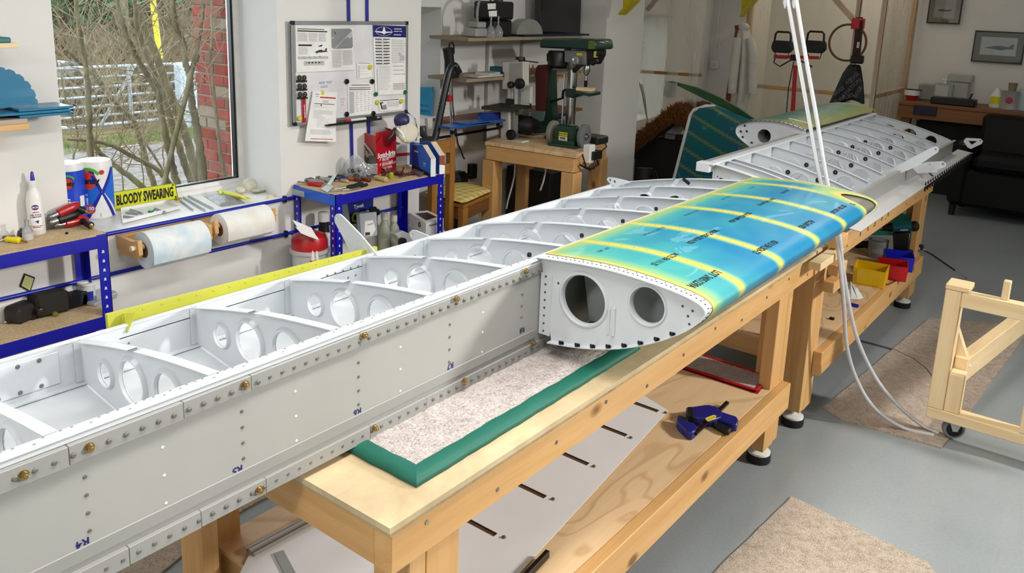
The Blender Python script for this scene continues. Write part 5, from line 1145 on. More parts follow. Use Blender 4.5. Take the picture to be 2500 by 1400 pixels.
# ------------------------------------------------------------------ left shelving: top and middle shelf contents
def lt(px, py, dz=0): p = at(px, py, Z=ZL); return V((max(p.x, -3.165), p.y, ZL+dz))
def ll(px, py, dz=0): p = at(px, py, Z=ZLL); return V((max(p.x, -3.165), p.y, ZLL+dz))
p = lt(45, 550)
bo = thing('squeeze_bottle', 'white squeeze bottle of lubricant with blue pointed cap on the top shelf', 'bottle', p)
sc = (at(45, 468, X=p.x).z-p.z)
b = B(); b.lathe(p, [(.026, 0), (.0285, .004), (.0285, sc*.78), (.022, sc*.95), (.014, sc*1.02), (.012, sc*1.06)], 28); bw = mk('bottle', b, WPL, bo, 50)
b = B(); b.lathe(p+V((0, 0, sc*1.06)), [(.0135, 0), (.0135, .02), (.010, .024)], 20); mk('collar', b, WPL, bo, 40)
b = B(); b.lathe(p+V((0, 0, sc*1.06+.022)), [(.008, 0), (.005, .03), (.002, .035)], 16); mk('cap', b, plain('1a1fa8', .35), bo, 40)
a0 = math.atan2(-p.y, -p.x); R_ = .0288
def bwrap(u, z, off): return p+V((cos(a0+u/R_)*(R_+off), sin(a0+u/R_)*(R_+off), z))
b = B(); b.grid(lambda s, q: bwrap(-.018+.036*s, sc*(.12+.62*q), .0003), 10, 4); mk('label_print', b, PAPER, bw)
b = B(); n = 20
for i in range(n): b.face([bwrap(0, sc*.63, .0008), bwrap(.012*cos(2*pi*i/n), sc*.63+.010*sin(2*pi*i/n), .0008), bwrap(.012*cos(2*pi*(i+1)/n), sc*.63+.010*sin(2*pi*(i+1)/n), .0008)])
mk('badge_print', b, plain('5a2a78', .5), bw)
for tx, z, s, m in (('LUCAS', .63, .009, INKW), ('PREMIUM', .52, .005, INKR), ('AIR TOOL', .46, .008, INKB), ('LUBRICANT', .415, .007, INKB), ('PROTECTS AND CLEANS', .21, .0035, INKR), ('REDUCES WEAR', .18, .0035, INK)):
    bt = text_mesh(tx, s, .0002)
    for q in bt.bm.verts: q.co = bwrap(q.co.x, sc*z+q.co.y, .0011)
    mk('lettering', bt, m, bw)
b = B(); b.face([bwrap(x, z, .001) for x, z in ((-.006, sc*.31), (.002, sc*.33), (.008, sc*.35), (.006, sc*.27), (.003, sc*.27), (.001, sc*.30))]); mk('picture', b, INKB, bw)
p = lt(69, 585); b = B(); b.lathe(p, [(.017, 0), (.018, .003), (.018, .032), (.0165, .036), (.010, .048), (.0065, .052), (.0065, .066), (.008, .067), (.008, .072)], 24)
jr = thing('oil_bottle', 'small clear dropper bottle in front of the squeeze bottle', 'bottle', p); mk('bottle', b, CLEARP, jr, 40)
b = B(); b.lathe(p+V((0, 0, .001)), [(.0182, 0), (.0182, .024)], 24); mk('label_band', b, plain('c8c0c4', .6), jr, 40)
# air drills
DRED = plain('a8141c', .3, 0, .5, .3)
def air_drill(label, a, c, grip, rad, redbody=True):
    a, c, grip = V(a), V(c), V(grip); d = (c-a); L = d.length; t = thing('air_drill', label, 'drill', V((a.x, a.y, a.z-rad)))
    b = B(); b.lathe(a, [(rad*.35, 0), (rad*.75, L*.05), (rad*.8, L*.1), (rad*.72, L*.11), (rad*.72, L*.30)], 18, d); mk('chuck', b, STEEL, t, 40)
    b = B(); b.lathe(a+d*.30, [(rad*.7, 0), (rad, L*.03), (rad, L*.4), (rad*.9, L*.6), (rad*.5, L*.7)], 18, d); mk('body', b, DRED if redbody else BLK, t, 40)
    b = B(); g0 = a+d*.80; b.tube([g0, g0+(grip-g0)*.4, grip], [rad*.8, rad*.72, rad*.85], 14); mk('grip', b, BLK if redbody else DRED, t, 50)
    b = B(); e = (grip-g0).normalized(); b.lathe(grip, [(rad*.5, 0), (rad*.5, rad*.5), (rad*.3, rad*.55), (rad*.3, rad*1.3)], 12, e); mk('air_inlet', b, BRASS, t, 40)
    b = B(); b.obox(g0+(grip-g0)*.35-d.normalized()*rad*.8, (rad*.5, rad*.5, rad*.9)); mk('trigger', b, BLK, t, bev=.001); return t
air_drill('red air drill with steel chuck, lying nearest the shelf edge', lt(119, 557, .017), lt(210, 545, .02), lt(222, 562, .018), .0165)
air_drill('black air drill with red grip lying behind the nearest red drill', lt(82, 550, .03), lt(170, 541, .05), lt(205, 548, .018), .019, False)
air_drill('red backed air drill with silver barrel, uppermost at the back of the top shelf', lt(74, 546, .05), lt(160, 536, .085), lt(186, 541, .055), .018, True)
b = B(); p = lt(163, 572, .004); b.ball(p, (.006, .006, .005), 8); one('drill_bung', b, BLK, 'tiny black knob in front of the nearest red drill', 'knob')
b = B(); b.bar(lt(-10, 553, .012), lt(30, 568, .010), .03, .02); b.bar(lt(-10, 550, .026), lt(20, 562, .024), .02, .012); one('stapler', b, BLK, 'black hand tool at the left edge of the top shelf', 'hand tool', bev=.003)
YEL = plain('e4d410', .35, coat=.2)
def handle_tool(label, a, c, r0, col, shaft, sr=.003, nm='screwdriver', cat='screwdriver', tip=STEEL):
    a, c, e = V(a), V(c), V(shaft); t = thing(nm, label, cat, V((a.x, a.y, min(a.z, c.z)-r0)))
    d = c-a; L = d.length; b = B(); b.lathe(a, [(r0*.6, 0), (r0*.95, L*.06), (r0, L*.35), (r0*.8, L*.6), (r0*.95, L*.85), (r0*.5, L)], 14, d); mk('handle', b, col, t, 40)
    b = B(); b.cyl(c, e, sr, n=8); mk('shaft', b, tip, t, 40); return t
handle_tool('yellow handled clamp tool at the front of the top shelf', lt(50, 595, .012), lt(14, 592, .012), .012, YEL, lt(-20, 598, .006), .004, 'hand_tool', 'hand tool')
b = B(); b.bar(lt(-5, 580, .01), lt(36, 586, .012), .014, .01); b.tube([lt(48, 593, .01), lt(66, 597, .008)], .004, 8); one('pliers', b, plain('8a7440', .35, .7), 'brass coloured pliers beside the yellow handled tool', 'pliers', bev=.002)
# middle shelf
p = ll(75, 712); b = B()
fr = thing('small_picture', 'small framed picture leaning among tools on the middle shelf', 'picture', p)
q = ats([(48, 700), (60, 668), (86, 678), (74, 714)], X=p.x-.03); b = B(); b.prism(q, (-.006, 0, 0)); mk('frame', b, BLK, fr)
cq = sum(q, V())/4; q2 = [cq+(x-cq)*.8+V((.001, 0, 0)) for x in q]; b = B(); b.prism(q2, (.001, 0, 0)); mk('print', b, plain('c9c98a', .6), fr)
def simple_bottle(label, p, r, h, m, lab=None, cap=None, nm='bottle', neck=.45):
    p = V(p); t = thing(nm, label, nm.replace('_', ' ') if nm != 'bottle' else 'bottle', p)
    b = B(); b.lathe(p, [(r*.94, 0), (r, h*.02), (r, h*.72), (r*.9, h*.8), (r*neck, h*.87), (r*neck, h*.9)], 24); w = mk('body', b, m, t, 40)
    b = B(); b.lathe(p+V((0, 0, h*.9)), [(r*neck*1.15, 0), (r*neck*1.15, h*.09), (r*neck*.9, h*.1)], 18); mk('cap', b, cap or WPL, t, 40)
    if lab:
        a = math.atan2(-p.y, -p.x); b = B(); b.grid(lambda s, q: p+V((cos(a-.7+1.4*s)*(r+.0006), sin(a-.7+1.4*s)*(r+.0006), h*(.18+.45*q))), 8, 2); mk('label_print', b, lab, w)
    return t
simple_bottle('white tub with dark blue label at the back of the middle shelf', ll(163, 712), .026, .085, plain('c9ced2', .5), plain('16289a', .4), None, 'tub', .9)
simple_bottle('greenish jar standing behind the white tub on the middle shelf', ll(150, 705)+V((-.02, -.01, 0)), .024, .09, plain('a9b0a4', .5), None, None, 'jar', .9)
b = B(); c = ll(190, 712); b.obox(c+V((0, 0, .008)), (.10, .11, .014), (0, 0, .3)); b.obox(c+V((0, .01, .024)), (.06, .07, .02), (0, 0, .3)); b.obox(c+V((.02, .05, .02)), (.03, .04, .014), (0, .2, .1)); one('metal_fixture', b, plain('b8bcc0', .35, .3), 'silver machined fixture at the right of the middle shelf', 'fixture', bev=.003)
t = handle_tool('silver and black marker lying in front of the silver fixture', ll(172, 726, .008), ll(190, 722, .008), .007, BLK, ll(219, 714, .008), .0065, 'marker_pen', 'marker pen', plain('c8c8ca', .3, .3))
TOOLS = [((140, 735), (112, 722), .019, '14120f', (66, 700), .004, 'large screwdriver with black bulbous handle on the middle shelf'), ((112, 773), (94, 762), .013, 'e8d414', (80, 742), .003, 'stubby yellow handled screwdriver on the middle shelf'), ((138, 775), (118, 762), .010, '6a6a20', (95, 745), .003, 'olive handled screwdriver at the front of the middle shelf'),
         ((56, 772), (20, 768), .012, '123a78', (-20, 775), .003, 'blue handled pliers at the front left of the middle shelf'), ((84, 782), (66, 768), .011, '1a1412', (40, 750), .003, 'dark handled screwdriver between the blue pliers and yellow handle'), ((62, 788), (42, 780), .010, '15110f', (10, 770), .003, 'black screwdriver lying nearest the shelf front on the left'),
         ((48, 742), (28, 745), .017, '121614', (0, 750), .004, 'round black socket grip among the tools on the middle shelf'), ((22, 792), (14, 782), .009, '301a16', (0, 772), .003, 'small brown handled tool at the far left of the middle shelf')]
for a, c, r, col, e, sr, l in TOOLS: handle_tool(l, ll(*a, r), ll(*c, r), r, plain(col, .4, coat=.15), ll(*e, .008), sr)
TR = random.Random(17)
for i, (a, c, e, col, l) in enumerate((((128, 742), (100, 728), (40, 700), '1d1712', 'long black screwdriver crossing the middle of the tool heap'), ((96, 752), (70, 744), (20, 730), '0f1012', 'black ratchet screwdriver left of the large bulbous handle'), ((36, 758), (8, 756), (-20, 752), '2b2320', 'dark brown grip at the left edge of the tool heap'), ((86, 734), (58, 728), (14, 716), '191b1e', 'charcoal screwdriver below the small framed picture'), ((104, 784), (86, 776), (60, 762), '241612', 'dark brown handle just left of the yellow stubby one'), ((30, 722), (2, 716), (-20, 712), '15181c', 'black tool handle at the far back left of the heap'))):
    z = .022+.012*(i % 3); handle_tool(l, ll(*a, z), ll(*c, z+.006), .015, plain(col, .4, coat=.15), ll(*e, z+.004), .004)
b = B(); b.torus(ll(70, 748, .012), .016, .004, (.3, .2, 1), 20, 6); b.torus(ll(64, 730, .012), .01, .003, (.3, .2, 1), 16, 6); one('snap_ring', b, plain('b09a88', .3, .8), 'two linked bright metal rings among the dark tools', 'ring')
t = thing('ratchet', 'chrome ratchet handle lying across the middle shelf tools', 'ratchet', ll(112, 716)); b = B(); b.tube([ll(95, 722, .016), ll(133, 709, .02)], .005, 8); mk('handle', b, CHR, t, 40); b = B(); b.ball(ll(134, 708, .02), .010, 10); mk('head', b, CHR, t, 60); b = B(); b.tube([ll(126, 735, .006), ll(128, 712, .018)], .005, 8); mk('extension', b, STEEL, t, 40)
b = B(); b.bar(ll(-20, 718, .045), ll(66, 704, .045), .09, .085); one('tool_roll', b, plain('1c1812', .8), 'dark cloth tool roll along the back of the middle shelf', 'tool roll', bev=.01)
b = B(); b.bar(ll(78, 712, .03), ll(132, 702, .03), .05, .055); one('case', b, plain('101424', .5), 'long black case at the back of the middle shelf', 'case', bev=.004)
b = B(); b.bar(ll(130, 712, .025), ll(152, 712, .02), .05, .05); one('wooden_block', b, plain('3a2212', .7), 'dark brown wooden block beside the white tub', 'wood block', bev=.003)
b = B(); b.bar(ll(138, 722, .012), ll(156, 722, .01), .02, .015); one('sanding_block', b, plain('7a6416', .7), 'dull yellow sanding block below the brown wooden block', 'sanding block', bev=.003)
b = B(); q = ll(10, 738); b.obox(q+V((-.0, -.03, .032)), (.08, .10, .062), (0, 0, .4)); one('gearbox', b, plain('23201c', .6), 'dark metal lump at the left edge of the middle shelf', 'metal part', bev=.012)
# ------------------------------------------------------------------ on and under the blue tool bench
def rt(px, py, dz=0): return at(px, py, Z=ZL)+V((0, 0, dz))
REDB = plain('b3141a', .35, coat=.2)
# red carton of scouring pads
rb = thing('carton', 'red scouring pad carton with white lettering, open top, on the tool bench', 'carton', rt(918, 420))
p0, p1, p2 = rt(869, 410), rt(917, 428), rt(967, 414); p3 = p0+p2-p1; hh = at(966, 322, X=p2.x).z-ZL
b = B()
for a, c in ((p0, p1), (p1, p2), (p2, p3), (p3, p0)):
    n = (c-a).cross(V((0, 0, 1))).normalized()*-.002; b.prism([a, c, c+V((0, 0, hh)), a+V((0, 0, hh))], n)
b.prism([p0, p1, p2, p3], (0, 0, .003)); mk('box_body', b, REDB, rb)
for a, c, m in ((p3, p0, .35), (p2, p3, .3), (p1, p2, .12)):
    b = B(); mid = (p0+p2)/2; e = [a+V((0, 0, hh)), c+V((0, 0, hh)), c*(1-m)+mid*m+V((0, 0, hh+.012)), a*(1-m)+mid*m+V((0, 0, hh+.012))]; b.prism(e, (0, 0, .002)); mk('flap', b, REDB, rb)
b = B(); b.prism([V((p.x, p.y, ZL+hh*.55)) for p in ((p0+p2)/2+(q-(p0+p2)/2)*.9 for q in (p0, p1, p2, p3))], (0, 0, .004)); mk('inside_pad', b, plain('6d1014', .8), rb)
u = (p2-p1).normalized(); w = (p2-p1).length; nn = u.cross(V((0, 0, 1))).normalized(); up = V((0, 0, 1))
fo = p1+nn*.0012
text_on('lettering', 'Scotch-Brite', w*.20, fo+u*w*.52+up*hh*.47, u, up+u*.05, INKW, rb, .0012, 'CENTER', .86)
for k, tx in enumerate(('RECOMMENDED', 'GRADES', '', 'HIGH USAGE', 'RECOMMENDED', '', 'INDUSTRIAL', 'PADS')):
    if tx: text_on('lettering', tx, w*.09, fo+u*w*.30+up*hh*(.375-k*.043), u, up, INKW, rb, .0001, 'LEFT')
for k in (0, 3):
    b = B(); o = fo+u*w*.18+up*hh*(.36-k*.043); b.tube([o+V((0, 0, .004)), o+u*.004-V((0, 0, .004)), o+u*.012+V((0, 0, .010))], .0012, 4); mk('tick_mark', b, INKW, rb)
u2 = (p1-p0).normalized(); w2 = (p1-p0).length; n2_ = u2.cross(up).normalized(); so = p0+n2_*.0012
b = B(); b.face([so+u2*w2*x+up*hh*z for x, z in ((.02, .05), (.98, .05), (.98, .58), (.75, .66), (.4, .78), (.05, .74))]); mk('picture', b, plain('4c4438', .6), rb)
b = B(); b.face([so+n2_*.0005+u2*w2*x+up*hh*z for x, z in ((.3, .72), (.5, .75), (.75, .62), (.95, .5), (.9, .47), (.6, .62), (.45, .70))]); mk('picture', b, plain('cdbfa6', .6), rb)
text_on('lettering', 'Scotch-Brite', w2*.2, so+n2_*.0008+u2*w2*.42+up*hh*.46, u2, up, plain('e2b8b8', .5), rb, .0008)
b = B(); b.torus(so+n2_*.001+u2*w2*.36+up*hh*.52, .032, .0022, n2_, 22, 4, .2, 3.0); mk('picture', b, plain('d98890', .5), rb)
# clear bag in front of the carton
b = B(); q = ats([(833, 432), (912, 428)], Z=ZL); zt_ = .115
def bagf(s, t): 
    base = q[0]+(q[1]-q[0])*s; k = (1-t)*.035*sin(pi*s)**.6+.006*mnoise.noise(V((s*7, t*6, 4))); return base+V((.03+k, 0, .002+zt_*t*(.55+.45*sin(pi*min(1, s*1.4+.05))))) 
b.grid(bagf, 18, 14); b.grid(lambda s, t: bagf(s, t)-V((.05*(1-t)+.004, 0, 0)), 18, 8); bg = one('plastic_bag', b, CLEARP, 'clear plastic bag of dark fittings in front of the red carton', 'bag', 60)
b = B(); r = random.Random(5)
for i in range(16): c = q[0]+(q[1]-q[0])*(.12+.4*r.random())+V((.02+.03*r.random(), 0, .008+.03*r.random())); b.obox(c, (.02, .02, .012), (r.random()*3, r.random()*3, 0))
mk('fittings', b, plain('4d3a30', .5, .2), bg, kind='stuff')
b = B(); p = rt(908, 428); b.lathe(p+V((-.01, 0, 0)), [(.022, 0), (.024, .05), (.016, .09), (.02, .1)], 16, (.1, .1, 1)); one('bag_of_clips', b, plain('4a5657', .4, .2), 'upright grey bag of clips leaning on the red carton', 'bag', 50)
# glove boxes and the blue carton at the far end
def house_box(label, px, depth, h, col, facem, k=.5):
    pts = ats(px, Z=ZL); a, c = pts[0], pts[1]; t = thing('glove_box', label, 'box', a); u = (c-a); w = u.length; u.normalize(); n = u.cross(V((0, 0, 1))).normalized(); dk = -n*depth; up = V((0, 0, 1))
    side = [a, c, c+up*h*.62, a+(c-a)*.55+up*h, a+up*h*.92]
    b = B(); b.prism(side, dk); mk('box_body', b, col, t); o = n*.0012
    b = B(); b.prism([c+up*.0-u*.0+o*0, c+up*h*.62, c+up*h*.62+dk, c+dk], u*.0012); mk('end_face', b, facem, t)
    b = B(); b.face([x+up*.001+u*.001 for x in (c+up*h*.62, a+(c-a)*.55+up*h, a+(c-a)*.55+up*h+dk, c+up*h*.62+dk)]); mk('top_slope', b, plain('d8cabd', .5), t)
    return t, a, u, w, n, up, dk
HB = at(1040, 352, X=-2.96).z-ZL
t, a, u, w, n, up, dk = house_box('white and blue glove dispenser box at the end of the tool bench, nearer of two', [(1006, 416), (1051, 432)], .03, HB, plain('1464c8', .35), plain('dfe6ea', .5))
t.location = t.location
o = a+n*.0014; b = B(); b.face([o+u*w*x+up*HB*z for x, z in ((.0, .05), (.45, .05), (.3, .55), (.25, .9), (.0, .9))]); mk('print', b, plain('141f78', .4), t)
text_on('lettering', 'NITRILE', .011, o+n*.001+u*w*.24+up*HB*.72, u, up, INKW, t, .0003); text_on('lettering', 'Powder', .009, o+n*.001+u*w*.70+up*HB*.40, u, up, INKW, t, .0003); text_on('lettering', 'free', .009, o+n*.001+u*w*.68+up*HB*.32, u, up, INKW, t, .0003)
b = B(); b.face([o+u*w*x+up*HB*z for x, z in ((.0, .0), (1, .0), (1, .10), (.0, .22))]); mk('print', b, plain('11121c', .4), t)
t, a, u, w, n, up, dk = house_box('glove dispenser box with brown panel behind the nearer white and blue one', [(1024, 411), (1072, 426)], .035, HB*1.04, plain('2a58a8', .35), plain('8f4a38', .5)); b = B(); c = a+u*w; b.face([c+u*.002+up*HB*z+dk*k for k, z in ((0, .0), (0, .34), (1, .30), (1, 0))]); mk('print', b, plain('eef0f0', .5), t)
b = B(); a, c = rt(1000, 402), rt(1046, 409); hB = at(1018, 346, X=a.x).z-ZL; b.prism([a, c, c+V((0, 0, hB)), a+V((0, 0, hB))], (-.08, .02, 0)); b2 = one('carton', b, plain('1550c0', .4), 'plain blue carton standing behind the glove dispenser boxes', 'carton')
b = B(); a, c = rt(967, 405), rt(1000, 402); hw = at(975, 350, X=a.x).z-ZL; b.prism([a, c, c+V((0, 0, hw)), a+V((0, 0, hw))], (-.1, 0, 0)); wbx = one('carton', b, plain('d9d8d4', .5), 'white carton with red stripe between red carton and blue boxes', 'carton'); b = B(); b.prism([a+V((.0008, 0, hw*.42)), c+V((.0008, 0, hw*.42)), c+V((.0008, 0, hw*.56)), a+V((.0008, 0, hw*.56))], (.0006, 0, 0)); mk('stripe', b, INKR, wbx)
# leaflet, black bracket, mask on top of the cartons
zt_ = ZL+hB
b = B(); q = ats([(962, 335), (1016, 328), (1030, 336), (1008, 346), (978, 352), (966, 346)], Z=zt_+.006); b.prism(q, (0, 0, .002)); lf = one('leaflet', b, plain('f0eee6', .6), 'white leaflet lying over the cartons under the respirator', 'leaflet'); text_on('lettering', 'easy flex', .016, at(991, 344, Z=zt_+.009), at(1010, 338, Z=zt_)-at(976, 347, Z=zt_), (-.6, .3, .5), INK, lf, .0005)
mkk = thing('respirator', 'half face respirator mask with cream filter, on the cartons', 'respirator', at(988, 332, Z=zt_+.012)); c = at(988, 308, X=-3.02)
b = B(); b.lathe(c+V((.03, -.01, -.03)), [(.055, 0), (.053, .018), (.045, .026), (.02, .03)], 26, (.9, -.45, .25)); mk('filter', b, plain('d8d2bd', .7), mkk, 50)
b = B(); b.ball(c+V((-.005, .01, -.005)), (.05, .065, .07), 16, (0, .25, .2)); mk('face_piece', b, plain('cfd0d2', .35, coat=.3), mkk, 60)
b = B(); b.ball(c+V((.0, -.02, .03)), (.045, .04, .042), 14); mk('valve_cover', b, plain('2a2a58', .4), mkk, 60)
b = B(); b.tube([c+V((-.02, .02, .075)), c+V((.0, .07, .03)), c+V((.01, .085, -.05)), c+V((.02, .06, -.075))], .007, 6); mk('strap', b, BLK, mkk, 60); b = B(); b.tube([c+V((.0, -.07, -.005)), c+V((.01, -.10, -.04)), c+V((.0, -.12, -.06))], .008, 6); mk('strap', b, BLK, mkk, 60)
b = B(); b.tube([c+V((.02, -.075, .0)), c+V((.04, -.055, -.03)), c+V((.045, -.04, -.07))], .006, 6); mk('strap_clip', b, WPL, mkk, 60)
# hand tools on the bench
def shaft_tool(nm, label, p0, p1, p2, r0, col, sr=.003, lift=0, cat=None, tip=STEEL): return handle_tool(label, rt(*p0, r0+lift), rt(*p1, r0+lift), r0, plain(col, .4, coat=.2), rt(*p2, .006+lift), sr, nm, cat or nm.replace('_', ' '), tip)
for a in (('screwdriver', 'red handled scraper at the front left of the tool bench', (785, 457), (750, 453), (722, 446), .012, 'b8182a', .004), ('screwdriver', 'orange and dark screwdriver in the middle of the tool bench, pointing left', (882, 446), (858, 441), (820, 436), .012, '5a1a10', .003), ('screwdriver', 'orange and brown screwdriver next to the wooden handle', (904, 446), (880, 440), (836, 432), .012, '6a2410', .003),
          ('file', 'wooden handled file lying at the centre of the tool bench', (945, 446), (915, 439), (860, 425), .014, 'c8ac74', .005), ('file', 'black handled file at the front of the tool bench, upper', (886, 452), (845, 462), (815, 466), .009, '0e0d0d', .003), ('file', 'black handled file at the front of the tool bench, lower', (897, 455), (852, 466), (806, 470), .009, '121010', .003),
          ('screwdriver', 'dark green and orange screwdriver near the plastic bag', (876, 436), (850, 432), (800, 428), .011, '3a4030', .003), ('screwdriver', 'small brown wooden handled awl right of the centre', (960, 437), (945, 434), (930, 430), .009, '8a7a4a', .002), ('deburring_tool', 'maroon handled deburring tool near the red carton', (985, 428), (955, 424), (925, 420), .010, '5c1c1c', .003), ('screwdriver', 'dark red and cream screwdriver near the grey pad', (1012, 427), (996, 430), (975, 436), .010, '4a1512', .003)): shaft_tool(*a)
for a in (('file', 'slim pale wooden handled file beside the white scraper', (850, 447), (832, 444), (790, 438), .008, 'b9a884', .003), ('screwdriver', 'black and orange screwdriver crossing behind the white scraper', (838, 436), (815, 435), (770, 432), .009, '2a1a14', .003), ('screwdriver', 'small orange tipped screwdriver beside the clear bag', (866, 443), (850, 441), (818, 444), .010, 'b04a1c', .002), ('punch', 'dull steel punch lying between the black files and the bench edge', (880, 461), (858, 466), (835, 468), .005, '6a6a68', .003), ('screwdriver', 'dark handle right behind the wooden handled file', (925, 436), (905, 433), (885, 430), .010, '3a2a20', .003), ('nut_driver', 'black nut driver near the back left corner of the tool bench', (765, 445), (748, 440), (728, 438), .010, '121318', .003)): shaft_tool(*a)
for l, a, c, e, col in (('grey pliers lying at the back left of the tool bench', (716, 436), (752, 445), (790, 450), '9a9c9e'), ('steel pliers with long jaws across the tool bench', (735, 434), (780, 440), (812, 446), 'aaa9a0'), ('dark blue gripped pliers near the red scraper', (792, 441), (820, 443), (850, 440), '24205a'), ('brown gripped snips in front of the red carton', (930, 420), (955, 424), (990, 432), '4a2820')):
    t = thing('pliers', l, 'pliers', rt(*c)); m = plain(col, .4, .2)
    b = B(); b.tube([rt(*c, .01), (rt(*c, .012)+rt(*e, .012))/2+V((0, .012, 0)), rt(*e, .01)], [.006, .008, .007], 8); mk('handle', b, m, t, 50)
    b = B(); b.tube([rt(*c, .01), (rt(*c, .012)+rt(*e, .012))/2+V((0, -.014, 0)), rt(*e, .01)-V((0, .02, 0))], [.006, .008, .007], 8); mk('handle', b, m, t, 50)
    b = B(); b.tube([rt(*c, .01), rt(*a, .008)], [.011, .004], 8); mk('jaw', b, STEEL, t, 50)
for l, a, e in (('long steel rule lying across the back of the tool bench', (728, 432), (805, 441)), ('flat steel spanner near the back of the tool bench', (745, 429), (800, 432)), ('flat steel strip beside the pliers on the tool bench', (800, 434), (845, 427))):
    b = B(); b.bar(rt(*a, .004), rt(*e, .006), .016, .003); b.ball(rt(*e, .006), (.014, .014, .003), 10); one('steel_strip', b, STEEL, l, 'spanner' if 'spanner' in l else 'steel strip')
sq = thing('scraper', 'white plastic scraper hanging over the front edge of the tool bench', 'scraper', rt(800, 466)); b = B(); b.prism(ats([(783, 462), (803, 450), (814, 456), (800, 470)], Z=ZL+.004), (0, 0, .003)); mk('blade', b, plain('cfe0ea', .4), sq); b = B(); b.bar(rt(803, 456, .012), rt(818, 442, .03), .016, .01); mk('handle', b, plain('cfe0ea', .4), sq, bev=.003)
b = B(); q = ats([(1003, 424), (1013, 415), (1036, 418), (1040, 425), (1026, 433)], Z=ZL); b.prism(q, (0, 0, .014)); one('abrasive_pad', b, plain('5d5350', .8), 'dark grey abrasive pad on the tool bench in front of the glove boxes', 'pad', bev=.002)
b = B(); b.lathe(rt(955, 437), [(.012, 0), (.013, .002), (.013, .028), (.009, .03), (.008, .034)], 16); one('bottle', b, plain('a2a41e', .35, coat=.3), 'small olive yellow bottle behind the wooden handled file', 'bottle', 40)
b = B(); r = random.Random(11)
for i in range(26): c = rt(930+60*r.random(), 420+14*r.random(), .008); b.tube([c, c+V((r.uniform(-.02, .02), r.uniform(-.03, .03), r.uniform(0, .02)))], .0045, 6)
one('fittings_pile', b, plain('6b2f2c', .45, .3), 'tangle of small reddish fittings in front of the red carton', 'fittings', kind='stuff')
# under the bench
def rf(px, py, dz=0): return at(px, py, Z=ZRL)+V((0, 0, dz))
XL = -3.02
bk = thing('tub', 'white plastic tub with red lid on the lower shelf under the tool bench', 'tub', at(757, 640, X=XL)); c = at(757, 640, X=XL); c.z = ZRL+.011
zr = at(757, 604, X=XL).z; rr = .085
b = B(); b.lathe(c, [(rr*.85, 0), (rr*.97, zr-c.z-.02), (rr*1.08, zr-c.z-.018), (rr*1.1, zr-c.z)], 30); mk('tub_body', b, plain('c9c9c6', .4), bk, 40)
b = B(); b.lathe(V((c.x, c.y, zr)), [(rr*1.0, 0), (rr*1.0, .035), (rr*.9, .06), (rr*.5, .075)], 30); mk('lid', b, REDB, bk, 40)
b = B(); q = ats([(720, 553), (735, 570), (778, 588), (776, 580), (764, 572), (760, 566), (752, 570)], X=XL+.1); b.prism(q, (-.002, .0, 0)); b.prism([q[1], q[2], q[2]+V((-.05, .0, .05)), q[1]+V((-.06, 0, .05))], (0, 0, .002)); one('folded_paper', b, PAPER, 'folded white paper standing on the red lidded tub', 'paper')
for i, px in enumerate((764, 774)):
    p = at(px, 648, X=XL+.12); p.z = at(px, 636, X=XL+.12).z; t = thing('glue_bottle', ('small bottle with white cone nozzle and red base, left one below the tub', 'small bottle with white cone nozzle and red base, right one below the tub')[i], 'bottle', V((p.x, p.y, ZRL+.001))); b = B(); b.lathe(p, [(.011, 0), (.010, .006), (.004, .04), (.002, .045)], 14); mk('nozzle', b, WPL, t, 40); b = B(); b.lathe(V((p.x, p.y, ZRL+.001)), [(.013, 0), (.013, p.z-ZRL-.003), (.011, p.z-ZRL)], 14); mk('base', b, REDB, t, 40)
pb = at(792, 640, X=-3.12); simple_bottle('tall black aerosol can behind the front left post under the tool bench', V((pb.x, pb.y, ZRL+.001)), .03, at(792, 518, X=-3.12).z-ZRL, plain('141416', .4), plain('c0c0c0', .5), None, 'aerosol_can', .8)
pb = at(800, 640, X=-3.0); simple_bottle('white plastic bottle behind the front left post under the tool bench', V((pb.x, pb.y, ZRL+.001)), .036, at(800, 570, X=-3.0).z-ZRL, plain('d5d6d6', .45), plain('b9c4cc', .5))
# packs hanging and standing at the back
def flatbox(nm, label, px, X, depth, m, cat=None, bev=.003):
    q = ats(px, X=X); b = B(); b.prism(q, (-depth, 0, 0)); return one(nm, b, m, label, cat or nm.replace('_', ' '), bev=bev), q
o, q = flatbox('pack', 'dark blue pack of protective coveralls standing under the tool bench', [(848, 491), (912, 485), (912, 578), (858, 592)], -3.10, .05, plain('b8bec6', .4))
b = B(); qq = ats([(847, 490), (911, 484), (911, 513), (852, 519)], X=-3.098); b.prism(qq, (.001, 0, 0)); mk('header_print', b, plain('18248a', .4), o); text_on('lettering', 'Tyvek', .028, at(876, 504, X=-3.095), (0, 1, .0), (0, 0, 1), INKW, o, .0005)
b = B(); qq = ats([(852, 519), (880, 516), (880, 545), (856, 548)], X=-3.0975); b.prism(qq, (.001, 0, 0)); mk('print', b, plain('161a22', .4), o); b = B(); b.torus(at(868, 531, X=-3.096), .020, .006, (1, 0, 0), 20, 6); mk('print', b, plain('8fb41e', .4), o)
o, q = flatbox('pack', 'clear and grey packet with white label standing before the blue pack', [(878, 522), (920, 518), (922, 575), (884, 588)], -3.02, .03, plain('aab0b8', .35)); b = B(); qq = ats([(891, 540), (910, 538), (917, 560), (908, 576), (889, 576)], X=-3.019); b.prism(qq, (.001, 0, 0)); mk('label_print', b, PAPER, o); text_on('lettering', 'GERSON', .010, at(904, 548, X=-3.017), (0, 1, 0), (0, 0, 1), INK, o); b = B(); qq = ats([(892, 568), (903, 567), (903, 574), (892, 575)], X=-3.017); b.prism(qq, (.001, 0, 0)); mk('print', b, plain('4a3a34', .5), o)
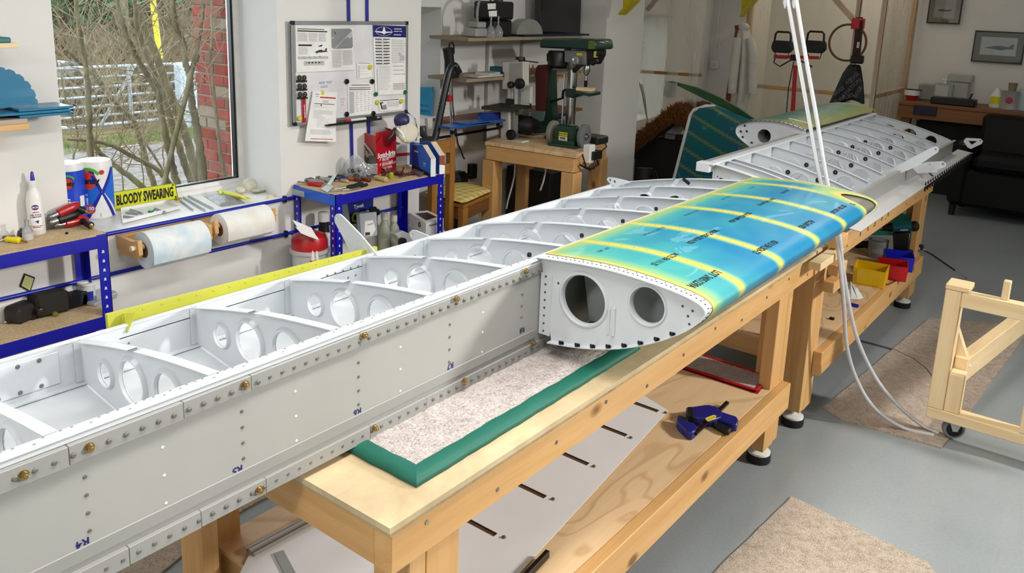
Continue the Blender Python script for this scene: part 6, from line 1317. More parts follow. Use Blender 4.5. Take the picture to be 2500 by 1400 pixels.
b = B(); qq = ats([(905, 508), (918, 505), (928, 520), (912, 524), (904, 520)], X=-3.03); b.prism(qq, (-.01, 0, 0)); one('cloth_tag', b, BLK, 'black and white tag hanging above the grey packet', 'tag')
for i, (px, r, h) in enumerate(((938, .032, .12), (962, .03, .14))):
    pb = at(px, 580, X=-3.14); b = B(); simple_bottle(('pale hand pump bottle behind the grey packet, left one', 'pale hand pump bottle by the back post, right one')[i], V((pb.x, pb.y, ZRL+.001)), r, at(px, 520+6*i, X=-3.14).z-ZRL, plain('a5a897', .35), plain('b4b6a4', .5), plain('c8c8be', .5), 'pump_bottle', .5)
ob = thing('cardboard_box', 'white printed carton with black slot on the lower shelf at the right', 'carton', at(1042, 570, X=-2.94)); q = ats([(998, 519), (1040, 545), (1083, 533), (1044, 514)], Z=at(1040, 545, X=-2.93).z); zt_ = q[0].z; zb_ = at(1040, 575, X=-2.93).z
b = B(); b.prism([V((p.x, p.y, zb_)) for p in q], (0, 0, zt_-zb_)); mk('box_body', b, WPL, ob); b = B(); c = sum(q, V())/4; b.prism([c+(p-c)*.62+V((0, 0, .0005)) for p in q], (0, 0, .001)); mk('slot', b, BLK, ob)
u = (q[2]-q[1]).normalized(); text_on('lettering', 'HomeGuard', .018, (q[1]+q[2])/2+V((0, 0, -.02))+u.cross(V((0, 0, 1))).normalized()*.001, u, (0, 0, 1), INK, ob, .0004)
u = (q[1]-q[0]).normalized(); b = B(); b.torus((q[0]*.35+q[1]*.65)+V((0, 0, -.03))+u.cross(V((0, 0, 1))).normalized()*.001, .012, .003, u.cross(V((0, 0, 1))), 18, 4); mk('print', b, INK, ob)
b = B(); b.prism([V((p.x, p.y, ZRL+.001)) for p in (c+(p-c)*1.12 for p in q)], (0, 0, zb_-ZRL-.002)); one('cardboard_box', b, plain('c9cdd2', .5), 'larger pale carton with blue panel beneath the white printed carton', 'carton', bev=.002)
b = B(); cc = rf(925, 625); b.ball(V((-3.05, cc.y-.12, ZRL+.045)), (.11, .16, .045), 18); one('plastic_sack', b, plain('b4b6b8', .35, coat=.3), 'rounded grey plastic bundle on the lower shelf behind the wing rib', 'bundle', 60)
t = thing('tape_gun', 'grey tape dispenser with black roller beside the rounded bundle', 'tape dispenser', at(990, 590, X=-2.98)); b = B(); b.prism(ats([(965, 572), (985, 564), (1006, 574), (1012, 592), (985, 596)], X=-2.98), (-.05, 0, 0)); mk('body', b, plain('b8babc', .4), t, bev=.004); b = B(); p = at(979, 590, X=-2.975); b.lathe(p, [(.022, 0), (.022, .02), (.008, .021), (.008, .025)], 18, (1, 0, 0)); mk('roller', b, BLK, t, 40)
# ------------------------------------------------------------------ chair, vacuum hose, machine table and shelves
ch = thing('dining_chair', 'honey wooden chair with yellow checked cushion, between the blue bench and the machine table', 'chair', (-3.2, 3.65, 0), 0)
ZC = .50; ca = at(1132, 503, Z=ZC); cb = at(1040, 478, Z=ZC); cc = at(1206, 470, Z=ZC); cd = cb+cc-ca
cx = max(cb.x, -3.56); 
FL, FR, BL_, BR_ = cb, ca, cd, cc               # near-left, near-right, far-left, far-right corners of the seat in the picture
def chair_leg(p, c, z1, nm='leg', w=.045):
    d = (V((c.x, c.y, 0))-V((p.x, p.y, 0))).normalized()*.035; q = V((p.x, p.y, 0))+d; b = B(); b.box(q.x-w/2, q.x+w/2, q.y-w/2, q.y+w/2, 0, z1); return mk(nm, b, OAK[2], ch, bev=.003)
cen = (ca+cb+cc+cd)/4
for p, z in ((ca, ZC-.02), (cb, ZC-.02), (cc, ZC-.02), (cd, ZC-.02)): chair_leg(p, cen, z)
b = B(); b.prism([V((p.x, p.y, ZC-.02)) for p in (ca, cb, cd, cc)], (0, 0, .02)); mk('seat', b, OAK[0], ch, bev=.003)
for p, q in ((ca, cc), (ca, cb), (cb, cd), (cc, cd)):
    i0 = cen+(p-cen)*.9; i1 = cen+(q-cen)*.9; b = B(); b.bar(V((i0.x, i0.y, ZC-.06)), V((i1.x, i1.y, ZC-.06)), .02, .075); mk('seat_rail', b, DARKW[1], ch, bev=.002)
# backrest on the near-left side
t0 = at(1062, 350, X=-3.22); t1 = at(1108, 345, X=-3.22)
b = B(); yb = t0.y; 
for y in (at(1058, 400, X=-3.22).y, at(1101, 400, X=-3.22).y): b.box(-3.245, -3.205, y-.022, y+.022, 0, t0.z+.015)
mk('back_post', (b), OAK[2], ch, bev=.003, kind='stuff')
for z0, z1 in ((at(1080, 375, X=-3.22).z, t0.z+.01), (at(1080, 428, X=-3.22).z, at(1080, 402, X=-3.22).z)):
    b = B(); b.box(-3.24, -3.21, at(1058, 400, X=-3.22).y, at(1101, 400, X=-3.22).y, z0, z1); mk('back_slat', b, OAK[1], ch, bev=.003)
def check():
    m = N('yellow_check'); v = m.coord((1, 1, 1)); sx = m.n('SeparateXYZ'); m.l(v, sx.inputs[0])
    f = lambda o: m.math('GREATER_THAN', m.math('FRACT', m.math('MULTIPLY', o, 17)), .5)
    s = m.math('MULTIPLY', m.math('ADD', f(sx.outputs[0]), f(sx.outputs[1])), .5)
    m.col(m.ramp(s, [(0.0, 'e9dfc4'), (.5, 'e3cf7c'), (1, 'd9b834')])); m.set(.9, spec=.1); m.bump(m.noise(v, 300, 2), .3, .003); return m.m
b = B(); co = [cen+(p-cen)*1.03 for p in (cb, ca, cc, cd)]
def cush(s, t, top=1):
    p = (co[0]*(1-s)+co[1]*s)*(1-t)+(co[3]*(1-s)+co[2]*s)*t; e = (sin(pi*s)*sin(pi*t))**.35; return V((p.x, p.y, ZC+.018+(.022*e if top else -.016*e)))
b.grid(cush, 16, 16); b.grid(lambda s, t: cush(s, t, 0), 16, 16); one('seat_cushion', b, check(), 'yellow and cream checked seat cushion on the honey wooden chair', 'cushion', 60)
# vacuum cleaner hose and wand
VX = -3.42
vc = thing('vacuum_wand', 'black vacuum wand and hose standing against the dim wall behind the chair', 'vacuum cleaner', at(1106, 455, X=VX))
def vp(*pts): return ats(pts, X=VX+.05)
b = B(); b.tube(vp((1098, 176), (1101, 230), (1105, 330), (1107, 440)), [.014, .013, .013, .012], 12); mk('wand', b, CHR, vc, 60)
b = B(); b.tube(vp((1093, 118), (1097, 150), (1098, 182)), [.032, .030, .034], 12); b.obox(vp((1106, 180))[0], (.03, .08, .05)); mk('grip', b, BLK, vc, 50)
b = B(); b.tube(vp((1096, 118), (1098, 106), (1104, 103), (1108, 112), (1108, 132)), .005, 6); mk('hook', b, BLK, vc, 60)
hp = vp((1090, 175), (1080, 158), (1070, 164), (1062, 190), (1050, 245), (1038, 305), (1030, 338)); fine = []
for k in range(len(hp)-1):
    p0, p1, p2, p3 = hp[max(k-1, 0)], hp[k], hp[k+1], hp[min(k+2, len(hp)-1)]
    for j in range(14):
        t = j/14; fine.append(.5*((2*p1)+(-p0+p2)*t+(2*p0-5*p1+4*p2-p3)*t*t+(-p0+3*p1-3*p2+p3)*t**3)+V((.10, 0, 0)))
b = B(); b.tube(fine, [.020+.0022*(i % 2) for i in range(len(fine))], 12); mk('hose', b, plain('1a1c20', .35), vc, 60)
b = B(); p = at(1097, 240, X=VX+.05); b.cyl(p-V((0, 0, .02)), p+V((0, 0, .02)), .018, n=14); mk('collar', b, REDB, vc, 40)
b = B(); p = at(1105, 323, X=VX+.05); b.cyl(p-V((0, 0, .012)), p+V((0, 0, .012)), .017, n=14); mk('collar', b, BLK, vc, 40)
b = B(); c = at(1034, 342, X=VX+.16); b.obox(c, (.06, .12, .035), (0, 0, .1)); b.cyl(c, c+V((0, -.01, .08)), .022, n=12); mk('floor_head', b, plain('2a2c30', .4), vc, 40, bev=.003)
b = B(); b.tube([at(1100, 185, X=XRW+.01), at(1106, 260, X=XRW+.01), at(1112, 310, X=XRW+.01), at(1118, 350, X=XRW+.01), at(1132, 385, X=XRW+.01), at(1148, 412, X=XRW+.01)], .004, 6); one('power_cable', b, BLK, 'thin black power cable hanging down the dim wall behind the wand', 'cable', 60)
b = B(); p = at(1152, 418, X=XRW+.02); b.box(XRW+.001, XRW+.045, p.y-.03, p.y+.03, p.z-.05, p.z+.05); one('plug', b, BLK, 'black plug in the wall socket low on the dim wall', 'plug', bev=.004)
b = B(); p = at(1132, 408, X=XRW+.02); b.box(XRW+.001, XRW+.015, p.y-.06, p.y+.05, p.z-.05, p.z+.05); one('wall_socket', b, WPL, 'white double wall socket behind the black plug', 'socket', bev=.004)
b = B(); p = at(1122, 420, X=-3.5); b.box(-3.57, -3.46, p.y-.06, p.y+.07, 0, p.z); vb = one('vacuum_cleaner', b, BLK, 'black vacuum cleaner body on the floor behind the chair', 'vacuum cleaner', bev=.03)
# dark pipe rail and the blue sheet in the slit window
b = B(); z = at(1217, 312, X=XRW+.03).z; b.tube([V((XRW+.02, 3.35, z-.012)), V((XRW+.02, 5.25, z+.0))], .009, 8)
pr = thing('air_pipe', 'dark pipe along the recessed wall behind the machines', 'pipe', (XRW+.02, 4.2, z)); mk('pipe', b, plain('0b0d22', .5), pr, 60)
q = ats([(1011, 214), (1056, 213), (1052, 289), (1011, 288)], Y=3.87); b = B(); b.prism(q, (0, .01, 0)); bs = one('blue_sheet', b, plain('1793c4', .3, coat=.3), 'bright blue film covered sheet standing in the slit window', 'sheet'); 
for k, tx in enumerate(('ALCLAD', '2024-T3')): text_on('lettering', tx, .022, at(1036, 258+k*14, Y=3.868), (1, 0, 0), (0, 0, 1), plain('1a50a0', .4), bs)
# wall shelves with uprights
XS2 = -3.26
def rshelf(label, px0, px1, py, xf=XS2, h=.02, m=None):
    p, q = at(px0, py, X=xf), at(px1, py, X=xf); b = B(); b.box(XRW+.001, xf, p.y, min(q.y, 5.29), p.z-h, p.z); one('wall_shelf', b, m or plain('95856c', .7), label, 'shelf', bev=.001); return p.z
zA = rshelf('upper pine wall shelf above the bandsaw', 1144, 1422, 93); zB = rshelf('middle pine wall shelf behind the bandsaw', 1139, 1420, 194); zC = rshelf('lower dark wall shelf behind the machines, carrying blue sheets', 1150, 1420, 303, h=.018, m=DARKW[1])
for i, px in enumerate((1187, 1270, 1390)):
    y = at(px, 150, X=XRW).y; b = B(); b.box(XRW, XRW+.012, y-.012, y+.012, .75, zA-.02)
    for z in (zA, zB, zC): b.prism([(XRW+.012, y-.004, z-.021), (XRW+.28, y-.004, z-.021), (XRW+.28, y-.004, z-.028), (XRW+.012, y-.004, z-.07)], (0, .008, 0))
    one('shelf_upright', b, plain('a9a9a4', .5, .3), ('slotted shelf upright, left one behind the bandsaw', 'slotted shelf upright, middle one behind the bandsaw', 'slotted shelf upright, right one behind the drill press')[i], 'shelf bracket')
def on(px, py, z, x): 
    p = at(px, py, X=x); return V((x, p.y, z))
# upper shelf load
XL2 = -3.36
cp = thing('compressor_unit', 'tall black machine with two white labels on the upper shelf', 'machine', on(1212, 88, zA, XL2))
w0, w1 = at(1190, 40, X=XL2).y, at(1240, 40, X=XL2).y; zt_ = at(1212, 3, X=XL2).z; zm_ = at(1212, 48, X=XL2).z
b = B(); b.box(XL2-.12, XL2+.04, w0+.03, w1, zA+.001, zm_); mk('base', b, BLK, cp, bev=.01)
b = B(); b.box(XL2-.12, XL2+.06, w0, w1-.01, zm_+.002, zt_); mk('head', b, plain('17181b', .4), cp, bev=.012)
for k, py in enumerate((15, 33)):
    q = ats([(1190+3*k, py-6), (1210+3*k, py-7), (1210+3*k, py+7), (1191+3*k, py+8)], X=XL2+.062); b = B(); b.prism(q, (.001, 0, 0)); mk('label_plate', b, PAPER, cp)
b = B(); b.lathe(V((XL2, (w0+w1)/2, zt_)), [(.03, 0), (.035, .02), (.02, .04)], 18); mk('cap', b, CHR, cp, 40)
for i, px in enumerate((1198, 1216)): b = B(); p = on(px, 80, zA, XL2+.07); b.lathe(p, [(.028, 0), (.034, .03), (.02, .06), (.006, .075), (.006, .13)], 18); one('glass_flask', b, CLEARP, ('clear round bottle before the black machine, left one', 'clear round bottle before the black machine, right one')[i], 'bottle', 50)
b = B(); p = on(1183, 60, zA+.14, XL2+.03); b.torus(p, .12, .008, (1, .3, 0), 28, 6); one('grey_hose', b, plain('8c8f8e', .5), 'loop of grey hose leaning against the black machine on the upper shelf', 'hose', 60)
b = B(); p = on(1160, 80, zA, XL2+.04); b.obox(p+V((0, 0, .03)), (.10, .12, .05), (0, 0, .1)); b.obox(p+V((0, .02, .075)), (.08, .08, .035)); one('container', b, plain('9a9c98', .5), 'grey plastic containers stacked at the left end of the upper shelf', 'container', bev=.006)
c0 = on(1285, 80, zA, XL2); b = B(); rr = (at(1318, 70, X=XL2).y-at(1253, 70, X=XL2).y)/2; hh = at(1285, 46, X=XL2).z-zA
b.prism([V((XL2-.05, c0.y+rr*cos(pi*i/24), zA+hh*sin(pi*i/24))) for i in range(25)], (.08, 0, 0)); one('dome_cover', b, plain('8e8e88', .5), 'half round grey cover standing on the upper shelf', 'cover', 40, bev=.004)
b = B(); b.box(XL2-.06, XS2+.0, at(1250, 90, X=XL2).y, at(1410, 90, X=XL2).y, zA+.001, zA+.013); one('dark_sheet', b, plain('18203a', .4), 'dark blue sheet lying along the upper shelf', 'sheet')
q = ats([(1319, -30), (1420, -20), (1421, 86), (1319, 88)], X=-3.44); b = B(); b.prism([V((p.x, min(p.y, 5.28), p.z)) for p in q], (-.05, 0, 0)); tv = one('black_screen', b, plain('060709', .15, coat=.5), 'large black screen standing on the upper shelf beside the pillar', 'screen', bev=.004, loc=V((-3.45, q[3].y, zA+.014)))
b = B(); p = on(1216, 175, zB, XL2); b.box(XL2-.05, XL2+.05, at(1209, 175, X=XL2).y, at(1226, 175, X=XL2).y, zB+.001, at(1216, 163, X=XL2).z); one('tin', b, plain('126a80', .4), 'small teal tin on the middle shelf behind the bandsaw', 'tin', bev=.004)
b = B(); p = on(1180, 190, zB, XL2+.05); b.obox(p+V((0, 0, .01)), (.12, .24, .012)); b.obox(p+V((0, .05, .022)), (.10, .16, .012), (0, 0, .2)); one('papers', b, plain('b8b6ac', .7), 'loose pale papers and sheets on the middle shelf', 'papers')
for i, px in enumerate((1290, 1300)): p = on(px, 188, zB, XL2+.04); b = B(); b.lathe(p, [(.012, 0), (.014, .02), (.006, .04), (.004, .055)], 12); one('turned_peg', b, plain('a06a44', .5), ('small wooden handle on the middle shelf, left of two', 'small wooden handle on the middle shelf, right of two')[i], 'handle', 50)
b = B(); b.bar(at(1345, 188, X=XL2), at(1415, 186, X=XL2), .03, .02); one('timber_strip', b, PINE[1], 'pale timber strip on the middle shelf behind the drill press', 'timber strip')
SB = plain('12348a', .35, coat=.3)
b = B(); q = ats([(1170, 300), (1172, 284), (1180, 276), (1222, 274), (1222, 302)], X=XL2+.06); b.prism(q, (-.03, 0, 0)); one('blue_bin', b, SB, 'dark blue curved plastic sheet on the lower shelf behind the bandsaw', 'sheet', bev=.004)
for i, (a, c) in enumerate((((1083, 311), (1180, 298)), ((1120, 302), (1220, 292)))): b = B(); b.bar(at(*a, X=XS2+.05), at(*c, X=XS2+.05), .10, .012); one('blue_strip', b, plain('1a55a0', .35, coat=.2), ('long blue film covered strip projecting from the lower shelf', 'second blue strip lying above the projecting one')[i], 'sheet')
b = B(); q = ats([(1345, 275), (1405, 262), (1405, 280), (1350, 288)], X=-3.3); b.prism(q, (-.05, 0, 0)); one('blue_case', b, SB, 'blue case on the lower shelf seen behind the drill press column', 'case')
# machine table
mt = thing('machine_table', 'square pine table carrying the bandsaw, grinder and drill press', 'table', (-2.95, 4.4, 0))
ZM = .83; ta, tb_, tc = at(1184, 346, Z=ZM), at(1408, 379, Z=ZM), at(1483, 339, Z=ZM); td = ta+tc-tb_
TT = [ta, tb_, tc, td]; cen = sum(TT, V())/4
b = B(); b.prism([V((p.x, p.y, ZM-.022)) for p in TT], (0, 0, .022)); mk('tabletop', b, PLY, mt, bev=.002)
for i in range(4):
    p, q = cen+(TT[i]-cen)*.955, cen+(TT[(i+1) % 4]-cen)*.955; b = B(); b.bar(V((p.x, p.y, ZM-.068)), V((q.x, q.y, ZM-.068)), .03, .085); mk('apron', b, PINE[0 if i % 2 == 0 else 1], mt, bev=.002)
    l = cen+(TT[i]-cen)*.87; b = B(); b.obox((l.x, l.y, (ZM-.115)/2), (.092, .092, ZM-.115)); mk('leg', b, PINE[2], mt, bev=.004)
    p, q = cen+(TT[i]-cen)*.87, cen+(TT[(i+1) % 4]-cen)*.87; b = B(); b.bar(V((p.x, p.y, .16)), V((q.x, q.y, .16)), .09, .07); mk('stretcher', b, PINE[1], mt, bev=.003)
b = B(); b.prism([V(((cen+(p-cen)*.75).x, (cen+(p-cen)*.75).y, .196)) for p in TT], (0, 0, .018)); mk('shelf', b, PINE[0], mt)
dT = (td-ta).normalized()
# bandsaw
def mz(px, py): return at(px, py, Z=ZM)
bs = thing('bandsaw', 'small white and red benchtop bandsaw on the machine table', 'bandsaw', mz(1250, 338)); YB_ = mz(1250, 345).y+.03
BW = plain('c9c8c0', .4); GT = plain('37382f', .4, .3)
def bp(nm, px, m, depth, off=0, bev=.003, par=None): 
    b = B(); q = [p+V((0, off, 0)) for p in ats(px, Y=YB_)]; b.prism(q, (0, depth*.4, 0)); return mk(nm, b, m, par or bs, bev=bev)
bp('base', [(1208, 346), (1282, 352), (1282, 344), (1210, 338)], BW, .2, -.03); bp('lower_housing', [(1222, 270), (1242, 270), (1242, 344), (1222, 340)], BW, .16, 0)
bp('motor_side', [(1242, 272), (1250, 272), (1250, 345), (1242, 344)], plain('77776e', .4), .12, .02)
bp('door_edge', [(1219, 272), (1223, 272), (1223, 340), (1219, 338)], REDB, .14, .01); bp('door_edge', [(1223, 152), (1227, 152), (1227, 218), (1223, 216)], REDB, .14, .01)
bp('upper_housing', [(1226, 152), (1278, 151), (1278, 208), (1268, 218), (1226, 218)], BW, .15, 0); bp('front_panel', [(1244, 154), (1274, 154), (1274, 205), (1266, 212), (1244, 212)], plain('9b9a90', .4), .004, -.005)
bp('column', [(1252, 216), (1275, 214), (1274, 256), (1252, 256)], BW, .06, .09)
bp('blade', [(1243, 218), (1245, 218), (1245, 260), (1243, 260)], STEEL, .012, .04, 0); bp('blade_guard', [(1232, 216), (1240, 216), (1240, 252), (1232, 252)], BW, .03, .05)
b = B(); zt_ = at(1240, 262, Y=YB_).z; q = [V((p.x, p.y, zt_)) for p in ats([(1175, 260), (1254, 266), (1296, 258), (1222, 252)], Z=zt_)]; b.prism([p-V((0, 0, .02)) for p in q], (0, 0, .022)); mk('saw_table', b, GT, bs, bev=.002)
bp('table_mount', [(1240, 270), (1266, 268), (1262, 280), (1245, 282)], plain('5a594e', .5), .08, .03)
def knob(par, px, r, off, m=BLK, ax=(0, -1, 0), nm='knob'): b = B(); p = at(*px, Y=YB_)+V((0, off, 0)); b.lathe(p, [(r, 0), (r, .02), (r*.7, .026)], 16, ax); return mk(nm, b, m, par, 40)
knob(bs, (1227, 184), .026, -.004, ax=(-.5, -1, 0)); knob(bs, (1224, 304), .026, -.004, ax=(-.5, -1, 0)); knob(bs, (1274, 204), .034, -.012); knob(bs, (1252, 207), .022, -.012); knob(bs, (1250, 329), .034, .0)
b = B(); p = at(1256, 148, Y=YB_)+V((0, .06, 0)); b.lathe(p-V((0, 0, .02)), [(.012, 0), (.012, .02), (.032, .022), (.03, .04)], 14); b.tube([p, p+V((.14, 0, -.004))], .004, 6); mk('tension_knob', b, BLK, bs, 40)
b = B(); q = at(1238, 248, Y=YB_)+V((0, .03, 0)); b.obox(q, (.05, .03, .03)); b.tube([q, q+V((0, 0, -.03))], .006, 6); mk('blade_guide', b, plain('2c2c28', .4, .5), bs)
# belt sander
sn = thing('belt_sander', 'green upright belt sander with red brown belt behind the bandsaw', 'belt sander', mz(1320, 335)); YS_ = YB_+.32
def sp(nm, px, m, depth, off=0, bev=.003, par=None, base=None): 
    b = B(); q = [p+V((0, off, 0)) for p in ats(px, Y=YS_)]; b.prism(q, (0, depth, 0)); return mk(nm, b, m, par or sn, 40, bev)
DG = plain('12382a', .35, coat=.3); MB_ = plain('5c2420', .75)
sp('belt', [(1306, 168), (1312, 159), (1330, 158), (1338, 166), (1331, 272), (1306, 270)], MB_, .06, 0, .006); sp('frame', [(1337, 162), (1343, 170), (1343, 262), (1348, 285), (1344, 302), (1325, 302), (1332, 270)], DG, .07, .01, .004)
sp('dust_port', [(1282, 276), (1330, 274), (1326, 296), (1300, 300), (1290, 290)], plain('5d7a78', .4), .08, .0); sp('stand', [(1290, 296), (1345, 296), (1348, 330), (1288, 328)], plain('23403a', .4), .12, .04)
b = B(); c = at(1280, 306, Y=YB_+.12); b.lathe(c+V((-.11, 0, 0)), [(.045, 0), (.062, .01), (.064, .15), (.05, .17), (.045, .2)], 22, (1, .05, 0)); mk('motor', b, BLK, sn, 40)
b = B(); b.tube(ats([(1277, 246), (1288, 248), (1296, 256), (1297, 266)], Y=YS_-.02), [.01, .008, .006, .005], 8); mk('lever', b, BLK, sn, 60)
b = B(); b.tube(ats([(1295, 275), (1288, 290), (1275, 322), (1300, 330), (1330, 326), (1345, 318)], Y=YS_-.14), .005, 6); one('grey_cable', b, plain('8f9092', .5), 'grey cable curling on the machine table behind the grinder', 'cable', 60)
# drill press
dp = thing('drill_press', 'dark green bench drill press with chrome column on the machine table', 'drill press', mz(1400, 345)); YD_ = YB_+.30
def dd(nm, px, m, depth, off=0, bev=.004, par=None): 
    b = B(); q = [p+V((0, off, 0)) for p in ats(px, Y=YD_)]; b.prism(q, (0, depth, 0)); return mk(nm, b, m, par or dp, 40, bev)
dd('belt_cover', [(1332, 116), (1335, 96), (1342, 93), (1462, 95), (1469, 98), (1471, 120), (1462, 122)], DG, .22, -.08, .012); dd('cover_badge', [(1455, 99), (1469, 99), (1470, 119), (1454, 119)], plain('5b6a22', .4), .003, -.085, 0)
dd('head', [(1386, 122), (1438, 123), (1438, 158), (1425, 160), (1420, 152), (1386, 152)], plain('7c7e7a', .4), .14, -.04); dd('head_badge', [(1417, 129), (1430, 129), (1430, 135), (1417, 135)], plain('d6d21e', .4), .002, -.043, 0); dd('switch_box', [(1439, 122), (1462, 122), (1462, 135), (1449, 158), (1439, 158)], BLK, .12, -.03); dd('switch_plate', [(1457, 125), (1462, 125), (1460, 140), (1456, 140)], plain('d6c84a', .4), .03, -.033, 0)
b = B(); m0 = at(1362, 125, Y=YD_)+V((0, .02, 0)); L = m0.z-at(1362, 167, Y=YD_).z; b.lathe(m0, [(.07, 0), (.075, -.01), (.075, -L+.02), (.055, -L)], 22); mk('motor', b, plain('17181a', .35), dp, 40)
dd('motor_box', [(1338, 130), (1346, 130), (1346, 150), (1338, 150)], BLK, .08, -.02); dd('motor_mount', [(1376, 120), (1388, 120), (1386, 148), (1378, 146)], STEEL, .04, 0)
b = B(); c1 = at(1393, 155, Y=YD_)+V((0, .03, 0)); b.cyl(V((c1.x, c1.y, ZM)), c1, .032, n=22); mk('column', b, CHR, dp, 40)
b = B(); b.lathe(c1-V((0, 0, .04)), [(.04, 0), (.046, .01), (.046, .06)], 22); mk('column_collar', b, STEEL, dp, 40)
b = B(); b.tube([V((c1.x-.05, c1.y-.02, ZM+.1)), V((c1.x-.05, c1.y-.02, at(1383, 182, Y=YD_).z))], .006, 8); mk('rack', b, CHR, dp, 40)
dd('table_bracket', [(1381, 216), (1406, 217), (1412, 222), (1412, 234), (1400, 240), (1381, 236)], DG, .09, -.01, .006)
zt_ = at(1440, 220, Y=YD_).z; b = B(); q = [V((p.x, p.y, zt_)) for p in ats([(1404, 222), (1440, 229), (1467, 224), (1432, 217)], Z=zt_)]; b.prism([p-V((0, 0, .018)) for p in q], (0, 0, .02)); mk('drill_table', b, DG, dp, bev=.003)
b = B(); w = sum(q, V())/4; b.obox(w+V((-.02, 0, .012)), (.10, .07, .018), (0, 0, .2)); one('wood_scrap', b, PINEP[0], 'small pale wood scrap on the drill press table', 'wood offcut')
b = B(); k0 = at(1433, 152, Y=YD_)+V((0, .0, 0)); b.lathe(k0, [(.016, 0), (.02, -.02), (.024, -.03), (.024, -.055), (.016, -.075), (.008, -.085)], 16); b.cyl(k0-V((0, 0, .08)), k0-V((0, 0, .12)), .009, n=10); mk('chuck', b, CHR, dp, 40)
b = B(); b.cyl(k0-V((0, 0, .115)), k0-V((0, 0, .175)), .011, n=10); mk('drill_bit', b, plain('1a1a1c', .3, .6), dp, 40)
b = B(); h0 = at(1422, 147, Y=YD_)+V((0, -.05, 0)); b.lathe(h0, [(.024, 0), (.024, .03), (.014, .032)], 16, (0, -1, 0)); mk('hub', b, CHR, dp, 40)
for px in (((1438, 158), (1425, 164), (1418, 170), (1417, 176)), ((1452, 152), (1462, 153), (1474, 147)), ): b = B(); q = [p+V((0, -.07, 0)) for p in ats(px, Y=YD_)]; b.tube(q, [.006, .014, .017, .012][:len(q)] if len(q) == 4 else [.008, .018, .012], 8); mk('feed_handle', b, BLK, dp, 60)
b = B(); q = ats([(1381, 220), (1375, 222), (1373, 240), (1360, 244), (1345, 250)], Y=YD_); b.tube(q, [.01, .008, .008, .008, .01], 8); mk('crank', b, BLK, dp, 60)
b = B(); c2 = V((c1.x, c1.y, ZM)); b.box(c2.x-.12, c2.x+.16, c2.y-.12, c2.y+.12, ZM+.001, ZM+.022); mk('base', b, DG, dp, bev=.006)
# bench grinder
g0 = mz(1385, 356); YG_ = g0.y
bg = thing('bench_grinder', 'dark green bench grinder with two grey wheels at the table corner', 'bench grinder', g0)
b = B(); ax = (tb_-ta).normalized(); cg = at(1388, 328, Y=YG_); b.lathe(cg-ax*.085, [(.04, 0), (.06, .02), (.062, .15), (.04, .17)], 22, ax); gb = mk('motor_body', b, DG, bg, 40)
for s, m, d in ((-1, plain('7a786a', .9), .13), (1, plain('6a6c6e', .9), .13)):
    b = B(); b.lathe(cg+ax*s*(d-.02)-ax*.012, [(.07, 0), (.075, .002), (.075, .022), (.07, .024)], 28, ax); wh = mk('grinding_wheel', b, m, bg, 40); b = B(); e = -1 if s < 0 else 1; b.lathe(cg+ax*s*(d-.02)+ax*e*.012, [(.022, 0), (.022, .004), (.010, .006), (.008, .018)], 16, ax*e); mk('wheel_nut', b, CHR, wh, 40)
b = B(); b.obox((cg.x, cg.y, (ZM+cg.z)/2-.012), (.15, .13, cg.z-ZM-.03), Matrix((ax, V((0, 0, 1)).cross(ax), V((0, 0, 1)))).transposed()); mk('pedestal', b, DG, bg, bev=.008)
b = B(); b.obox((cg.x, cg.y, ZM+.009), (.20, .17, .016), Matrix((ax, V((0, 0, 1)).cross(ax), V((0, 0, 1)))).transposed()); mk('foot', b, DG, bg, bev=.004)
nf = -V((0, 0, 1)).cross(ax); 
b = B(); o = cg+nf*.068+V((0, 0, .0))-ax*.0; b.prism([o+ax*-.03+V((0, 0, .0)), o+ax*.03, o+ax*.03+V((0, 0, .02)), o-ax*.03+V((0, 0, .02))], nf*.003); mk('badge', b, plain('d6d21e', .4), bg); text_on('lettering', 'RECORD', .015, o+nf*.004+V((0, 0, .01)), ax, (0, 0, 1), INK, gb, .0004)
b = B(); o = V((cg.x, cg.y, ZM+.055))+nf*.067; b.prism([o-ax*.03-V((0, 0, .014)), o+ax*.03-V((0, 0, .014)), o+ax*.03+V((0, 0, .014)), o-ax*.03+V((0, 0, .014))], nf*.003); mk('badge', b, plain('c8c49a', .4), bg); text_on('lettering', 'NVR', .018, o+nf*.004, ax, (0, 0, 1), INK, gb, .0008)
b = B(); p = mz(1447, 350); b.box(p.x-.07, p.x+.07, p.y-.06, p.y+.08, ZM+.001, ZM+.05); one('charger', b, plain('1a211b', .4), 'dark green charger box beside the grinder at the table edge', 'charger', bev=.008)
b = B(); p = at(1438, 375, X=-2.62); b.obox(p, (.05, .06, .11)); one('socket_box', b, WPL, 'white extension socket fixed to the side of the machine table', 'socket', bev=.004)
b = B(); p = at(1452, 378, X=-2.60); b.obox(p, (.05, .09, .05)); b.tube([p, p+V((.02, .02, -.06)), p+V((.02, -.08, -.08)), p+V((0, -.16, -.04))], .006, 6); b.tube([p+V((0, .04, 0)), p+V((.02, .1, .04)), p+V((.0, .08, .09))], .005, 6); b.tube([p, p+V((.02, -.03, -.08)), p+V((.02, -.12, -.06)), p+V((0, -.14, .02))], .005, 6); one('plugs', b, BLK, 'black plugs and looped cables at the side of the machine table', 'plugs', 50)
for i, (pts) in enumerate((((1256, 382), (1258, 400), (1256, 430), (1250, 455), (1240, 490), (1236, 510)), ((1334, 390), (1332, 420), (1326, 445), (1319, 465)))): b = B(); b.tube(ats(pts, Y=(ta.y+td.y)/2), .006, 6); one('white_cable', b, WPL, ('white cable hanging under the machine table, left one', 'white cable hanging under the machine table, right one')[i], 'cable', 60)
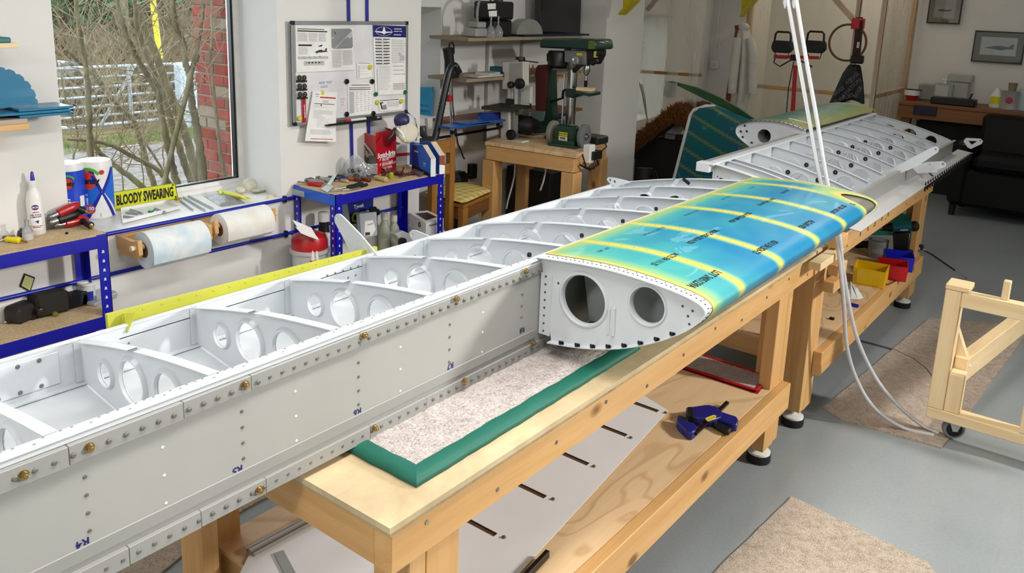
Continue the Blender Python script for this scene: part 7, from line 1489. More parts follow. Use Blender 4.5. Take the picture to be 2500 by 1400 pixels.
b = B(); p = at(1260, 450, Y=td.y+.1); b.box(XRW+.02, XRW+.4, td.y-.05, td.y+.30, 0, .55); one('dark_cabinet', b, plain('14110f', .6), 'dark cabinet standing on the floor behind the machine table', 'cabinet', bev=.006)
b = B(); b.grid(lambda s, t: V((-2.72+.12*s+.05*t+.03*sin(t*7), 5.0+.1*sin(s*3), .02+.58*(1-t))), 6, 12); b.tube([V((-2.65, 5.0, .03)), V((-2.7, 5.05, .6))], .06, 8); one('dark_bag', b, plain('0d0e12', .7), 'dark soft bag standing behind the machine table legs', 'bag', 60)
b = B(); b.tube(ats([(1180, 528), (1166, 528), (1156, 536), (1166, 548), (1182, 552)], Z=.05), .006, 6); one('white_cable', b, WPL, 'white cable looping out below the chair', 'cable', 60)
# ------------------------------------------------------------------ far end: plastic booth, hanging things, end wall
YBF = 7.88
bt_ = thing('spray_booth', 'timber framed booth wrapped in clear polythene at the far end', 'booth', (-2.6, 8.4, 0))
xc = at(2146, 150, Y=YBF).x
def bb(nm, x0, x1, y0, y1, z0, z1, ax): b = B(); b.box(x0, x1, y0, y1, z0, z1); return mk(nm, b, PINE[ax], bt_, bev=.002)
bb('corner_post', xc-.04, xc, YBF+.005, YBF+.05, 0, 2.3, 2); bb('post', -3.22, -3.18, YBF+.005, YBF+.05, 0, 2.3, 2); bb('post', xc-.04, xc, 9.0, 9.05, 0, 2.3, 2); bb('post', at(2085, 100, Y=YBF).x-.02, at(2085, 100, Y=YBF).x+.02, YBF+.005, YBF+.05, 0, 2.3, 2)
zr_ = at(1975, 222, Y=YBF).z; bb('rail', -3.18, xc-.041, YBF+.005, YBF+.04, zr_-.02, zr_+.02, 0); bb('rail', -3.18, xc-.041, YBF+.005, YBF+.04, 2.26, 2.3, 0)
z2_ = at(2120, 213, X=xc).z; bb('rail', xc-.035, xc, YBF+.051, 8.99, zr_-.02, zr_+.02, 1)
bb('rail', -3.18, xc-.041, YBF+.005, YBF+.04, 1.86, 1.90, 0)
b = B(); b.bar((at(2025, 0, Y=YBF).x, YBF+.03, 1.86), (at(2085, 80, Y=YBF).x, YBF+.03, at(2085, 55, Y=YBF).z), .03, .05); mk('brace', b, PINE[0], bt_)
def film_f(s, t): return V((-3.2+(xc+3.2)*s, YBF-.004+.03*mnoise.noise(V((s*5, t*3, 1)))*sin(pi*s)+.01*mnoise.noise(V((s*16, t*6, 2))), 2.3*t))
b = B(); b.grid(film_f, 60, 30); mk('plastic_film', b, POLY, bt_, 60)
b = B(); b.grid(lambda s, t: V((xc+.004+.015*mnoise.noise(V((s*4, t*4, 5))), YBF+1.2*s, 2.3*t)), 24, 20); mk('plastic_film', b, POLY, bt_, 60)
# polythene across the window bay, on a wooden batten
YA_ = 6.3
pa = thing('plastic_curtain', 'clear polythene curtain with a wooden batten across the window bay', 'curtain', (-3.2, YA_, 0))
xa, xb = at(1545, 178, Y=YA_).x, at(1712, 186, Y=YA_).x; za = at(1640, 182, Y=YA_).z
b = B(); b.bar((xa, YA_, za+.0), (xb, YA_, za+.015), .03, .025); mk('batten', b, OAK[0], pa)
b = B(); b.grid(lambda s, t: V((xa+(xb-xa)*s+.01*sin(t*5+s*9), YA_-.02+.05*mnoise.noise(V((s*3, t*2, 7)))+.012*sin(s*18+t*2), .55+2.0*t)), 40, 30); mk('plastic_film', b, POLY, pa, 60)
b = B(); p, q = at(1580, 25, Y=YA_), at(1610, -12, Y=YA_); b.bar(p, q, .03, .03); mk('brace', b, DARKW[0], pa)
b = B(); b.tube(ats([(1560, 200), (1568, 225), (1576, 270), (1582, 300)], Y=6.05), .006, 6); b.tube(ats([(1566, 205), (1574, 235), (1580, 290)], Y=6.07), .004, 6); one('grey_cable', b, plain('6d7274', .5), 'grey cables hanging beside the pillar near the window bay', 'cable', 60)
# conduit and switch on the second pillar
b = B(); x_ = at(1746, 150, Y=7.895).x; b.box(x_-.008, x_+.008, 7.885, 7.899, at(1746, 150, Y=7.89).z, 2.7); one('conduit', b, WPL, 'slim white conduit running down the far pillar to a switch', 'conduit')
p = at(1745, 158, Y=7.895); b = B(); b.box(p.x-.04, p.x+.04, 7.87, 7.899, p.z-.04, p.z+.04); sw = one('light_switch', b, WPL, 'white switch box on the far pillar below the conduit', 'switch', bev=.004)
b = B(); b.box(p.x-.018, p.x+.018, 7.866, 7.871, p.z-.018, p.z+.018); mk('rocker', b, plain('dcdcd8', .4), sw)
# yellow roof brackets
YB2 = plain('d8c818', .4)
for i, (px, Y) in enumerate((([(1526, 34), (1563, -2), (1563, -60), (1526, -60)], 5.29), ([(1813, 40), (1850, -2), (1850, -60), (1815, -60)], 7.7))):
    q = ats(px, Y=Y); b = B(); b.prism(q, (0, -.03, 0)); b.prism([q[0], q[1], q[1]+V((0, -.14, 0)), q[0]+V((0, -.10, 0))], (.008, 0, -.008)); one('roof_bracket', b, YB2, ('yellow steel roof bracket at the top of the near pillar', 'yellow steel roof bracket at the top of the far pillar')[i], 'bracket')
# overall on a wooden rail
YC = 7.62
rk = thing('hanging_rail', 'reddish wooden frame strip behind the white overall', 'wooden strip', at(1785, 250, Y=YC+.1)); b = B(); b.bar(at(1802, 66, Y=YC+.1), at(1776, 255, Y=YC+.1), .04, .03, (0, 1, 0)); b.bar(at(1795, 66, Y=YC+.1), at(1830, 62, Y=YC+.1), .03, .03, (0, 1, 0)); mk('strip', b, plain('8c4a26', .6), rk)
ov = thing('white_overall', 'white workshop overall hanging in front of the polythene booth', 'overall', at(1815, 265, Y=YC))
OUT = [((1806, 64), (1828, 66)), ((1800, 85), (1833, 84)), ((1796, 110), (1838, 105)), ((1794, 150), (1840, 145)), ((1793, 190), (1838, 190)), ((1792, 230), (1834, 230)), ((1790, 268), (1822, 268))]
def ovf(s, t):
    k = t*(len(OUT)-1); i = min(int(k), len(OUT)-2); f = k-i; a = V((*OUT[i][0], 0)).lerp(V((*OUT[i+1][0], 0)), f); c = V((*OUT[i][1], 0)).lerp(V((*OUT[i+1][1], 0)), f)
    p = at(a.x+(c.x-a.x)*s, a.y+(c.y-a.y)*s, Y=YC); return p+V((0, -.05*sin(pi*s)-.018*sin(s*11+t*3)*min(1, t*3), 0))
b = B(); b.grid(ovf, 26, 30); b.grid(lambda s, t: ovf(s, t)+V((0, .06*sin(pi*s)+.004, 0)), 26, 30); mk('body', b, plain('d9d6cc', .85), ov, 60)
b = B(); b.tube(ats([(1801, 92), (1796, 140), (1790, 190), (1787, 228)], Y=YC-.05), [.04, .045, .045, .04], 10); mk('sleeve', b, plain('d9d6cc', .85), ov, 60)
b = B(); b.tube(ats([(1831, 92), (1838, 120), (1840, 150), (1836, 228)], Y=YC-.05), [.035, .045, .05, .04], 10); mk('sleeve', b, plain('d9d6cc', .85), ov, 60)
b = B(); b.ball(at(1817, 66, Y=YC-.02), (.055, .04, .04), 10); mk('collar', b, plain('d9d6cc', .85), ov, 60)
# twin work light
YL = 7.0
wl = thing('work_light', 'twin black work lamps on a red tripod stand before the booth', 'work light', (at(1935, 275, Y=YL).x, YL, 0))
b = B(); b.tube([at(1942, 160, Y=YL), at(1935, 275, Y=YL), V((at(1928, 400, Y=YL).x, YL, .25))], [.016, .018, .02], 10); mk('mast', b, REDB, wl, 50)
b = B(); b.bar(at(1890, 138, Y=YL), at(1998, 141, Y=YL), .03, .025); mk('cross_bar', b, REDB, wl, bev=.002)
b = B(); b.obox(at(1941, 141, Y=YL-.01), (.07, .05, .05)); mk('clamp', b, BLK, wl, bev=.005)
for px in (1906, 1986):
    c = at(px, 113, Y=YL-.02); b = B(); b.prism([c+V((x, 0, z)) for x, z in ((-.075, .035), (-.06, .045), (.06, .045), (.075, .035), (.085, -.02), (.06, -.055), (-.06, -.055), (-.085, -.02))], (0, .09, 0)); hd = mk('lamp_head', b, plain('0f0f10', .5), wl, bev=.006)
    b = B(); b.tube([c+V((x, .03, z)) for x, z in ((-.07, .03), (-.065, .10), (-.05, .118), (.05, .118), (.065, .10), (.07, .03))], .009, 8); mk('handle', b, BLK, hd, 60)
    b = B(); b.tube([c+V((-.06, .04, -.05)), c+V((-.05, .04, -.10)), c+V((.05, .04, -.10)), c+V((.06, .04, -.05))], .006, 6); mk('yoke', b, STEEL, hd, 60)
    b = B(); b.tube([c+V((-.05, .05, -.07)), c+V((-.06, .04, -.14)), c+V((0, .03, -.17)), V((at(1941, 141, Y=YL).x, YL, at(1941, 141, Y=YL).z))], .006, 6); mk('cable', b, BLK, hd, 60)
for a in (0.4, 2.5, 4.6): b = B(); m_ = V((at(1928, 400, Y=YL).x, YL, .28)); b.tube([m_, m_+V((.38*cos(a), .38*sin(a), -.265))], .012, 8); mk('leg', b, REDB, wl, 50)
b = B(); b.tube(ats([(1938, 150), (1933, 175), (1925, 215), (1920, 275)], Y=YL-.02), .005, 6); mk('cable', b, BLK, wl, 60)
# bag, hoop and red clamps hanging from the roof
YH = 7.4
gb = thing('drawstring_bag', 'black printed drawstring bag hanging in front of the booth', 'bag', at(2068, 255, Y=YH))
OUT2 = [((2074, 158), (2096, 158)), ((2068, 164), (2100, 163)), ((2058, 178), (2103, 180)), ((2046, 205), (2107, 205)), ((2033, 235), (2109, 232)), ((2024, 255), (2110, 254))]
def bgf(s, t, sg):
    k = t*(len(OUT2)-1); i = min(int(k), len(OUT2)-2); f = k-i; a = V((*OUT2[i][0], 0)).lerp(V((*OUT2[i+1][0], 0)), f); c = V((*OUT2[i][1], 0)).lerp(V((*OUT2[i+1][1], 0)), f)
    p = at(a.x+(c.x-a.x)*s, a.y+(c.y-a.y)*s - (10*sin(pi*min(1, max(0, (s-.35)/.6)))*(t > .9)*(t-.9)*10), Y=YH); return p+V((0, sg*(.012+.05*sin(pi*s)*sin(pi*min(1, .1+t*.85)))+.012*sin(s*13+t*4)*(1-t), 0))
b = B(); b.grid(lambda s, t: bgf(s, t, -1), 24, 22); b.grid(lambda s, t: bgf(s, t, 1), 24, 22); bgm = mk('bag_body', b, plain('0c0c0e', .6), gb, 60)
r = random.Random(4)
for i, (px, py, an) in enumerate(((2048, 222, .7), (2078, 215, .9), (2095, 225, 1.2), (2060, 240, .5), (2085, 190, 1.0), (2072, 198, .8))): text_on('lettering', ('BOSE', 'AVIATION', 'BOSE', 'SUPPLIES', 'BOSE', 'AIR')[i], .045, at(px, py, Y=YH-.075), (cos(an), 0, sin(an)), (-sin(an), 0, cos(an)), plain('6a6a6c', .6), bgm)
b = B(); p, q = at(2078, 160, Y=YH), at(2098, 40, Y=YH); b.tube([p, at(2085, 110, Y=YH), q], .004, 5); b.tube([p+V((.03, 0, 0)), at(2093, 110, Y=YH), q], .004, 5); b.tube([q, q+V((.02, 0, 1.2))], .004, 5); mk('cord', b, plain('2a2118', .7), gb, 60)
hp_ = thing('hoop', 'thin wooden hoop hanging beside the red clamps', 'hoop', at(2070, 155, Y=YH+.06)); c = at(2069, 104, Y=YH+.06); b = B(); b.torus(c, (at(2114, 104, Y=YH+.06)-at(2024, 104, Y=YH+.06)).length/2, .010, (0, 1, 0), 48, 8); mk('hoop', b, plain('6a4426', .6), hp_, 60)
rc = thing('hanging_clamps', 'bundle of dark red bar clamps hanging above the black bag', 'clamp', at(2092, 150, Y=YH-.03)); b = B(); b.bar(at(2098, 42, Y=YH-.03), at(2090, 150, Y=YH-.03), .05, .03, (0, 1, 0)); mk('bar', b, plain('3c1214', .4, .3), rc); b = B(); b.obox(at(2095, 58, Y=YH-.04), (.10, .05, .09)); mk('jaw', b, REDB, rc, bev=.006)
b = B(); b.obox(at(2093, 145, Y=YH-.03), (.10, .06, .07)); mk('jaw', b, BLK, rc, bev=.01); b = B(); b.bar(at(2104, 50, Y=YH-.06), at(2096, 140, Y=YH-.06), .025, .02, (0, 1, 0)); mk('bar', b, plain('2a0e10', .4, .3), rc)
b = B(); b.obox(at(2095, 110, Y=YH-.075), (.02, .004, .05)); mk('sticker', b, plain('c0b8b4', .5), rc)
# wicker pile / brown bristles beside the pillar
wk = thing('straw_basket', 'brown fibre hood shaped basket in the dark bay beside the pillar', 'basket', at(1600, 300, Y=6.2)); ctr = at(1618, 345, Y=6.2)
WO = ats([(1530, 362), (1553, 330), (1585, 305), (1612, 280), (1635, 262), (1652, 257), (1670, 262), (1684, 285), (1690, 340)], Y=6.12)
def arch(s, t):
    k = s*(len(WO)-1); i = min(int(k), len(WO)-2); p = WO[i].lerp(WO[i+1], k-i); return V((p.x, 6.12+.5*t, p.z+.02*mnoise.noise(V((s*14, t*9, 2)))))
b = B(); b.grid(arch, 60, 16); b.grid(lambda s, t: V((arch(s, t).x*.88+ctr.x*.12, 6.12+.5*t, arch(s, t).z-.10-.06*sin(pi*s))), 40, 8); b.grid(lambda s, t: arch(s, 0)*(1-t)+V((arch(s, 0).x*.88+ctr.x*.12, 6.12, arch(s, 0).z-.10-.06*sin(pi*s)))*t, 40, 4); mk('shell', b, plain('4c2c0e', .9), wk, 60)
b = B(); r = random.Random(8)
for i in range(2600):
    s, t = r.random(), r.random(); p = arch(s, t*.6) if i % 2 else arch(s, 0)-V((0, .01, .12*t)); d = V((r.uniform(-.02, .02), r.uniform(-.04, .0), r.uniform(-.03, .04))); w = V((.003, 0, .003)); b.face([p-w, p+w, p+d])
mk('bristles', b, plain('8a5418', .9), wk, kind='stuff')
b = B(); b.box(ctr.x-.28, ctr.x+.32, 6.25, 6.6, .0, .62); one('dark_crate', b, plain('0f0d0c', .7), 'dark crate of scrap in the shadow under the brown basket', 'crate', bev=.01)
r = random.Random(21)
for i in range(6):
    p = V((ctr.x-.22+.085*i+.02*r.random(), 6.12, .622)); b = B(); b.obox(p+V((0, .12, .02)), (.05, .09, .04), (0, 0, r.random()*3)); one('scrap_part', b, plain(('2a2a2c', '5a5a5a', '3a2418', '777777', '222020', '4a4a50')[i], .6), 'small scrap part on the dark crate, number %s from the left' % ('one', 'two', 'three', 'four', 'five', 'six')[i], 'scrap', bev=.004)
# end wall: bench, bottles, pictures, armchair
YE_ = 8.55
eb = thing('wooden_counter', 'brown wooden counter along the end wall with paint tins', 'counter', (-.9, 8.8, 0)); ZE = at(2350, 262, Y=YE_).z; xl_ = at(2194, 250, Y=YE_).x
b = B(); b.box(xl_, 1.2, YE_, 9.09, ZE-.03, ZE); mk('countertop', b, DARKW[0], eb, bev=.003)
b = B(); b.box(xl_, 1.2, YE_+.01, YE_+.04, ZE-.15, ZE-.031); mk('apron', b, DARKW[0], eb, bev=.003)
for x in (xl_+.03, .1, 1.1): b = B(); b.box(x, x+.08, YE_+.05, YE_+.13, 0, ZE-.031); mk('leg', b, DARKW[2], eb, bev=.003)
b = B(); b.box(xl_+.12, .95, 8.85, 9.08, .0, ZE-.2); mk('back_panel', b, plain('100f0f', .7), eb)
def onc(px, y=8.8): p = at(px, 240, Y=y); return V((p.x, y, ZE+.001))
def hgt(px, py, y=8.8): return at(px, py, Y=y).z-ZE
t = thing('funnel_jug', 'white and red funnel jug at the left end of the counter', 'jug', onc(2225)); p = onc(2225); h = hgt(2225, 220); b = B(); b.lathe(p, [(.045, 0), (.06, h*.5)], 20); mk('red_base', b, REDB, t, 40); b = B(); b.lathe(p+V((0, 0, h*.5)), [(.072, 0), (.07, h*.45), (.05, h*.5)], 20); mk('white_top', b, WPL, t, 40)
b = B(); b.obox(p+V((.02, -.02, h+.006)), (.14, .02, .01)); mk('lid_clip', b, BLK, t)
t = thing('clear_canister', 'greyish clear canister behind the red jug', 'canister', onc(2265, 8.95)); simple_c = None
b = B(); p = onc(2265, 8.95); b.box(p.x-.09, p.x+.07, p.y-.05, p.y+.06, p.z, p.z+hgt(2265, 205, 8.95)); mk('body', b, plain('8d9088', .3), t, bev=.012)
t = thing('solvent_tin', 'square silver tin with white label on the counter', 'tin', onc(2303, 8.9)); p = onc(2303, 8.9); h = hgt(2303, 204, 8.9); w = .085
b = B(); b.box(p.x-w, p.x+w, p.y-.06, p.y+.06, p.z, p.z+h); mk('body', b, plain('9a9da0', .35, .3), t, bev=.006); b = B(); b.box(p.x-w*.8, p.x+w*.5, p.y-.0615, p.y-.0602, p.z+h*.15, p.z+h*.92); mk('label_print', b, plain('c2c6c8', .5), t); b = B(); b.lathe(p+V((0, 0, h)), [(.02, 0), (.02, .03), (.03, .032), (.03, .045)], 16); mk('cap', b, WPL, t, 40)
b = B(); p = onc(2340, 8.92); h = hgt(2340, 200, 8.92); b.box(p.x-.09, p.x+.08, p.y-.06, p.y+.06, p.z, p.z+h); b.box(p.x-.11, p.x+.10, p.y-.07, p.y+.07, p.z+h+.001, p.z+h+.07); one('plastic_tub', b, plain('a9aca8', .3), 'stacked translucent tubs behind the black tray', 'tub', bev=.006)
t = thing('black_tray', 'long black tray with a brush handle sticking out on the counter', 'tray', onc(2325, 8.68)); p, q = onc(2272, 8.62), onc(2382, 8.62); h = hgt(2320, 240, 8.62); b = B(); b.box(p.x, q.x, 8.62, 8.76, ZE+.001, ZE+max(.05, h)); mk('tray_body', b, BLK, t, bev=.008); b = B(); b.bar(at(2366, 246, Y=8.68), at(2374, 229, Y=8.68), .016, .012, (0, 1, 0)); mk('brush_handle', b, BLK, t)
t = thing('white_bottle', 'white bottle with yellow label on the counter', 'bottle', onc(2433)); p = onc(2433); h = hgt(2433, 215); b = B(); b.lathe(p, [(.05, 0), (.055, .01), (.055, h*.6), (.03, h*.85), (.02, h)], 20); mk('body', b, WPL, t, 40); b = B(); b.grid(lambda s, q: p+V((.0556*cos(-pi/2-.9+1.8*s), .0556*sin(-pi/2-.9+1.8*s), h*(.2+.38*q))), 10, 1); mk('label_print', b, plain('d8d020', .4), t)
t = thing('paint_tin', 'round silver paint tin with red logo on the counter', 'tin', onc(2468)); p = onc(2468); h = hgt(2468, 222); b = B(); b.lathe(p, [(.09, 0), (.09, h*.97), (.094, h), (.08, h)], 28); mk('body', b, plain('b4b3b6', .35, .2), t, 40); b = B(); b.lathe(p+V((0, -.091, h*.5)), [(.03, 0), (.03, .002)], 18, (0, -1, 0)); mk('logo_print', b, plain('a03044', .5), t)
b = B(); p2 = onc(2468); b.lathe(p2+V((0, 0, h+.001)), [(.03, 0), (.038, .07)], 18); one('cup', b, plain('8a7c5a', .6), 'brown paper cup standing on the round paint tin', 'cup', 40)
b = B(); p = onc(2500); b.lathe(p, [(.06, 0), (.06, hgt(2500, 225)), (.03, hgt(2500, 215))], 20); one('blue_canister', b, plain('9fb4bc', .4), 'pale blue canister at the right end of the counter', 'canister', 40)
b = B(); p = at(2258, 270, Y=YE_-.01); b.box(p.x-.10, p.x+.10, YE_-.012, YE_+.008, p.z-.045, p.z+.045); one('dark_label', b, plain('1d1830', .5), 'small dark printed pack fixed to the counter front', 'label', bev=.003)
def picture(label, px, px2, px3, kind):
    q = ats(px, Y=9.06); t = thing('framed_picture', label, 'picture', q[3]); x0, x1, z0, z1 = (q[0].x+q[3].x)/2, (q[1].x+q[2].x)/2, (q[2].z+q[3].z)/2, (q[0].z+q[1].z)/2
    b = B(); b.box(x0, x1, 9.075, 9.098, z0, z1); mk('mount', b, plain('5c5c48' if kind else '8a8470', .6), t)
    for r_ in ((x0-.01, x1+.01, z1, z1+.012), (x0-.01, x1+.01, z0-.012, z0), (x0-.01, x0, z0, z1), (x1, x1+.01, z0, z1)): b = B(); b.box(r_[0], r_[1], 9.066, 9.098, r_[2], r_[3]); mk('frame_bar', b, plain('1c1712', .4), t)
    w, h = x1-x0, z1-z0; a, c, e, f = (.13, .87, .22, .84) if kind else (.16, .84, .14, .9)
    b = B(); b.box(x0+w*a, x0+w*c, 9.072, 9.0745, z0+h*e, z0+h*f); mk('print', b, plain('c4c8cc' if kind else 'b5aca4', .5), t)
    S = [(.20, .46), (.30, .50), (.42, .54), (.55, .55), (.70, .52), (.76, .60), (.82, .62), (.80, .50), (.82, .46), (.66, .44), (.58, .40), (.45, .42), (.34, .44)] if kind else [(.25, .38), (.4, .42), (.55, .40), (.75, .42), (.7, .36), (.55, .34), (.4, .35)]
    b = B(); b.prism([(x0+w*x, 9.0715, z0+h*y) for x, y in S], (0, -.0008, 0)); mk('aircraft_print', b, plain('3c4258', .5), t)
    b = B(); b.box(x0, x1, 9.069, 9.0695, z0, z1); mk('glazing', b, GLASS, t)
picture('framed jet aircraft print with dark green mount on the end wall', [(2382, 78), (2503, 82), (2492, 153), (2374, 149)], 0, 0, 1)
picture('framed aircraft print cut by the top edge, left of the jet print', [(2272, -24), (2350, -22), (2340, 55), (2267, 55)], 0, 0, 0)
LEA = plain('070708', .6, spec=.25); sf = thing('armchair', 'black leather armchair in the dark at the far right', 'armchair', (-.8, 8.2, 0))
x0 = at(2335, 380, Y=8.0).x; zt_ = at(2420, 280, Y=8.4).z
b = B(); b.box(x0, x0+.9, 7.95, 8.5, .10, .42); mk('base', b, LEA, sf, bev=.03)
b = B(); b.box(x0+.14, x0+.76, 7.92, 8.35, .43, .56); mk('seat_cushion', b, LEA, sf, bev=.04)
b = B(); b.hexa([(x0+.12, 8.30, .42), (x0+.9, 8.30, .42), (x0+.9, 8.48, .42), (x0+.12, 8.48, .42), (x0+.10, 8.38, zt_), (x0+.9, 8.38, zt_), (x0+.9, 8.50, zt_), (x0+.10, 8.50, zt_)]); mk('backrest', b, LEA, sf, bev=.03)
for x in (x0-.02, x0+.78): b = B(); b.box(x, x+.14, 7.93, 8.48, .10, .66); mk('armrest', b, LEA, sf, bev=.035)
for x in (x0+.03, x0+.83):
    for y in (8.0, 8.44): b = B(); b.cyl((x, y, 0), (x, y, .10), .025, .03, 12); mk('leg', b, BLK, sf, 40)
# ------------------------------------------------------------------ outdoors beyond the window
ZG = -.35
gm = N('gravel'); v = gm.coord(); f = gm.noise(v, 9, 5, .7); gm.col(gm.ramp(f, [(.3, '4c4744'), (.5, '6e6864'), (.7, '868079')])); gm.set(.95, spec=.1); gm.bump(f, .8, .05)
b = B(); b.grid(lambda s, t: V((-10.55+6.8*s, -4+18*t, ZG+.02*mnoise.noise(V((s*9, t*22, 0))))), 30, 60); struct('gravel_yard', b, gm.m, label='pale gravel yard outside the window')
ga = N('grass_bank'); v = ga.coord(); f = ga.noise(v, 3, 5, .7); ga.col(ga.ramp(f, [(.3, '695a45'), (.55, '75694e'), (.75, '67753d')])); ga.set(.95, spec=.1); ga.bump(ga.noise(v, 40, 3), .9, .05)
b = B(); b.grid(lambda s, t: V((-12.6+2.1*s, -4+22*t, ZG+.05*sin(pi*s)+.06*mnoise.noise(V((s*4, t*20, 2))))), 16, 70); struct('grass_verge', b, ga.m, label='rough grass verge before the gate')
gf = N('field'); v = gf.coord(); f = gf.noise(v, 2.2, 5, .7); gf.col(gf.ramp(f, [(.3, '574938'), (.55, '756855'), (.75, '807564')])); gf.set(.95, spec=.1)
b = B(); b.grid(lambda s, t: V((-30+17.6*s, -6+40*t, ZG+.05+2.6*(1-s)**1.2+.25*mnoise.noise(V((s*7, t*14, 5))))), 30, 50); struct('field_bank', b, gf.m, 60, label='brown bracken covered bank rising behind the gate')
rr = random.Random(12)
def gr_blades(n, x0, x1, y0, y1, h, mat, nm, label, cat, zf, lean=.5, w=.008):
    vs_, fs = [], []
    for i in range(n):
        x, y = rr.uniform(x0, x1), rr.uniform(y0, y1); z = zf(x, y); hh = h*rr.uniform(.4, 1); dx, dy = rr.uniform(-lean, lean)*hh, rr.uniform(-lean, lean)*hh; k = len(vs_)
        vs_ += [(x, y-w, z), (x, y+w, z), (x+dx*.4, y+dy*.4+w*.6, z+hh*.6), (x+dx, y+dy, z+hh)]; fs += [(k, k+1, k+2), (k, k+2, k+3)]
    me = bpy.data.meshes.new(nm); me.from_pydata(vs_, [], fs); me.materials.append(mat); o = bpy.data.objects.new(nm, me); COL.objects.link(o); o['label'] = label; o['category'] = cat; o['kind'] = 'stuff'; return o
gr_blades(2600, -11.2, -10.55, 3.5, 9, .12, plain('60703a', .9, spec=.1), 'grass', 'short green grass along the gravel edge', 'grass', lambda x, y: ZG)
gr_blades(9000, -20, -13, 5, 17, 1.1, plain('6c5d48', .95, spec=.1), 'bracken', 'dead brown bracken stems beyond the gate', 'bracken', lambda x, y: ZG+.05+2.6*(max(0, -12.4-x)/17.6)**1.2, .9, .012)
gr_blades(4500, -17, -12.6, 5, 16, .9, plain('887d66', .95, spec=.1), 'dry_stems', 'pale dry twigs and stems in front of the bracken', 'dry stems', lambda x, y: ZG+.05, .9, .009)
# evergreen shrubs behind
def shrub(c, r, label, col, n=1800):
    vs_, fs = [], []
    for i in range(n):
        d = V((rr.gauss(0, 1), rr.gauss(0, 1), rr.gauss(0, 1))).normalized(); p = V(c)+V((d.x*r[0], d.y*r[1], d.z*r[2]))*rr.uniform(.55, 1.02)*(1+.2*mnoise.noise(d*3)); a = V((rr.gauss(0, 1), rr.gauss(0, 1), rr.gauss(0, 1))).normalized(); e = a.orthogonal()
        s = rr.uniform(.06, .14); k = len(vs_); vs_ += [tuple(p-a*s), tuple(p+e*s*.5), tuple(p+a*s), tuple(p-e*s*.5)]; fs.append((k, k+1, k+2, k+3))
    t = thing('evergreen_shrub', label, 'shrub', (c[0], c[1], 0)); me = bpy.data.meshes.new('foliage'); me.from_pydata([(q[0]-c[0], q[1]-c[1], q[2]) for q in vs_], [], fs); me.materials.append(plain(col, .8, spec=.2)); o = bpy.data.objects.new('foliage', me); COL.objects.link(o); o.parent = t; o['kind'] = 'stuff'
    b = B(); b.tube([(c[0], c[1], ZG), (c[0]+.1, c[1], c[2])], [.14, .05], 8); mk('trunk', b, plain('5a4a38', .9), t)
for i, (px, X, r, h, col, l) in enumerate(((170, -19, 2.6, 2.9, '42593a', 'dark evergreen shrub at the top left of the window view'), (255, -21, 2.2, 2.6, '4a5f40', 'mid green evergreen shrub left of the tall trunk'), (405, -20, 1.7, 2.3, '40503e', 'dark ivy covered shrub behind the yellow cable guard'), (455, -21, 1.6, 2.5, '51634b', 'greyish evergreen shrub beside the brick wall'), (90, -17, 2.0, 2.6, '485f40', 'evergreen shrub hidden partly by the window column'))):
    p = at(px, 45, X=X); shrub((X, p.y, p.z+.3), (1.4, r, 1.5), l, col)
# metal field gate
GW = plain('909698', .4, .3); XG = -11.6
gt = thing('field_gate', 'galvanised field gate with seven bars and diagonal braces across the verge', 'gate', (XG, 6.5, ZG))
gy0, gy1 = at(90, 200, X=XG).y, at(556, 240, X=XG).y
zt_ = at(350, 160, X=XG).z; zb_ = at(350, 296, X=XG).z
for i in range(7):
    z = zb_+(zt_-zb_)*(i/6)**1.0; b = B(); b.tube([(XG, gy0, z), (XG, gy1, z)], .028 if i in (0, 6) else .019, 8); mk('gate_bar', b, GW, gt, 60)
for px in (210, 315, 440): y = at(px, 220, X=XG).y; b = B(); b.bar((XG+.02, y, zb_), (XG+.02, y, zt_), .05, .03, (1, 0, 0)); mk('upright', b, GW, gt)
b = B(); y = at(330, 220, X=XG).y; b.bar((XG+.03, y, zt_), (XG+.03, y-.55, zb_), .04, .02, (1, 0, 0)); mk('brace', b, GW, gt)
def fpost(px, label, h, w, X, m): y = at(px, 220, X=X).y; b = B(); b.box(X-w/2, X+w/2, y-w/2, y+w/2, ZG-.05, h); one('gate_post', b, m, label, 'post', bev=.01)
fpost(312, 'dark timber gate post behind the white gate', zt_-.05, .14, XG-.15, plain('5a4632', .9)); fpost(448, 'pale grey square gate post near the brick wall', zt_+.02, .18, XG+.2, plain('a8afb4', .5, .2)); fpost(472, 'thin grey post between gate and brick wall', zt_-.3, .08, XG+.3, plain('a8b2b8', .5, .3))
# pale parked trailer at the left
b = B(); X = -13.5; q = ats([(140, 235), (205, 236), (205, 165), (172, 150), (140, 148)], X=X); b.prism(q, (-1.5, 0, 0)); tr2 = one('trailer', b, plain('9ea7ac', .4), 'pale grey trailer parked behind the gate at the left of the window', 'trailer', bev=.05, loc=V((X, q[0].y, ZG)))
b = B(); c = at(172, 182, X=X+.03); b.torus(c, .16, .05, (1, 0, 0), 24, 8); mk('tyre', b, plain('55585c', .8), tr2, 60)
# telegraph pole stay with yellow guard
YGd = plain('e2d51e', .4); XP = -12.2; b = B(); b.tube([at(370, -40, X=XP), at(375, 20, X=XP), at(391, 146, X=XP)], .045, 10)
st = thing('cable_guard', 'bright yellow cable guard slanting down in front of the shrubs', 'cable guard', at(391, 146, X=XP)); mk('guard', b, YGd, st, 60); b = B(); b.tube([at(391, 146, X=XP), V((XP+.1, at(400, 200, X=XP).y, ZG))], .012, 6); mk('stay_wire', b, STEEL, st)
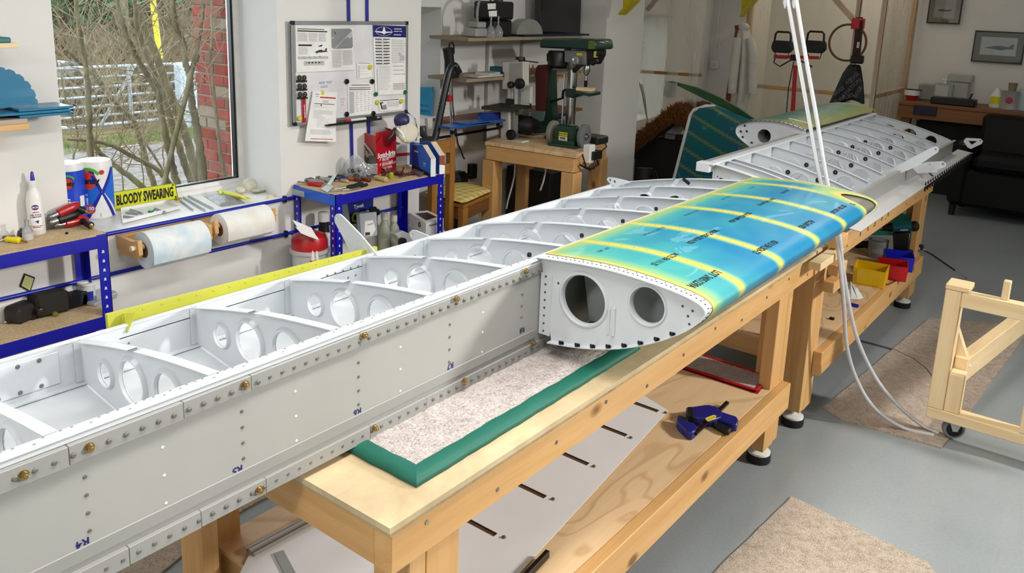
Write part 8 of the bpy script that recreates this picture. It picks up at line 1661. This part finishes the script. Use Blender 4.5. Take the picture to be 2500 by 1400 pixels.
# bare stems: each a bent trunk of one multi-stemmed tree
BARK = N('bark'); v = BARK.coord((6, 6, 1.5)); f = BARK.noise(v, 3, 5, .7); BARK.col(BARK.ramp(f, [(.3, '4a4331'), (.5, '635b44'), (.7, '7b735c')])); BARK.set(.9, spec=.15); BARK.bump(f, .5, .01); BARK = BARK.m
TW = plain('82765e', .9, spec=.1)
r5 = random.Random(31)
def stem(label, pts, X, r0, r1, twigs=7, dx=.0, nm='bare_tree', tl=.55):
    P_ = [at(px, py, X=X+dx*i/len(pts)) for i, (px, py) in enumerate(pts)]
    base = V((P_[0].x, P_[0].y, ZG-.02)); d = (P_[0]-P_[1]); k = (P_[0].z-ZG)/max(.05, abs(d.z)) if d.z < 0 else 0
    base = V((P_[0].x+max(-.2, min(.2, d.x*k)), P_[0].y+max(-.5, min(.5, d.y*k)), ZG-.02)); P_ = [base]+P_; fine = []
    for i in range(len(P_)-1):
        p0, p1, p2, p3 = P_[max(i-1, 0)], P_[i], P_[i+1], P_[min(i+2, len(P_)-1)]
        for j in range(6): t = j/6; fine.append(.5*((2*p1)+(-p0+p2)*t+(2*p0-5*p1+4*p2-p3)*t*t+(-p0+3*p1-3*p2+p3)*t**3)+V((r5.uniform(-1, 1), r5.uniform(-1, 1), 0))*.005)
    fine.append(P_[-1]); n = len(fine); t = thing(nm, label, 'tree', base); b = B(); r0 *= .8; r1 *= .7; b.tube(fine, [r0+(r1-r0)*i/(n-1) for i in range(n)], 9); mk('trunk', b, BARK, t, 60)
    b = B()
    for k in range(int(twigs*1.3)):
        i = r5.randrange(n//3, n); p = fine[i]; dr = V((r5.uniform(-.4, .5), r5.uniform(-1, 1), r5.uniform(.05, .9))).normalized(); L = tl*r5.uniform(.5, 1.4); q = [p]
        for s in range(5): dr = (dr+V((r5.uniform(-.3, .3), r5.uniform(-.35, .35), r5.uniform(-.2, .25)))).normalized(); q.append(q[-1]+dr*L/5)
        rr0 = min(.0042*max(1, -X/8), (r0+(r1-r0)*i/(n-1))*.4); b.tube(q, [rr0*(1-.14*s) for s in range(6)], 5, False)
        for s in range(2, 5):
            d2 = (dr+V((r5.uniform(-1, 1), r5.uniform(-1, 1), r5.uniform(-.5, .8)))).normalized(); b.tube([q[s], q[s]+d2*L*.22, q[s]+d2*L*.45+V((0, 0, r5.uniform(-.04, .05)))], [rr0*.5, rr0*.4, rr0*.2], 4, False); b.tube([q[s-1], q[s-1]+dr.cross(d2)*L*.4], [rr0*.45, rr0*.2], 4, False)
    if twigs: mk('twigs', b, TW, t, kind='stuff')
stem('bare greenish stem rising from behind the right end of the yellow sign', [(436, 462), (420, 400), (402, 320), (388, 240), (370, 200), (345, 160), (320, 110), (300, 60), (285, -10)], -5.4, .035, .02, 12)
stem('bare stem just right of the stem behind the sign', [(470, 452), (448, 390), (428, 330), (405, 250), (380, 185), (355, 125), (335, 60), (330, 10)], -5.8, .04, .022, 12)
stem('thick straight bare stem leaning left in the middle of the window', [(485, 440), (468, 380), (450, 320), (425, 250), (398, 180), (372, 110), (350, 60), (335, 10)], -6.2, .05, .035, 10)
stem('dark forked bare stem in front of the brick wall edge', [(497, 455), (493, 400), (487, 360), (478, 300), (467, 240), (463, 185), (455, 160), (445, 100), (428, 60), (420, -20)], -5.0, .04, .022, 12)
stem('slim upright branch of the forked stem, crossing the brick wall', [(466, 182), (478, 150), (488, 90), (494, 40), (497, -20)], -4.98, .022, .014, 5, nm='bare_branch')
stem('thin pale stem growing in front of the brick wall', [(552, 440), (540, 380), (530, 300), (522, 230), (515, 150), (517, 60), (516, -20)], -4.7, .016, .009, 8)
stem('slim upright bare stem at the left part of the window', [(222, 380), (219, 330), (217, 270), (215, 210), (206, 140), (195, 80), (185, -10)], -5.6, .03, .018, 14)
stem('low bare bough sweeping left from the yellow sign', [(420, 455), (385, 415), (330, 385), (270, 355), (225, 345), (165, 340)], -5.9, .03, .014, 12)
stem('second low bough behind the kitchen rolls', [(340, 450), (300, 420), (270, 395), (240, 370), (222, 330)], -6.0, .032, .02, 8)
stem('bare stem leaning left, ending behind the yellow sign', [(380, 460), (365, 420), (345, 350), (325, 290), (305, 275), (260, 225), (225, 180), (160, 120)], -6.4, .034, .014, 12)
stem('thin crossing branch high in the left of the window', [(325, 300), (270, 230), (200, 130), (140, 70)], -6.8, .014, .008, 10)
stem('very thin stems at the far left of the window', [(175, 400), (190, 330), (160, 240), (150, 180)], -6.2, .012, .007, 12)
stem('tall reddish tree trunk standing behind the gate', [(310, 165), (305, 110), (295, 50), (288, -30)], -16, .26, .22, 6, tl=1.4)
for i, (px, y0) in enumerate(((240, 430), (300, 440), (405, 445), (350, 430))): stem('thin whippy sapling in front of the gravel, '+('first', 'second', 'third', 'fourth')[i]+' from the left in the lower window', [(px, y0), (px-6, y0-80), (px-2+5*i, y0-170), (px-15, y0-260), (px-10, y0-330)], -6.6-.15*i, .009, .004, 14, nm='sapling', tl=.5)
# brick wall, brick by brick
YBW = 3.2
bw = thing('brick_wall', 'red brick wall end outside at the right of the window', 'brick wall', (-4.6, YBW, ZG)); xl_ = at(470, 30, Y=YBW).x
b = B(); b.box(xl_+.012, -4.55, YBW+.008, YBW+.2, ZG-.05, 2.9); mk('mortar', b, plain('776c62', .95), bw)
Lb, Hb, J = .215, .065, .010; cols = ['823c32', '88463a', '77392e', '844c40', '8c5645', '704e40', '827262', '763422']
bms = []
for c in cols:
    q = B(); q.box(0, Lb, 0, .10, 0, Hb); m = N('brick_'+c); f = m.noise(m.coord(), 14, 4, .7); cc = srgb(c); m.col(m.ramp(f, [(.3, tuple(x*.82 for x in cc[:3])), (.7, tuple(min(1, x*1.15) for x in cc[:3]))])); m.set(.9, spec=.15); m.bump(f, .4, .01); bms.append((mesh_of('brick', q, m.m, bev=.004), m.m))
half = []
for me, m in bms: q = B(); q.box(0, .1025, 0, .10, 0, Hb); half.append(mesh_of('brick', q, m, bev=.004))
row = 0; z = ZG; n = 0
while z < 2.75:
    x = xl_; first = True
    while x < -4.7:
        hf = first and row % 2; me = (half if hf else [q[0] for q in bms])[r5.choice([0, 0, 1, 1, 2, 2, 3, 4, 5, 6, 7])]; L = .1025 if hf else Lb
        o = bpy.data.objects.new('brick', me); COL.objects.link(o); o.parent = bw; o.matrix_basis = Matrix.Translation(V((x, YBW+r5.uniform(-.004, .004), z))-bw.matrix_basis.translation); x += L+J; first = False; n += 1
    z += Hb+J; row += 1
b = B(); p = at(475, 420, Y=2.9); b.tube([V((-5.0, 2.9, ZG)), V((-5.0, 2.9, .25)), V((-5.0, 2.75, .25)), V((-5.0, 2.75, ZG))], .02, 8); one('metal_hoop', b, plain('7c8890', .4, .5), 'small grey metal hoop on the gravel at the foot of the stems', 'hoop', 60)
